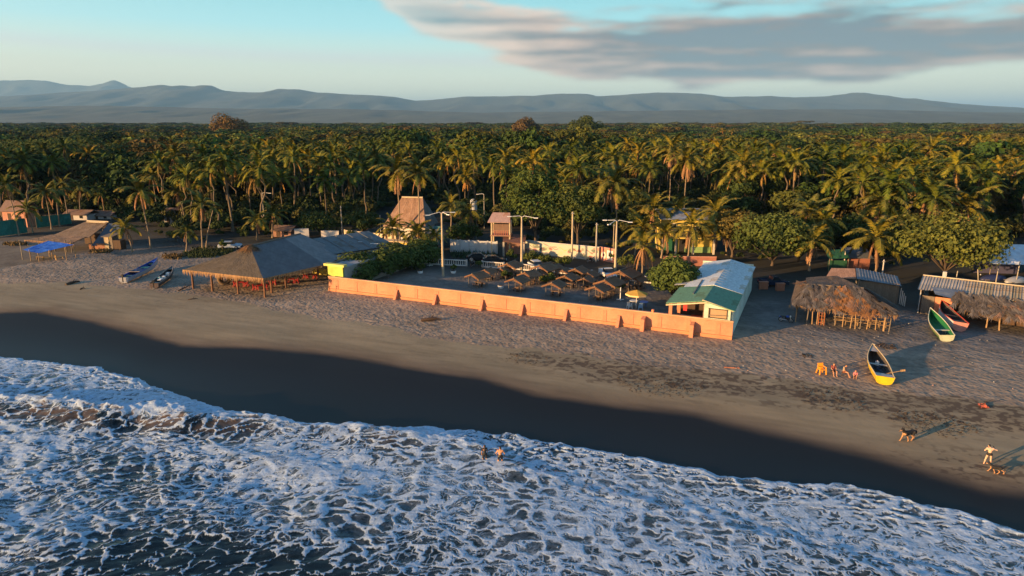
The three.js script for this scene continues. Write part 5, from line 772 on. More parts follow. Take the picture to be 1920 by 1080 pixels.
{ // the thatched stall on the right
  const p0 = G(1488, 603), p1 = G(1668, 622), a = Math.atan2(p1.z - p0.z, p1.x - p0.x), W = p0.distanceTo(p1), t = thing('beach_stall', 'ragged palm-thatched beach stall with thin pale poles along its front', 'stall', p0, -a);
  const e = 2.3, Rd = 4.3, F0 = V(-0.7, e, 0.5), F1 = V(W + 0.7, e, 0.5), K0 = V(1.2, Rd - 0.1, -4.6), K1 = V(W - 3.2, Rd, -4.8), B0 = V(1.0, 3.7, -11.5), B1 = V(W - 6.2, 4.3, -11.8), R1 = V(W + 0.6, e + 0.1, -4.5);
  const base = std([0.12, 0.095, 0.075], 1, { map: T.thatch, bumpMap: T.thatchBump, bumpScale: 0.08 });
  bumpyPanel('roof_face', F0, F1, K1, K0, base, t, 12, 6, 0.5, 13, 0.12); bumpyPanel('roof_face', B1, B0, K0, K1, base, t, 8, 5, 0.4, 14, 0.12); bumpyPanel('roof_face', F1, R1, K1.clone().add(V(0.1, 0, 0)), K1, base, t, 6, 5, 0.3, 15, 0.12); bumpyPanel('roof_face', B0.clone().add(V(-1.2, -0.5, 0.3)), F0, K0, K0.clone().add(V(0, 0, -0.4)), base, t, 6, 5, 0.3, 16, 0.12);
  const tone = (u, v, r) => { const n = u + (r() - 0.5) * 0.22; return n < 0.32 + 0.12 * v ? (r() < 0.6 ? 'grey' : 'dark') : n > 0.84 - 0.1 * v ? (r() < 0.7 ? 'dark' : 'grey') : r() < 0.66 ? 'orange' : r() < 0.5 ? 'pink' : 'straw'; };
  layThatch(t, F0, F1, K1, K0, 180, 41, tone, 0.55); layThatch(t, K1, K0, B0, B1, 86, 43, (u, v, r) => (r() < 0.7 ? 'orange' : r() < 0.5 ? 'straw' : 'pink'), 0.9); layThatch(t, F1, R1, K1, K1.clone().add(V(-0.1, 0, 0.1)), 34, 44, (u, v, r) => (r() < 0.7 ? 'dark' : 'grey'), 0.6);
  fringe(t, [F0, F1, R1], 0.55, M.straw, 45, 8, 0.2); new MB().tube([K0, K1], 0.1, 6).build('ridge', M.greyWood, t);
  const gate = std([0.4, 0.15, 0.06], 0.85, { map: T.wood });
  [0.02, 0.14, 0.2, 0.25, 0.31, 0.44, 0.52, 0.6, 0.65, 0.7, 0.77, 0.86, 0.94, 0.99].forEach((f, k) => new MB().tube([V(f * W, -0.2, 0.05 + 0.35 * Math.sin(k)), V(f * W + 0.1 * Math.sin(k * 2.1), e + (k % 3 ? -0.5 : 0.1), 0.1)], k === 12 ? 0.13 : 0.065, 6).build('pole', k % 4 === 1 ? M.greyWood : M.paleWood, t));
  { const g = new MB(); for (const x of [0.265, 0.295, 0.325]) g.rod(V(x * W, 0, 0.3), V(x * W, 1.7, 0.3), 0.055, 0.05, 6); for (const y of [0.35, 0.8, 1.25, 1.65]) g.rod(V(0.262 * W, y, 0.31), V(0.328 * W, y, 0.31), 0.04, 0.04, 6); g.build('gate', gate, t); }
  for (let row = 0; row < 4; row++) new MB().rod(V(0.42 * W, 0.75 + row * 0.4, -0.3 - 0.2 * row), V(W * 0.99, 0.7 + row * 0.42, -0.2 - 0.2 * row), 0.045, 0.04, 6).build('rail', M.paleWood, t);
  for (const [x, z] of [[0.3, -4.5], [W - 0.6, -4.6], [1.2, -11], [W - 6.4, -11.2], [W * 0.5, -4.6]]) new MB().rod(V(x, -0.2, z), V(x, 3.2, z), 0.1, 0.09, 6).build('pole', M.greyWood, t);
  new MB().box(W * 0.42, 1.5, -11.0, 7.5, 3.0, 0.15).build('rear_wall', M.darkWood, t);
  [[0.5, 0.9], [0.62, 1.3], [0.74, 1.7], [0.85, 1.2], [0.92, 2.0]].forEach(([f, z], k) => { const u = thing('wooden_table', 'rough plank table inside the thatched stall, ' + ['nearest its gate', 'second from its gate', 'in its middle', 'behind its rails', 'at its outer corner'][k], 'table', V(f * W, 0, -z).applyAxisAngle(V(0, 1, 0), -a).add(p0), -a + (k % 2) * 0.2); for (const s of [-0.25, 0, 0.25]) new MB().box(0, 0.76, s, 1.5, 0.05, 0.22).build('plank', M.paleWood, u); for (const x of [-0.6, 0.6]) for (const s of [-0.28, 0.28]) new MB().box(x, 0.37, s, 0.08, 0.75, 0.08).build('leg', M.paleWood, u); });
  // metal shack behind it
  const s0 = G(1604, 560), s = thing('metal_shack', 'grey sheet-metal roofed shack behind the thatched stall', 'shack', s0, -a); const h = 3.0, sw = 5.6;
  bumpyPanel('roof', V(-0.2, h + 0.35, 1.4), V(sw, h - 0.2, 1.4), V(sw, h + 0.1, -4.2), V(-0.2, h + 0.9, -4.2), std([0.2, 0.24, 0.28], 0.65, { map: T.metal }), s, 8, 4, 0.08, 19, 0.05); for (let k = 1; k < 14; k++) new MB().tube([V(-0.2 + k * 0.41, h + 0.42 - k * 0.04, 1.42), V(-0.2 + k * 0.41, h + 0.94 - k * 0.056, -4.2)], 0.03, 4).build('roof_rib', M.zinc, s);
  new MB().box(sw / 2, h / 2, 1.0, sw - 0.4, h, 0.12).build('front_wall', M.greyWood, s); new MB().box(0.1, h / 2 + 0.1, -1.5, 0.12, h + 0.2, 5).build('side_wall', M.pole, s); new MB().box(sw - 0.3, h / 2 - 0.15, -1.5, 0.12, h - 0.3, 5).build('side_wall', M.greyWood, s);
  new MB().slab(V(-4.4, 3.0, 0.6), V(-0.3, 3.25, 0.6), V(-0.3, 3.9, -3.6), V(-3.6, 3.7, -3.6), 0.1).build('lean_to_roof', std([0.46, 0.27, 0.17], 0.9, { map: T.thatch }), s); for (const [x, z] of [[-4, 0.4], [-3.4, -3.2]]) new MB().rod(V(x, -0.1, z), V(x, 3.2, z), 0.09).build('pole', M.greyWood, s);
  for (let k = 0; k < 4; k++) new MB().rod(V(sw + 0.1 + k * 0.18, -0.2, 0.9 + k * 0.35), V(sw + 0.1 + k * 0.18, 2.4 - k * 0.3, 0.9 + k * 0.35), 0.07, 0.06, 6).build('stake', M.white, s);
}
{ // the corrugated roof shack at the edge
  const p0 = G(1730, 588), p1 = G(1930, 616), a = Math.atan2(p1.z - p0.z, p1.x - p0.x), W = 22, t = thing('corrugated_shack', 'long shack with a pale corrugated roof and ragged thatch awning', 'shack', p0, -a);
  const h = topY(p0, 556) ; const N = 66, er = 3.4, rr = 4.35, D = 5.2;
  const wave = (z) => 0; const sheet = new MB(), cs = 0.055;
  const panels = 22; for (let q = 0; q < panels; q++) { const b = new MB(), x0 = -1 + q * (W + 1) / panels, x1 = x0 + (W + 1) / panels + 0.06, lift = (q % 2) * 0.02 + (hash2(q, 7) - 0.5) * 0.05, n = 9, dz = (hash2(q, 9) - 0.5) * 0.3; for (let i = 0; i < n; i++) { const u0 = i / n, u1 = (i + 1) / n, y = (u) => cs * Math.cos(u * 3 * 6.283), A = V(lerp(x0, x1, u0), er + lift + y(u0), 0.2 + dz), B = V(lerp(x0, x1, u1), er + lift + y(u1), 0.2 + dz), C = V(lerp(x0, x1, u1), rr + lift + y(u1), -D), E = V(lerp(x0, x1, u0), rr + lift + y(u0), -D); b.quad(A, B, C, E); } b.build('roof_sheet', q < 5 ? M.greyWall : std([[0.46, 0.39, 0.28], [0.4, 0.34, 0.22], [0.5, 0.43, 0.33]][q % 3], 0.85, { map: T.metal }), t); }
  new MB().box(W / 2 - 1, rr + 0.08, -D, W, 0.1, 0.3).build('ridge_board', M.cream, t); new MB().box(1.6, rr + 0.5, -D + 0.1, 0.5, 0.8, 0.3).build('chimney', M.zinc, t);
  new MB().box(W / 2, rr / 2, -D + 0.2, W, rr, 0.15).build('rear_wall', M.greyWood, t); new MB().box(-0.6, er / 2, -D / 2, 0.12, er, D).build('side_wall', M.zinc, t); new MB().box(0.4, 1.3, 0.1, 1.5, 2.6, 0.12).build('front_wall', M.greyWood, t); new MB().box(2.2, 1.3, 0.0, 2.0, 2.6, 0.12).build('front_wall', M.orange, t).userData.label = 'bright orange front wall panel'; new MB().box(13, 1.2, -0.6, 17, 2.4, 0.12).build('front_wall', M.darkWood, t);
  const a0 = V(4.9, 2.2, 3.0), a1 = V(W, 1.9, 4.2), a2 = V(W, er + 0.25, -1.2), a3 = V(2.6, er + 0.15, -0.2), mid = V(7.5, er + 0.3, -1.6);
  const base = std([0.1, 0.085, 0.075], 1, { map: T.thatch, bumpMap: T.thatchBump, bumpScale: 0.08 }); bumpyPanel('awning', a0, a1, a2, a3, base, t, 14, 6, 0.5, 23, 0.12);
  layThatch(t, a0, a1, a2, a3, 290, 47, (u, v, r) => (u < 0.25 ? (r() < 0.6 ? 'dark' : 'grey') : r() < 0.4 ? 'grey' : r() < 0.45 ? 'dark' : r() < 0.5 ? 'pink' : r() < 0.5 ? 'straw' : 'orange'), 0.7); fringe(t, [V(3.8, 2.8, 1.5), a0, a1], 0.7, M.straw, 48, 8, 0.2);
  const bt = bumpyPanel('plastic_sheet', V(1.2, er - 0.25, 1.0), V(4.6, er - 0.55, 1.4), V(4.6, er + 0.4, -0.6), V(0.6, er + 0.4, -0.4), std([0.1, 0.14, 0.22], 0.5, { map: T.cloth }), t, 6, 4, 0.3, 27, 0.03); bt.userData.label = 'crumpled bluish plastic sheet on the awning end';
  for (const [x, z, l] of [[7.4, 2.7, 0], [8.6, 3.1, 0.2], [14.6, 3.4, -0.2], [15.4, 3.6, 0.4], [19.5, 3.8, 0], [11.5, 1.2, 0]]) new MB().tube([V(x + l, -0.2, z + 0.2), V(x + l * 0.4, 1.0, z), V(x, 2.3, z - 0.2)], [0.1, 0.09, 0.08], 6).build('pole', M.paleWood, t);
  for (const [px, py, top, label] of [[1835, 535, 503, 'thin leaning stake behind the corrugated roof'], [1867, 530, 492, 'grey fence post before the blue-white tent, first of three'], [1905, 530, 490, 'grey fence post before the blue-white tent, last of three'], [1792, 528, 508, 'short white stake behind the corrugated roof, in the dark']]) { const b = G(px, py), u = thing('fence_stake', label, 'stake', b), hh = topY(b, top); new MB().rod(V(0, -0.2, 0), V(label.includes('leaning') ? -0.6 : 0.05, hh, 0), 0.09, 0.08, 6).build('stake', M.concrete, u); new MB().rod(V(0, hh * 0.6, 0), V(0.05, hh * 0.66, 0), 0.1, 0.1, 6).build('band', M.zinc, u); }
}
{ // blue-white tent roof
  const p = G(1842, 516), t = thing('party_tent', 'pale blue-white tent roof on posts at the edge of the woods', 'tent', p, -0.12), e = topY(p, 488), r = topY(p, 459); bumpyPanel('canopy', V(-0.6, e, 3), V(16, e - 0.1, 3), V(16, r, -1), V(-0.6, r, -1), std([0.68, 0.76, 0.84], 0.6, { map: T.cloth }), t, 14, 4, 0.2, 51, 0.03); new MB().slab(V(-0.6, r, -1), V(16, r, -1), V(16, e, -5), V(-0.6, e, -5), 0.04).build('canopy', std([0.68, 0.76, 0.84], 0.6), t); for (const x of [-0.4, 4, 8.4, 12.8]) new MB().rod(V(x, -0.2, 2.8), V(x, e, 2.8), 0.08).build('post', M.greyWood, t); new MB().box(3, 0.9, -2, 7, 1.8, 0.2).build('rear_curtain', std([0.06, 0.06, 0.12], 0.9), t);
  for (const [px, py, turn, col, label] of [[1905, 528, 0.3, 0, 'grey covered boat hull under the blue-white tent'], [1862, 524, 0.1, 1, 'dark covered load beside the tent posts']]) { const u = thing('covered_load', label, 'cargo', G(px, py), turn); mesh('cover', new THREE.SphereGeometry(1, 12, 6, 0, 6.283, 0, 1.6), col ? M.navy : M.zinc, u).scale.set(2.4, 0.9, 0.9); new MB().rod(V(-2, 0.1, 0.7), V(2, 0.1, 0.7), 0.06).build('rope', M.pole, u); }
}
{ // green tarpaulin and red shack behind the stall
  const p = G(1548, 506), t = thing('tarpaulin_shelter', 'green tarpaulin stretched over posts behind the thatched stall', 'shelter', p, -0.1), e = topY(p, 482), r = topY(p, 468); bumpyPanel('tarpaulin', V(-0.2, e, 1.6), V(3.3, e + 0.2, 1.6), V(3.4, r, -1), V(-0.2, r - 0.3, -1), std([0.015, 0.1, 0.045], 0.7, { map: T.cloth, bumpMap: T.clothBump, bumpScale: 0.2 }), t, 8, 5, 0.5, 61, 0.02); for (const x of [0, 3.2]) new MB().rod(V(x, -0.1, 1.4), V(x, e, 1.4), 0.07).build('post', M.greyWood, t); new MB().box(1.6, e / 2 - 0.2, 0.8, 3.2, e - 0.4, 0.05).build('side_curtain', std([0.01, 0.07, 0.035], 0.8), t);
  const q = G(1587, 506), s = thing('red_shack', 'small brown-red walled shack beside the green tarpaulin', 'shack', q, -0.1), h = topY(q, 483); new MB().box(1.9, h / 2, 0, 3.8, h, 0.2).build('front_wall', std([0.32, 0.13, 0.09], 0.9, { map: T.plaster }), s); new MB().box(3.7, h / 2, -1.6, 0.2, h, 3.2).build('side_wall', M.brownRoof, s); new MB().slab(V(-0.3, h + 0.1, 0.5), V(4.2, h + 0.05, 0.5), V(4.2, h + 1.3, -3.4), V(-0.3, h + 1.3, -3.4), 0.1).build('roof', M.darkRoof, s);
}
{ // thatched white house in the grove
  const p = G(757, 462), t = thing('thatched_house', 'white house with a tall pink-brown hipped thatch roof among palms', 'house', p, -0.25), e = topY(p, 424) , r = topY(p, 378) + 0.6, W = 9.6;
  const A = V(-4.2, e, 0.8), B = V(5.4, e, 0.8), C = V(5.4, e, -7), D = V(-4.2, e, -7), R0 = V(-1.2, r, -2.8), R1 = V(3.4, r, -3.2), m = std([0.36, 0.24, 0.18], 1, { map: T.thatch, bumpMap: T.thatchBump, bumpScale: 0.05 });
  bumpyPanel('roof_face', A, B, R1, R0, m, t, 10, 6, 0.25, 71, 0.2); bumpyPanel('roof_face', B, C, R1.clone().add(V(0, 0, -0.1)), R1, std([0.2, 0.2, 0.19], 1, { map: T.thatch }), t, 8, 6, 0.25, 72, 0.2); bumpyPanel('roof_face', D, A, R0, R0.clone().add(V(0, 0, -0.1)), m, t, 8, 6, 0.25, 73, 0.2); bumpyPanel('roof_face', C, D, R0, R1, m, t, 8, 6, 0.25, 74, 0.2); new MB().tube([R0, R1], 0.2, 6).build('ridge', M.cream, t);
  new MB().box(0.6, e / 2 - 0.1, -3, 8.4, e - 0.2, 6).build('wall', M.white, t); for (const x of [-4, -1.6, 2.2, 5]) new MB().box(x, e / 2, 0.5, 0.4, e, 0.4).build('column', M.cream, t); for (const x of [-0.4, 3.4]) new MB().box(x, e * 0.62, 0.02, 1.3, 1.5, 0.1).build('window', M.glass, t);
  new MB().box(0.5, e * 0.36, 2.2, 10.5, 0.25, 2.8).build('terrace', M.cream, t); new MB().box(0.5, e * 0.18, 3.4, 10.4, e * 0.36, 0.2).build('terrace_wall', M.yellow, t); new MB().slab(V(-4.5, e * 0.3, 5.6), V(0, e * 0.3, 5.6), V(0, e * 0.36, 3.5), V(-4.5, e * 0.36, 3.5), 0.12).build('lower_roof', std([0.4, 0.22, 0.14], 0.9, { map: T.thatch }), t);
  new MB().box(6.6, e * 0.45, -1.5, 2.6, e * 0.9, 3).build('side_block', M.greyWall, t); new MB().box(7.6, e * 0.6, -0.3, 1.6, e * 0.9, 0.4).build('blue_shutter', std([0.03, 0.16, 0.2], 0.7), t);
  const w = G(889, 452), u = thing('water_tank', 'grey round water tank on a stand above the palms', 'water tank', w), hh = topY(w, 393), ht = topY(w, 373); new MB().tube([V(0, hh, 0), V(0, ht - 0.4, 0), V(0, ht - 0.1, 0), V(0, ht, 0)], [0.75, 0.75, 0.5, 0.2], 14).build('tank', std([0.42, 0.45, 0.47], 0.6), u); for (const [x, z] of [[-0.6, 0.6], [0.6, 0.6], [0.6, -0.6], [-0.6, -0.6]]) new MB().rod(V(x, -0.2, z), V(x, hh, z), 0.09).build('leg', M.greyWood, u);
}
{ // yellow two-storey house
  const p = G(1238, 474), t = thing('yellow_house', 'sunlit yellow two-storey house with white columns and a green garage', 'house', p, -0.05), k = FOCAL / Math.hypot(p.x, p.z, CAM_H), W = 94 / k, h = topY(p, 411), m = M.yellow, f = topY(p, 443);
  new MB().box(W / 2, h / 2, -4, W, h, 7).build('wall', m, t); new MB().slab(V(-0.5, h + 0.1, 0.4), V(W + 0.4, h + 0.1, 0.4), V(W + 0.4, h + 1.6, -5), V(-0.5, h + 1.6, -5), 0.16).build('roof', std([0.36, 0.42, 0.5], 0.7, { map: T.metal }), t); new MB().slab(V(-0.5, h + 1.6, -5), V(W + 0.4, h + 1.6, -5), V(W + 0.4, h + 0.6, -8), V(-0.5, h + 0.6, -8), 0.16).build('roof', std([0.36, 0.42, 0.5], 0.7), t);
  new MB().box(W / 2, f - 0.1, 0.5, W + 0.2, 0.3, 2.2).build('balcony', m, t); for (const x of [0.1, W * 0.27, W * 0.6, W - 0.1]) new MB().box(x, f / 2, 1.3, 0.34, f, 0.34).build('column', M.white, t);
  new MB().box(W * 0.2, f * 0.42, -0.46, W * 0.26, f * 0.82, 0.14).build('garage_door', std([0.02, 0.13, 0.07], 0.6), t); new MB().box(W * 0.42, f * 0.42, -0.46, W * 0.12, f * 0.82, 0.12).build('door', M.dark, t);
  for (const x of [W * 0.22, W * 0.72]) { const w = new MB().box(x, lerp(f, h, 0.55), -0.47, 1.5, 1.4, 0.1).build('window', M.white, t); new MB().box(x, lerp(f, h, 0.55), -0.4, 1.25, 1.15, 0.06).build('pane', M.glass, w); new MB().box(x, lerp(f, h, 0.55), -0.36, 0.08, 1.15, 0.05).build('mullion', M.white, w); }
  new MB().box(W * 0.72, f * 0.18, -0.44, W * 0.5, f * 0.36, 0.1).build('dado', std([0.3, 0.5, 0.2], 0.85, { map: T.plaster }), t).userData.label = 'green painted lower wall'; for (let i = 0; i < 12; i++) new MB().box(0.3 + i * 0.36, f + 0.5, 1.5, 0.07, 0.9, 0.07).build('baluster', M.brownRoof, t); new MB().box(2.2, f + 0.98, 1.5, 4.3, 0.1, 0.12).build('handrail', M.brownRoof, t);
}
{ // brown shed with blue tarpaulin at the far side of the beach
  const p = G(150, 466), t = thing('thatched_shed', 'brown thatched shed with a grey-blue side sheet and a low front awning', 'shed', p, -0.28), e = 2.6, r = 5.0, m = std([0.2, 0.155, 0.115], 1, { map: T.thatch, bumpMap: T.thatchBump, bumpScale: 0.05 });
  bumpyPanel('roof_face', V(-6.2, e, 0.6), V(3.4, e, 0.6), V(3.2, r, -5), V(-2.6, r, -5), m, t, 9, 6, 0.25, 81, 0.15); new MB().slab(V(3.2, r, -5), V(-2.6, r, -5), V(-4, e, -10), V(3.4, e, -10), 0.15).build('roof_face', m, t); const bs = bumpyPanel('side_sheet', V(3.5, 0.8, 0.4), V(7.2, 0.5, -4), V(6.4, 4.6, -6), V(3.3, 4.8, -4.8), std([0.1, 0.125, 0.16], 0.7, { map: T.cloth }), t, 5, 5, 0.2, 82, 0.03); bs.userData.label = 'grey-blue hanging side sheet';
  bumpyPanel('awning', V(-9.6, 2.0, 4.2), V(2.6, 1.9, 4.2), V(2.6, e + 0.1, 0.4), V(-6.6, e + 0.1, 0.4), std([0.27, 0.19, 0.13], 1, { map: T.thatch, bumpMap: T.thatchBump, bumpScale: 0.08 }), t, 10, 4, 0.3, 83, 0.12); fringe(t, [V(-9.6, 2.0, 4.2), V(2.6, 1.9, 4.2)], 0.4, M.straw, 84, 6); new MB().tube([V(-2.6, r + 0.05, -5), V(3.2, r + 0.05, -5)], 0.14, 6).build('ridge', M.cream, t); new MB().box(0.6, r - 0.05, -4.4, 5, 0.1, 0.5).build('ridge_board', M.cream, t);
  for (const [x, z] of [[-6, 4], [-2, 4], [1, 4], [2.4, 4], [-5.8, 0], [3.2, 0], [-1.5, 0.2], [3.2, -9.5], [-3.6, -9.5]]) new MB().rod(V(x, -0.2, z), V(x + 0.05, 2.5, z), 0.1, 0.09, 6).build('post', M.greyWood, t); new MB().box(-0.5, 1.2, -5, 7, 2.4, 0.15).build('rear_wall', M.darkWood, t);
  const u0 = G(62, 488), u = thing('blue_tarpaulin_shelter', 'bright blue tarpaulin shelter on crooked poles at the beach edge', 'shelter', G(90, 486), -0.35), L = 8.2; bumpyPanel('tarpaulin', V(-4.2, 1.9, 1.7), V(1.2, 1.75, 2.6), V(4.4, 2.7, -2.6), V(-2.6, 3.0, -2.4), M.blueTarp, u, 10, 8, 0.7, 85, 0.02); for (const [x, z, h] of [[-4.3, 1.9, 3.3], [-1.6, 2.2, 2.2], [1.2, 2.6, 1.8], [2.4, 1.2, 2.2], [4.2, -0.6, 2.5], [4.4, -2.4, 2.8], [-2.6, -2.2, 3.1], [0.4, -0.6, 2.2]]) new MB().tube([V(x, -0.2, z), V(x + 0.08, h * 0.5, z), V(x, h, z)], 0.07, 6).build('pole', x < -4 ? M.pole : M.paleWood, u);
  [[-1.2, 0.6], [0.9, 0.9], [2.6, -0.4], [-0.2, -1.2]].forEach(([x, z], k) => { const q = V(x, 0, z).applyAxisAngle(V(0, 1, 0), -0.35).add(G(90, 486)), w = thing('plank_bench', 'low yellowish plank bench under the blue tarpaulin, ' + ['near its corner pole', 'at its front edge', 'beside the shed post', 'in its deep shade'][k], 'bench', q, 0.5 * k); new MB().box(0, 0.5, 0, 1.5, 0.06, 0.4).build('seat', std([0.5, 0.33, 0.1], 0.8, { map: T.wood }), w); for (const s of [-0.6, 0.6]) new MB().box(s, 0.24, 0, 0.08, 0.48, 0.34).build('leg', M.paleWood, w); });
  const h0 = G(205, 468), hu = thing('plank_hut', 'narrow plank hut with a pale sunlit door beside the brown shed', 'hut', h0, -0.2); new MB().box(0, 1.4, -0.9, 2.0, 2.8, 1.8).build('wall', M.greyWood, hu); new MB().box(-0.3, 1.35, 0.04, 1.0, 2.5, 0.08).build('door', std([0.5, 0.42, 0.28], 0.85, { map: T.wood }), hu); new MB().slab(V(-1.3, 2.75, 0.4), V(1.3, 2.75, 0.4), V(1.2, 3.1, -2), V(-1.2, 3.1, -2), 0.1).build('roof', M.greyWood, hu); new MB().box(1.9, 1.0, -0.8, 1.8, 2.0, 1.5).build('lean_to', M.darkWood, hu);
  gardenWall('low_orange_wall', 'low orange-brown wall between the shed and the plank hut', [168, 467], [200, 467], 1.1, std([0.42, 0.2, 0.11], 0.9, { map: T.plaster }));
  // teal net fences behind the palms
  for (const [a, b, h, label] of [[[-30, 448], [52, 437], 3.6, 'teal fabric fence at the far edge of the beach behind leaning palms'], [[70, 428], [135, 420], 2.8, 'darker teal fabric fence behind the brown shed palms']]) { const q0 = G(...a), q1 = G(...b), LL = q0.distanceTo(q1), f = thing('fabric_fence', label, 'fence', q0, -Math.atan2(q1.z - q0.z, q1.x - q0.x)); bumpyPanel('fabric', V(0, 0.1, 0), V(LL, 0.1, 0), V(LL, h, 0), V(0, h, 0), M.teal, f, 16, 4, 0.35, 91, 0.02); for (let k = 0; k <= 7; k++) new MB().rod(V(k * LL / 7, -0.2, -0.15), V(k * LL / 7, h + 0.3, -0.15), 0.08, 0.07, 6).build('post', M.greyWood, f); }
  const houses = [[8, 425, 40, 396, 377, [0.6, 0.3, 0.22], 'small house with a salmon gable behind the teal fence'], [122, 412, 40, 402, 394, [0.55, 0.55, 0.56], 'low white house wall behind the thin palms'], [170, 410, 36, 404, 396, [0.6, 0.62, 0.66], 'low white house behind the brown shed, the nearer one'], [308, 420, 28, 400, 391, [0.5, 0.54, 0.6], 'pale blue-white hut deep among the palms'], [512, 444, 34, 432, 424, [0.36, 0.2, 0.15], 'low brown hut behind the young green palms']];
  for (const [px, py, w, wallTop, roofTop, col, label] of houses) { const q = G(px, py), k = FOCAL / Math.hypot(q.x, q.z, CAM_H), Wd = w / k, hw = topY(q, wallTop), hr = topY(q, roofTop), s = thing('small_house', label, 'house', q, -0.15); new MB().box(Wd / 2, hw / 2, -2, Wd, hw, 4).build('wall', std(col, 0.85, { map: T.plaster }), s); new MB().slab(V(-0.4, hw, 0.6), V(Wd + 0.4, hw, 0.6), V(Wd + 0.4, hr, -2), V(-0.4, hr, -2), 0.12).slab(V(-0.4, hr, -2), V(Wd + 0.4, hr, -2), V(Wd + 0.4, hw, -4.6), V(-0.4, hw, -4.6), 0.12).build('roof', M.brownRoof, s); new MB().box(Wd * 0.3, hw * 0.45, 0.03, 0.9, hw * 0.85, 0.08).build('door', M.darkWood, s); new MB().box(Wd * 0.72, hw * 0.6, 0.03, 0.9, 0.8, 0.08).build('window', M.glass, s); }
}
// ---------------------------------------------------------------- boats
function boat(name, label, stern, bowPx, o) {
  const dir = V().subVectors(bowPx, stern); const turn = Math.atan2(-dir.z, dir.x), L = o.L || Math.hypot(dir.x, dir.z), B = o.B, D = o.D, t = thing(name, label, 'boat', [stern.x, groundH(stern.x, stern.z) + (o.lift || 0), stern.z], turn); t.rotation.order = 'YXZ'; t.rotation.x = o.heel || 0; t.rotation.z = o.pitch ?? 0.02;
  const N = 22, hb = (u) => B / 2 * (0.86 + 0.14 * smooth(0, 0.4, u)) * (1 - Math.pow(clamp((u - 0.42) / 0.58), 2.1)), sh = (u) => D * (1 + (o.bow || 0.6) * Math.pow(clamp((u - 0.35) / 0.65), 2)), kl = (u) => 0.02 + D * 0.85 * Math.pow(clamp((u - 0.72) / 0.28), 2);
  const sec = (u, k) => { const b = hb(u), top = sh(u), bot = kl(u), q = [[0, 0], [0.42, 0.04], [0.8, 0.22], [0.93, 0.6], [1, 1]][k]; return [b * q[0], lerp(bot, top, q[1])]; };
  const outer = [], inner = new MB(), low = new MB(), up = new MB(), th = 0.07;
  const skin = (m, k0, k1, off) => { for (let i = 0; i < N; i++) for (let k = k0; k < k1; k++) for (const s of [-1, 1]) { const u0 = i / N, u1 = (i + 1) / N, P3 = (u, kk) => { const [z, y] = sec(u, kk); return V(u * L - (off ? th * u : 0), y + (off && kk < 4 ? th : 0), s * Math.max(0, z - (off ? th : 0))); }; const a = P3(u0, k), b = P3(u1, k), c = P3(u1, k + 1), d = P3(u0, k + 1); s > 0 !== !!off ? m.quad(a, b, c, d) : m.quad(a, d, c, b); } };
  skin(low, 0, o.split ?? 3, 0); skin(up, o.split ?? 3, 4, 0); skin(inner, 0, 4, 1);
  const hull = low.build('hull', o.hull, t); up.build('hull_stripe', o.stripe || o.hull, t); inner.build('inner_hull', o.inner, t);
  { const b = new MB(); for (let k = 0; k < 4; k++) { const [z0, y0] = sec(0, k), [z1, y1] = sec(0, k + 1); b.quad(V(0, y0, -z0), V(0, y0, z0), V(0, y1, z1), V(0, y1, -z1)); b.quad(V(th, y0, -z0), V(th, y0, z0), V(th, y1, z1), V(th, y1, -z1)); } b.build('transom', o.transom || o.stripe || o.hull, t); }
  for (const s of [-1, 1]) new MB().tube(Array.from({ length: N + 1 }, (_, i) => V(i / N * L, sh(i / N) + 0.02, s * Math.max(0.01, hb(i / N) - 0.03))), 0.055, 6).build('gunwale', o.gunwale, t);
  for (const u of o.thwarts || [0.14, 0.36, 0.58, 0.74]) { const w = hb(u) - 0.08; new MB().box(u * L, sh(u) - 0.24, 0, 0.34, 0.07, w * 2).build('thwart', o.seat, t); }
  if (o.deck) { const b = new MB(); for (let i = Math.floor(N * o.deck); i < N; i++) { const u0 = i / N, u1 = (i + 1) / N; b.quad(V(u0 * L, sh(u0) - 0.03, hb(u0) - 0.04), V(u1 * L, sh(u1) - 0.03, Math.max(0, hb(u1) - 0.04)), V(u1 * L, sh(u1) - 0.03, -Math.max(0, hb(u1) - 0.04)), V(u0 * L, sh(u0) - 0.03, -hb(u0) + 0.04)); } b.build('foredeck', o.deckMat || o.inner, t); }
  if (o.sternDeck) new MB().box(0.5, sh(0) - 0.08, 0, 0.95, 0.1, hb(0.03) * 2 - 0.14).build('stern_deck', o.seat, t);
  if (o.motor) { const m = thing('outboard_motor', o.motor, 'motor', [0, 0, 0], turn); m.position.copy(V(-0.22, sh(0) + 0.1, 0).applyAxisAngle(V(0, 1, 0), turn).add(t.position)); new MB().hexa([V(-0.3, 0.1, 0.2), V(0.12, 0.1, 0.2), V(0.12, 0.1, -0.2), V(-0.3, 0.1, -0.2), V(-0.24, 0.52, 0.14), V(0.08, 0.5, 0.14), V(0.08, 0.5, -0.14), V(-0.24, 0.52, -0.14)]).build('cowling', M.black, m); new MB().box(-0.1, -0.35, 0, 0.16, 0.9, 0.12).build('shaft', M.dark, m); new MB().box(-0.16, -0.72, 0, 0.4, 0.06, 0.2).build('fin', M.chrome, m); new MB().tube([V(0.1, 0.2, 0), V(0.7, 0.34, 0.1)], 0.03, 6).build('tiller', M.dark, m); const p = new MB(); for (let k = 0; k < 3; k++) { const a = k * 2.094; p.box(-0.36, -0.82 + Math.sin(a) * 0.1, Math.cos(a) * 0.1, 0.03, 0.12, 0.12, 0, 0, a); } p.build('propeller', M.chrome, m); }
  return t;
}
const local = (t, x, y, z) => { t.updateMatrixWorld(); return V(x, y, z).applyMatrix4(t.matrixWorld); };
const paint = (r, g, b, q = 0.4) => std([r, g, b], q, { map: T.cloth });
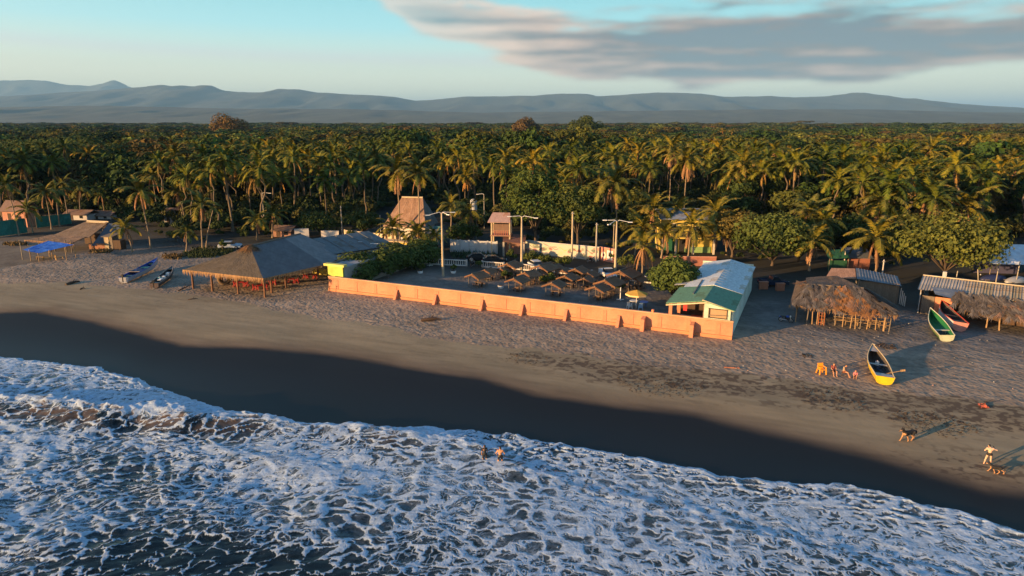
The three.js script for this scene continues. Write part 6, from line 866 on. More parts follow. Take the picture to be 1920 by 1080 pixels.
const yb = boat('fishing_boat', 'yellow and white fishing boat hauled up on the open sand', G(1657, 722), G(1634, 676), { L: 8.5, B: 2.05, D: 0.9, bow: 0.8, hull: paint(0.75, 0.5, 0.02), stripe: paint(0.72, 0.5, 0.03), inner: paint(0.1, 0.085, 0.07, 0.7), gunwale: paint(0.6, 0.5, 0.3), seat: paint(0.42, 0.41, 0.4), transom: paint(0.78, 0.55, 0.02), thwarts: [0.17, 0.5], sternDeck: true, deck: 0.86, deckMat: paint(0.36, 0.35, 0.34), heel: 0.05, pitch: 0.015, split: 3 });
{ const q = local(yb, 1.3, 0.75, 1.0), o = thing('oar', 'short wooden oar sticking out over the yellow boat side', 'oar', q, yb.rotation.y); new MB().rod(V(0, 0, -0.9), V(0.3, 0.45, 0.7), 0.045, 0.04, 6).build('shaft', M.paleWood, o); new MB().box(0.32, 0.5, 0.85, 0.05, 0.2, 0.45, 0, 0, -0.25).build('blade', M.paleWood, o);
  const n = local(yb, 3.4, 0.12, 0), u = thing('fishing_net', 'dark heaped fishing net in the yellow boat', 'net', n, yb.rotation.y); const nm = bumpyPanel('net', V(-1.4, 0.25, 0.75), V(1.5, 0.25, 0.75), V(1.5, 0.25, -0.75), V(-1.4, 0.25, -0.75), M.dark, u, 10, 6, 0.5, 131, 0.1); new MB().tube([V(-0.8, 0.35, 0.2), V(-0.1, 0.5, -0.2), V(0.7, 0.38, 0.3)], 0.04, 6).build('rope', M.navy, u);
  const j = thing('jerry_can', 'white jerry can near the middle seat of the yellow boat', 'can', local(yb, 5.0, 0.3, 0.1), yb.rotation.y + 0.4); new MB().box(0, 0.24, 0, 0.36, 0.46, 0.24).build('body', M.whitePaint, j); new MB().rod(V(0.1, 0.46, 0), V(0.1, 0.54, 0), 0.05).build('cap', M.red, j); new MB().tube([V(-0.12, 0.46, 0), V(-0.08, 0.55, 0), V(0.02, 0.55, 0), V(0.05, 0.46, 0)], 0.02, 5).build('handle', M.whitePaint, j); }
const bb = boat('fishing_boat', 'blue fishing boat with a grey-white side and green canvas, motor at its stern', G(233, 531), G(293, 504), { L: 12.2, B: 1.9, D: 0.95, bow: 0.7, hull: paint(0.4, 0.44, 0.52), stripe: paint(0.42, 0.45, 0.52), inner: paint(0.02, 0.06, 0.32), gunwale: paint(0.05, 0.12, 0.5), seat: paint(0.42, 0.46, 0.2), thwarts: [0.1, 0.2, 0.62, 0.8], deck: 0.82, deckMat: paint(0.02, 0.1, 0.55), motor: 'black outboard motor on the blue boat stern', split: 2 });
{ const u = thing('canvas_cover', 'navy canvas folded over the middle of the blue boat', 'cover', local(bb, 5.1, 0.55, 0), bb.rotation.y); bumpyPanel('canvas', V(-1.5, 0.4, 0.85), V(1.6, 0.4, 0.85), V(1.6, 0.5, -0.85), V(-1.5, 0.5, -0.85), M.navy, u, 6, 5, 0.3, 133, 0.03); new MB().box(2.4, 0.42, 0, 1.2, 0.1, 1.4, 0.2).build('green_fold', paint(0.03, 0.2, 0.16), u); new MB().rod(V(-1.5, 0.5, 0.9), V(-1.5, 0.5, -0.9), 0.04).build('rope', M.pole, u); }
const kb = boat('fishing_boat', 'dark brown-black fishing boat beside the blue one, cluttered with white cans', G(290, 541), G(330, 513), { L: 10.2, B: 1.7, D: 0.85, bow: 0.8, hull: paint(0.1, 0.06, 0.045), stripe: paint(0.16, 0.12, 0.11), inner: paint(0.04, 0.035, 0.035, 0.7), gunwale: paint(0.3, 0.27, 0.24), seat: paint(0.3, 0.3, 0.3), deck: 0.84, deckMat: paint(0.05, 0.06, 0.06), motor: 'brown outboard motor with a pale bracket on the dark boat', split: 3 });
[[2.4, 0.2, 'flat white board lying at the stern of the dark boat'], [4.5, 0.1, 'white can in the middle of the dark boat'], [6.9, 0, 'white box near the bow of the dark boat'], [3.9, -0.4, 'turquoise can beside a white can in the dark boat']].forEach(([x, z, label], k) => { const j = thing('boat_can', label, k ? 'can' : 'board', local(kb, x, k === 0 ? 0.72 : 0.5, z), kb.rotation.y); new MB().box(0, 0.2, 0, k === 0 ? 1.3 : 0.55, k === 0 ? 0.07 : 0.42, 0.5).build('body', k === 3 ? paint(0.1, 0.4, 0.42) : M.whitePaint, j); new MB().box(0, k === 0 ? 0.25 : 0.44, 0, 0.3, 0.05, 0.2).build('lid', M.whitePaint, j); });
const gb = boat('fishing_boat', 'green boat with a cream rim lying tilted in front of the thatch awning', G(1775, 641), G(1741, 602), { L: 8.6, B: 1.95, D: 0.85, bow: 0.9, hull: paint(0.07, 0.2, 0.07), stripe: paint(0.3, 0.34, 0.18), inner: paint(0.02, 0.2, 0.07, 0.6), gunwale: paint(0.7, 0.68, 0.5), seat: paint(0.4, 0.42, 0.35), thwarts: [0.3], heel: -0.1, transom: paint(0.5, 0.55, 0.4), split: 3, pitch: 0.05 });
{ const n = local(gb, 2.3, 0.1, 0), u = thing('fishing_net', 'dark fishing net spread in the green boat', 'net', n, gb.rotation.y); bumpyPanel('net', V(-1.5, 0.2, 0.7), V(1.6, 0.2, 0.7), V(1.6, 0.2, -0.7), V(-1.5, 0.2, -0.7), M.dark, u, 8, 6, 0.45, 135, 0.08); new MB().tube([V(-1, 0.3, 0.1), V(0, 0.42, 0.3), V(1, 0.3, -0.2)], 0.03, 5).build('rope', M.greyWood, u); }
boat('fishing_boat', 'red and white boat half under the thatch awning beside the green boat', G(1797, 622), G(1752, 588), { L: 7.6, B: 2.1, D: 1.25, bow: 0.7, hull: paint(0.5, 0.04, 0.025), stripe: paint(0.8, 0.78, 0.76), inner: paint(0.1, 0.07, 0.06, 0.7), gunwale: paint(0.55, 0.06, 0.04), seat: paint(0.4, 0.3, 0.2), thwarts: [0.2, 0.5], heel: 0.12, transom: paint(0.7, 0.3, 0.24), split: 2 });

// ---------------------------------------------------------------- bodies: one surface from joined tapered limbs
function fieldMesh(bones, res, pad, k = 0.03) {
  const lo = V(1e9, 1e9, 1e9), hi = V(-1e9, -1e9, -1e9); for (const [a, b, r0, r1] of bones) for (const [p, r] of [[a, r0], [b, r1]]) { lo.min(p.clone().subScalar(r + pad)); hi.max(p.clone().addScalar(r + pad)); }
  const c = V().addVectors(lo, hi).multiplyScalar(0.5), half = Math.max(hi.x - lo.x, hi.y - lo.y, hi.z - lo.z) / 2 * 1.06, mc = new MarchingCubes(res, new THREE.MeshBasicMaterial(), false, false, 60000); mc.isolation = 0; const F = mc.field, hs = res / 2;
  const B = bones.map(([a, b, r0, r1]) => { const d = V().subVectors(b, a); return [a.x, a.y, a.z, d.x, d.y, d.z, Math.max(1e-6, d.lengthSq()), r0, r1]; });
  for (let z = 0; z < res; z++) for (let y = 0; y < res; y++) for (let x = 0; x < res; x++) {
    const px = c.x + (x - hs) / hs * half, py = c.y + (y - hs) / hs * half, pz = c.z + (z - hs) / hs * half; let s = 1e9;
    for (const [ax, ay, az, dx, dy, dz, l, r0, r1] of B) { const ex = px - ax, ey = py - ay, ez = pz - az, t = clamp((ex * dx + ey * dy + ez * dz) / l), qx = ex - dx * t, qy = ey - dy * t, qz = ez - dz * t, d = Math.sqrt(qx * qx + qy * qy + qz * qz) - (r0 + (r1 - r0) * t); if (s > 1e8) s = d; else { const h = clamp(0.5 + 0.5 * (s - d) / k); s = s * (1 - h) + d * h - k * h * (1 - h); } }
    F[x + y * res + z * res * res] = -s;
  }
  mc.update(); const n = mc.count, pos = new Float32Array(mc.positionArray.subarray(0, n * 3)), nor = new Float32Array(mc.normalArray.subarray(0, n * 3)); for (let i = 0; i < n; i++) { pos[i * 3] = pos[i * 3] * half + c.x; pos[i * 3 + 1] = pos[i * 3 + 1] * half + c.y; pos[i * 3 + 2] = pos[i * 3 + 2] * half + c.z; }
  const g = new THREE.BufferGeometry(); g.setAttribute('position', new THREE.BufferAttribute(pos, 3)); g.setAttribute('normal', new THREE.BufferAttribute(nor, 3)); return g;
}
const handGeo = (() => { const b = [[V(0, 0, 0), V(0, -0.075, 0), 0.028, 0.034], [V(-0.018, -0.02, 0), V(-0.024, -0.075, 0), 0.02, 0.02], [V(0.018, -0.02, 0), V(0.024, -0.075, 0), 0.02, 0.02]]; [[-0.03, 0.062], [-0.01, 0.075], [0.011, 0.07], [0.031, 0.052]].forEach(([x, l]) => { const k = V(x * 1.05, -0.085 - l * 0.55, 0.008); b.push([V(x, -0.08, 0), k, 0.0095, 0.009], [k, V(x * 1.1, -0.085 - l, 0.026), 0.009, 0.0075]); }); b.push([V(-0.03, -0.03, 0.005), V(-0.062, -0.07, 0.02), 0.013, 0.01], [V(-0.062, -0.07, 0.02), V(-0.066, -0.1, 0.03), 0.01, 0.008]); return fieldMesh(b, 52, 0.01, 0.008); })();
// j: joints in metres, y up, the figure faces +z; head, neck, chest, hip, and pairs [left, right] of shoulder, elbow, wrist, hipj, knee, ankle, toe
function person(label, pos, turn, j, o) {
  const t = thing('person', label, 'person', pos, turn), s = o.s || 1, w = o.w || 1, b = [], add = (a, c, r0, r1) => b.push([a, c, r0, r1 ?? r0]);
  const { head, neck, chest, hip } = j, fwd = j.face || V(0, 0, 1), side = V().crossVectors(V(0, 1, 0), fwd).normalize();
  add(head.clone().add(V(0, 0.03, 0)).addScaledVector(fwd, -0.015), head.clone().add(V(0, -0.05, 0)).addScaledVector(fwd, 0.015), 0.092, 0.072); add(head.clone().add(V(0, -0.06, 0)), neck, 0.056, 0.058); add(head.clone().addScaledVector(fwd, 0.088).add(V(0, -0.005, 0)), head.clone().addScaledVector(fwd, 0.105).add(V(0, -0.03, 0)), 0.013, 0.017);
  for (const q of [-1, 1]) add(head.clone().addScaledVector(side, q * 0.085).add(V(0, 0.01, 0)), head.clone().addScaledVector(side, q * 0.09).add(V(0, -0.025, 0)), 0.018, 0.014);
  add(neck, chest, 0.075, 0.13 * w); add(chest, V().lerpVectors(chest, hip, 0.6), 0.125 * w, 0.11 * w); add(V().lerpVectors(chest, hip, 0.5), hip, 0.11 * w, 0.125 * w); add(j.sh[0], j.sh[1], 0.072 * w); add(V().lerpVectors(j.sh[0], chest, 0.45), V().lerpVectors(j.sh[1], chest, 0.45), 0.1 * w); add(j.hj[0], j.hj[1], 0.1 * w);
  for (const i of [0, 1]) { add(j.sh[i], j.el[i], 0.056 * w, 0.042); add(j.el[i], j.wr[i], 0.043, 0.029); add(j.hj[i], j.kn[i], 0.088 * w, 0.056); add(j.kn[i], V().lerpVectors(j.kn[i], j.an[i], 0.35), 0.055, 0.055); add(V().lerpVectors(j.kn[i], j.an[i], 0.35), j.an[i], 0.055, 0.036); const toe = j.to ? j.to[i] : j.an[i].clone().addScaledVector(fwd, 0.16).add(V(0, -0.045, 0)); add(j.an[i].clone().add(V(0, -0.03, 0)), toe, 0.038, 0.026); }
  const body = fieldMesh(b, 92, 0.03, 0.035), m = new MB(); m.geo(body); for (const i of [0, 1]) { const d = V().subVectors(j.wr[i], j.el[i]).normalize(), q = new THREE.Quaternion().setFromUnitVectors(V(0, -1, 0), d); m.geo(handGeo, new THREE.Matrix4().compose(j.wr[i].clone().addScaledVector(d, -0.01), q, V(i ? 1 : -1, 1, 1))); }
  const bm = m.build('body', o.skin || M.skin, t);
  const wear = (name, bones, mat, k = 0.03) => mesh(name, fieldMesh(bones, 46, 0.03, k), mat, t);
  const hb = [[head.clone().add(V(0, 0.055, 0)).addScaledVector(fwd, -0.03), head.clone().add(V(0, 0.02, 0)).addScaledVector(fwd, -0.055), 0.086, 0.08]]; if (o.longHair) hb.push([head.clone().addScaledVector(fwd, -0.07), neck.clone().addScaledVector(fwd, -0.1).add(V(0, -0.16, 0)), 0.075, 0.055]); wear('hair', hb, o.hair || M.dark);
  if (o.bottom) { const f = o.bottomLen ?? 0.5, bb2 = [[hip.clone().add(V(0, 0.06, 0)), hip, 0.132 * w, 0.14 * w], [j.hj[0], j.hj[1], 0.112 * w, 0.112 * w]]; for (const i of [0, 1]) bb2.push([j.hj[i], V().lerpVectors(j.hj[i], j.kn[i], f), 0.104 * w, 0.088]); wear(o.bottomLen > 0.3 ? 'shorts' : 'briefs', bb2, o.bottom); }
  if (o.top) { const tt = [[neck.clone().add(V(0, -0.05, 0)), chest, 0.09, 0.142 * w], [chest, hip, 0.138 * w, 0.138 * w], [j.sh[0], j.sh[1], 0.086 * w, 0.086 * w]]; for (const i of [0, 1]) tt.push([j.sh[i], V().lerpVectors(j.sh[i], j.el[i], 0.55), 0.07 * w, 0.062]); wear('shirt', tt, o.top); }
  for (const q of [-1, 1]) { const e = mesh('eye', new THREE.SphereGeometry(0.012, 6, 5), M.dark, t); e.position.copy(head.clone().addScaledVector(fwd, 0.078).addScaledVector(side, q * 0.033).add(V(0, 0.012, 0))); } const mo = mesh('mouth', new THREE.SphereGeometry(0.02, 6, 4), std([0.25, 0.08, 0.06], 0.7), t); mo.scale.set(1.2, 0.35, 0.5); mo.position.copy(head.clone().addScaledVector(fwd, 0.08).add(V(0, -0.058, 0)));
  if (o.s) t.scale.setScalar(o.s); return t;
}
const stand = (o = {}) => ({ head: V(0, 1.6, 0.02), neck: V(0, 1.44, 0), chest: V(0, 1.24, 0), hip: V(0, 0.95, 0), sh: [V(-0.19, 1.4, 0), V(0.19, 1.4, 0)], el: [V(-0.3, 1.14, -0.02), V(0.3, 1.14, -0.02)], wr: [V(-0.32, 0.9, 0.08), V(0.32, 0.9, 0.08)], hj: [V(-0.1, 0.9, 0), V(0.1, 0.9, 0)], kn: [V(-0.14, 0.49, 0.03), V(0.14, 0.49, 0.03)], an: [V(-0.16, 0.08, -0.02), V(0.17, 0.08, 0)], ...o });
{
  const seaAt = (px, py, sink) => { const p = G(px, py); return V(p.x, groundH(p.x, p.z) - sink, p.z); };
  person('person in black shorts wading ashore in the foam, bare back to the viewer', seaAt(938, 877, -0.12), Math.PI - 0.1, stand({ el: [V(-0.36, 1.16, 0.02), V(0.34, 1.15, 0.02)], wr: [V(-0.34, 0.96, 0.18), V(0.3, 0.94, 0.2)], kn: [V(-0.15, 0.5, 0.08), V(0.15, 0.49, -0.02)], an: [V(-0.16, 0.08, -0.03), V(0.17, 0.08, -0.16)], head: V(0, 1.6, 0.06) }), { skin: std([0.5, 0.25, 0.13], 0.6), bottom: M.black, bottomLen: 0.55, w: 1.12 });
  person('slim person with long dark hair in dark swimwear wading in the foam', seaAt(909, 873, -0.12), Math.PI + 0.25, stand({ el: [V(-0.24, 1.13, 0), V(0.24, 1.13, 0.02)], wr: [V(-0.2, 0.9, 0.12), V(0.22, 0.89, 0.1)], sh: [V(-0.16, 1.4, 0), V(0.16, 1.4, 0)] }), { skin: M.skin, longHair: true, bottom: M.dark, bottomLen: 0.7, top: M.dark, w: 0.86 });
  const mp = G(1852, 871); person('standing person in dark briefs, head bowed, elbow raised, beside a dog', mp, 2.75, stand({ head: V(0.06, 1.55, 0.16), neck: V(0.02, 1.42, 0.05), sh: [V(-0.2, 1.39, 0.02), V(0.2, 1.38, 0.02)], el: [V(-0.46, 1.3, 0.08), V(0.34, 1.15, 0.06)], wr: [V(-0.3, 1.42, 0.24), V(0.24, 1.06, 0.26)], kn: [V(-0.15, 0.49, 0.05), V(0.19, 0.5, 0.02)], an: [V(-0.17, 0.08, -0.02), V(0.27, 0.08, -0.02)] }), { skin: std([0.62, 0.4, 0.28], 0.6), bottom: M.dark, bottomLen: 0.12, w: 1.05 });
  const sit = (o = {}) => ({ head: V(0, 1.2, 0.08), neck: V(0, 1.04, 0.02), chest: V(0, 0.84, 0), hip: V(0, 0.52, -0.04), sh: [V(-0.18, 1.0, 0), V(0.18, 1.0, 0)], el: [V(-0.26, 0.74, 0.1), V(0.26, 0.74, 0.1)], wr: [V(-0.14, 0.6, 0.28), V(0.16, 0.6, 0.28)], hj: [V(-0.1, 0.5, 0), V(0.1, 0.5, 0)], kn: [V(-0.14, 0.5, 0.42), V(0.14, 0.5, 0.42)], an: [V(-0.14, 0.08, 0.46), V(0.16, 0.08, 0.5)], ...o });
  const low = (o = {}) => sit({ ...o });
  const c1 = G(1561, 703), c2 = G(1582, 705), c3 = G(1603, 709), seat = (label, p, turn, m) => { const t = thing('beach_stool', label, 'stool', p, turn); new MB().box(0, 0.38, -0.02, 0.4, 0.05, 0.38).build('seat', m, t); for (const [x, z] of [[-0.16, -0.16], [0.16, -0.16], [-0.16, 0.16], [0.16, 0.16]]) new MB().rod(V(x * 1.15, 0, z * 1.15), V(x, 0.37, z), 0.025).build('leg', m, t); };
  seat('dark stool under the seated person next to the orange chair', c1, 0.1, M.darkWood); person('seated person in a dark red shirt next to the orange chair, knees apart', c1, 0.1, sit({ kn: [V(-0.2, 0.5, 0.4), V(0.2, 0.5, 0.4)] }), { skin: M.skin, top: std([0.2, 0.03, 0.03], 0.8), bottom: M.dark, bottomLen: 0.6 });
  seat('low stool under the person in the tan shirt', c2, 0.75, M.darkWood); person('seated person in a tan shirt with bare legs turned sideways', c2, 0.75, sit({ head: V(0, 1.17, 0.14), kn: [V(-0.12, 0.52, 0.42), V(0.1, 0.48, 0.44)], an: [V(-0.13, 0.08, 0.6), V(0.12, 0.08, 0.52)] }), { skin: M.skin, top: std([0.36, 0.27, 0.18], 0.8), bottom: std([0.2, 0.07, 0.04], 0.8), bottomLen: 0.35 });
  person('small child in pink crouching on the sand near the yellow boat', c3, -0.4, { head: V(0, 0.78, 0.12), neck: V(0, 0.64, 0.06), chest: V(0, 0.5, 0.02), hip: V(0, 0.24, -0.06), sh: [V(-0.13, 0.6, 0.03), V(0.13, 0.6, 0.03)], el: [V(-0.2, 0.42, 0.12), V(0.2, 0.42, 0.12)], wr: [V(-0.12, 0.3, 0.26), V(0.12, 0.32, 0.26)], hj: [V(-0.08, 0.22, 0), V(0.08, 0.22, 0)], kn: [V(-0.12, 0.36, 0.24), V(0.12, 0.36, 0.24)], an: [V(-0.11, 0.06, 0.12), V(0.11, 0.06, 0.14)] }, { skin: M.skin, w: 0.78, top: std([0.5, 0.16, 0.2], 0.8), bottom: std([0.35, 0.08, 0.12], 0.8), bottomLen: 0.4, hair: std([0.3, 0.06, 0.06], 0.8) });
  plasticChair('bright orange plastic armchair on the open sand', G(1540, 701), 0.12, M.plasticOrange).scale.setScalar(1.2);
  person('person standing at the open side of the white railing by the parked car', G(884, 499), 0.3, stand(), { skin: M.skinDark, top: std([0.4, 0.38, 0.36], 0.8), bottom: M.dark, bottomLen: 0.9 });
}
// ---- dogs: black back, tan legs and muzzle on one surface
function dog(label, pos, turn, s, o = {}) {
  const t = thing('dog', label, 'dog', pos, turn), st = o.stride || 0.14, b = [];
  const add = (a, c, r0, r1) => b.push([V(...a), V(...c), r0, r1]);
  add([0.28, 0.52, 0], [0.05, 0.5, 0], 0.15, 0.14); add([0.05, 0.5, 0], [-0.34, 0.54, 0], 0.13, 0.11); add([0.3, 0.56, 0], [0.46, 0.74, 0], 0.11, 0.075); add([0.46, 0.76, 0], [0.56, 0.77, 0], 0.085, 0.07); add([0.56, 0.755, 0], [0.72, 0.72, 0], 0.055, 0.036);
  for (const z of [-0.045, 0.045]) add([0.47, 0.83, z], [0.45, 0.93, z * 1.4], 0.03, 0.012);
  for (const z of [-1, 1]) { const f = z * st, r = -z * st; add([0.27, 0.5, z * 0.09], [0.24 + f * 0.4, 0.32, z * 0.1], 0.07, 0.045); add([0.24 + f * 0.4, 0.32, z * 0.1], [0.26 + f, 0.05, z * 0.1], 0.04, 0.028); add([0.26 + f, 0.04, z * 0.1], [0.32 + f, 0.03, z * 0.1], 0.034, 0.028); add([-0.32, 0.52, z * 0.09], [-0.26 + r * 0.4, 0.34, z * 0.1], 0.1, 0.06); add([-0.26 + r * 0.4, 0.34, z * 0.1], [-0.42 + r * 0.7, 0.22, z * 0.1], 0.055, 0.034); add([-0.42 + r * 0.7, 0.22, z * 0.1], [-0.38 + r, 0.05, z * 0.1], 0.034, 0.027); add([-0.38 + r, 0.04, z * 0.1], [-0.32 + r, 0.03, z * 0.1], 0.034, 0.027); }
  add([-0.42, 0.58, 0], [-0.58, 0.5, 0], 0.05, 0.035); add([-0.58, 0.5, 0], [-0.66, 0.3, 0.02], 0.036, 0.02);
  const g = fieldMesh(b, 76, 0.03, 0.03), p = g.attributes.position, c = []; for (let i = 0; i < p.count; i++) { const x = p.getX(i), y = p.getY(i), n = fbm(x * 9 + 5, y * 9 + p.getZ(i) * 7, 2, 5) * 0.1, tan = y < 0.36 + n - 0.04 || (x > 0.6 && y < 0.78) || (x > 0.34 && x < 0.44 && y < 0.52 + n); c.push(...(tan ? [0.4, 0.22, 0.11] : [0.014, 0.013, 0.013])); } g.setAttribute('color', new THREE.Float32BufferAttribute(c, 3));
  mesh('body', g, std([1, 1, 1], 0.8, vc), t); for (const z of [-0.045, 0.045]) { const e = mesh('eye', new THREE.SphereGeometry(0.014, 6, 5), M.black, t); e.position.set(0.6, 0.795, z); } const n = mesh('nose', new THREE.SphereGeometry(0.026, 8, 6), M.black, t); n.position.set(0.745, 0.73, 0); t.scale.setScalar(s); return t;
}
dog('large black dog with tan legs standing near the seaweed, tail down', G(1702, 826), Math.PI + 0.3, 1.45, { stride: 0.2 });
dog('smaller black dog with pale legs at the feet of the standing person', G(1866, 887), Math.PI - 0.5, 0.95, { stride: 0.22 });

// ---------------------------------------------------------------- things lying about
{ const log = (label, a, b, r) => { const p = G(...a), q = G(...b), d = V().subVectors(q, p), t = thing('driftwood', label, 'driftwood', p); new MB().tube([V(0, r * 0.6, 0), V(d.x * 0.4, r + 0.05, d.z * 0.4 + 0.2), V(d.x * 0.75, r * 0.7 + 0.1, d.z * 0.75), V(d.x, r * 0.5, d.z)], [r, r * 1.15, r * 0.8, r * 0.3], 7).build('log', M.darkWood, t); new MB().tube([V(d.x * 0.45, r, d.z * 0.45), V(d.x * 0.6, r + 0.5, d.z * 0.5 - 0.4)], [r * 0.5, r * 0.15], 5).build('branch', M.darkWood, t); };
  log('long dark driftwood log on the sand seaward of the blue tarpaulin', [124, 535], [150, 528], 0.2); log('thin dark pole lying on the sand near the pavilion post', [334, 546], [358, 536], 0.09); log('short dark log on the churned sand below the orange wall', [790, 602], [828, 600], 0.22); log('small grey branch lying across the churned sand', [352, 562], [372, 560], 0.06); log('short dark stick on the smooth sand near the driftwood log', [150, 543], [160, 541], 0.1);
  const plank = thing('red_plank', 'thin reddish plank lying on the churned sand below the bar', 'plank', G(1372, 690), -0.15); new MB().box(0, 0.06, 0, 1.6, 0.08, 0.22).build('board', M.orangeDark, plank); new MB().box(0.3, 0.12, 0, 0.08, 0.05, 0.24).build('batten', M.darkWood, plank);
  const sw = thing('swimwear_heap', 'small red heap with a dark pole on the sand near the water side', 'heap', G(1843, 764)); bumpyPanel('cloth', V(-0.4, 0.12, 0.3), V(0.4, 0.12, 0.3), V(0.35, 0.3, -0.3), V(-0.35, 0.3, -0.3), std([0.5, 0.12, 0.06], 0.8), sw, 5, 4, 0.3, 141, 0.05); new MB().rod(V(-0.3, 0.05, -0.1), V(0.5, 0.5, -0.3), 0.04).build('pole', M.darkWood, sw);
  const lump = (label, px, py, R, col, n) => { const p = G(px, py), t = new MB(), r = rng(px); for (let k = 0; k < n; k++) { const a = r() * 6.28, d = Math.sqrt(r()) * R, q = V(Math.cos(a) * d, 0.03 + r() * 0.12 * (1 - d / R), Math.sin(a) * d), l = 0.12 + r() * 0.25, e = r() * 6.28, g = 0.6 + 0.7 * r(); t.color(col[0] * g, col[1] * g, col[2] * g); t.tri(q, q.clone().add(V(Math.cos(e) * l, r() * 0.12, Math.sin(e) * l)), q.clone().add(V(Math.cos(e + 0.7) * l * 0.8, r() * 0.05, Math.sin(e + 0.7) * l * 0.8))); } const m = t.build(numbered('seaweed_patch'), leafMat); m.position.copy(p); m.userData.kind = 'stuff'; tag(m, label, 'seaweed'); scene.add(m); };
  lump('brown tuft of dried weed on the sand above the yellow boat bow', 1660, 650, 1.1, [0.11, 0.07, 0.04], 150); lump('dark tangle of weed near the large dog', 1745, 790, 3.4, [0.085, 0.062, 0.042], 420); lump('little dark weed clump on the churned sand left of the orange chair', 1512, 668, 0.7, [0.09, 0.065, 0.045], 80); lump('long strip of weed left along the wrack line by the wall end', 1240, 715, 4.6, [0.085, 0.062, 0.045], 520); lump('dark weed scraps on the smooth sand in the middle of the beach', 985, 672, 2.2, [0.085, 0.062, 0.045], 110); lump('weed strip on the lower sand below the orange chair', 1560, 745, 3.4, [0.085, 0.062, 0.045], 260);
  // scattered pale litter over the trodden sand
  const r = rng(91), b = new MB(); for (let k = 0; k < 230; k++) { const s = lerp(-72, 62, r()), w = dryW(clamp(s, -70, 60)) + 1 + r() * 26, [x, z] = fromShore(s, w), y = groundH(x, z) + 0.06, l = 0.05 + 0.09 * r(), a = r() * 6.28, g = 0.2 + 0.35 * r(), tint = r(); b.color(g, g * (tint < 0.2 ? 0.6 : 0.95), g * (tint < 0.2 ? 0.5 : 0.88)); b.box(x, y, z, l, 0.05, l * 0.7, a, 0.3); } const m = b.build('litter', leafMat); m.userData.kind = 'stuff'; tag(m, 'small pale scraps of litter scattered over the trodden sand', 'litter'); scene.add(m);
  // grass by the pavilion and at the edge of the grove
  const gr = (label, list, n, col) => { const q = new MB(), rr = rng(n); for (let k = 0; k < n; k++) { const [cx, cy, sx, sy] = list[Math.floor(rr() * list.length)], p = G(cx + (rr() + rr() - 1) * sx, cy + (rr() + rr() - 1) * sy), a = rr() * 6.28, h = 0.2 + 0.5 * rr(), g = 0.6 + 0.8 * rr(), s = V(Math.cos(a), 0, Math.sin(a)).multiplyScalar(0.16); q.color(col[0] * g, col[1] * g, col[2] * g); q.tri(p.clone().add(s), p.clone().sub(s), p.clone().add(V((rr() - 0.5) * 0.6, h, (rr() - 0.5) * 0.6))); } const o = q.build(numbered('grass'), leafMat); o.userData.kind = 'stuff'; tag(o, label, 'grass'); scene.add(o); };
  gr('dark green creeping beach grass beside the pavilion', [[400, 472, 42, 9], [375, 478, 34, 6]], 2600, [0.04, 0.055, 0.02]); gr('dry yellow-brown grass tufts on the sand near the dark boat', [[325, 482, 22, 6], [30, 458, 26, 4], [190, 472, 24, 4]], 900, [0.13, 0.09, 0.04]);
  const bi = thing('bicycle', 'bicycle parked on the sand by the palms behind the pavilion', 'bicycle', G(398, 470), 0.2); for (const x of [-0.5, 0.5]) { const m2 = mesh('wheel', new THREE.TorusGeometry(0.33, 0.03, 5, 20), M.tyre, bi); m2.position.set(x, 0.35, 0); mesh('rim', new THREE.TorusGeometry(0.28, 0.012, 4, 16), M.chrome, m2); } new MB().tube([V(-0.5, 0.35, 0), V(-0.1, 0.4, 0), V(0.35, 0.85, 0), V(-0.2, 0.8, 0), V(-0.5, 0.35, 0)], 0.025, 5).rod(V(0.5, 0.35, 0), V(0.33, 0.98, 0), 0.025).build('frame', M.greyWood, bi); new MB().rod(V(0.3, 1.0, -0.26), V(0.3, 1.0, 0.26), 0.02).build('handlebar', M.dark, bi); new MB().box(-0.22, 0.88, 0, 0.25, 0.05, 0.14).build('saddle', M.dark, bi);
}
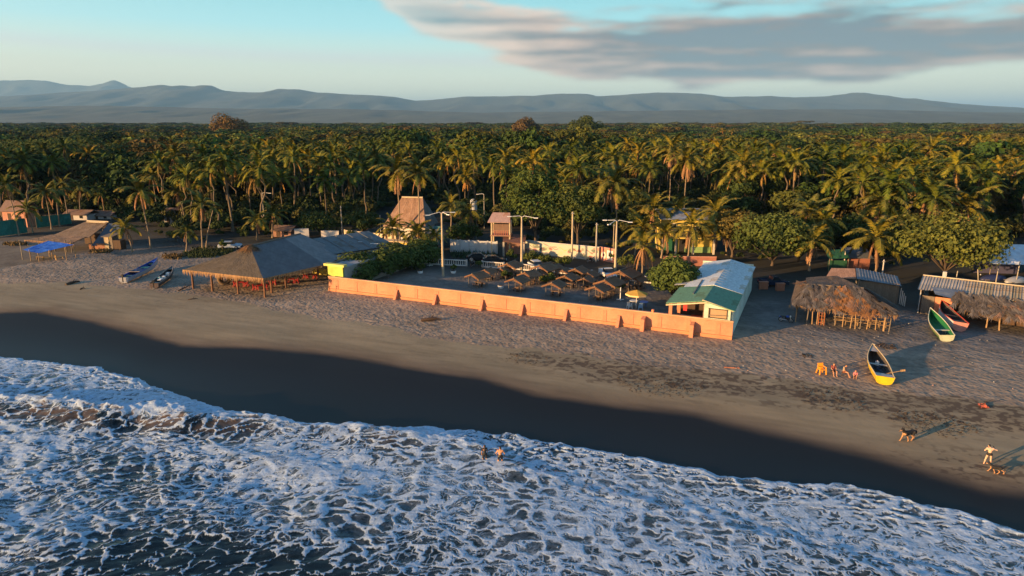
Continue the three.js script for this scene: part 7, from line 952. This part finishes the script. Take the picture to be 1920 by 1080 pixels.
// undergrowth that fills the foot of the grove
{ const underExt = curve([[0, 8], [200, 18], [300, 22], [560, 4], [700, 20], [830, 36], [900, 30], [990, 30], [1110, 36], [1230, 50], [1345, 60], [1420, 46], [1500, 26], [1700, 22], [1860, 20]]), keepClear = [[700, 822, 400, 520], [868, 906, 440, 520], [918, 975, 435, 520], [1226, 1346, 430, 520], [1415, 1480, 500, 560], [1535, 1640, 470, 530], [1825, 1990, 478, 560], [100, 215, 400, 480], [-60, 60, 405, 460], [415, 450, 440, 490], [540, 740, 440, 520]];
  const r = rng(333), g = [0, 1, 2].map((k) => { const q = rng(900 + k), lobes = lobesFor(q, 6, 2.4, 3.4, 0.2, false); return leafCloud(lobes, 520, 0.62, [[0.022, 0.036, 0.012], [0.018, 0.03, 0.012], [0.04, 0.045, 0.014]][k], [[0.06, 0.085, 0.022], [0.045, 0.065, 0.02], [0.1, 0.095, 0.026]][k], q, 0.3, 0.9); });
  const lists = [[], [], []], m4 = new THREE.Matrix4(), q4 = new THREE.Quaternion(); for (let d = 112; d < 300; d += 3.8) for (let x = -d * 0.82; x < d * 0.82; x += 3.8) { const X = x + (r() - 0.5) * 4, Z = -d + (r() - 0.5) * 4, [px, py] = project(X, 0, Z); const ext = underExt(px), fb = forestBase(px) + ext; if (py > fb || px < -300 || px > 2200) continue; if (keepClear.some(([a, b, c, e]) => px > a && px < b && py > c && py < e)) continue; const near = smooth(fb - 14 - ext, fb, py); if (r() < 0.12 + near * 0.25) continue; const s = (0.75 + 0.95 * r()) * (1 - 0.68 * near); q4.setFromAxisAngle(V(0, 1, 0), r() * 6.28); m4.compose(V(X, 0, Z), q4, V(s, s * (0.8 + 0.5 * r()), s)); lists[Math.floor(r() * 3)].push(m4.clone()); }
  lists.forEach((l, k) => { const im = new THREE.InstancedMesh(g[k], leafMat, l.length); l.forEach((m, i) => im.setMatrixAt(i, m)); im.name = numbered('undergrowth'); im.castShadow = im.receiveShadow = true; im.userData.kind = 'stuff'; tag(im, ['dark undergrowth bushes filling the foot of the grove', 'blackish undergrowth deep in the foot of the grove', 'olive undergrowth bushes along the grove edge'][k], 'undergrowth'); scene.add(im); }); }
renderer.render(scene, camera);
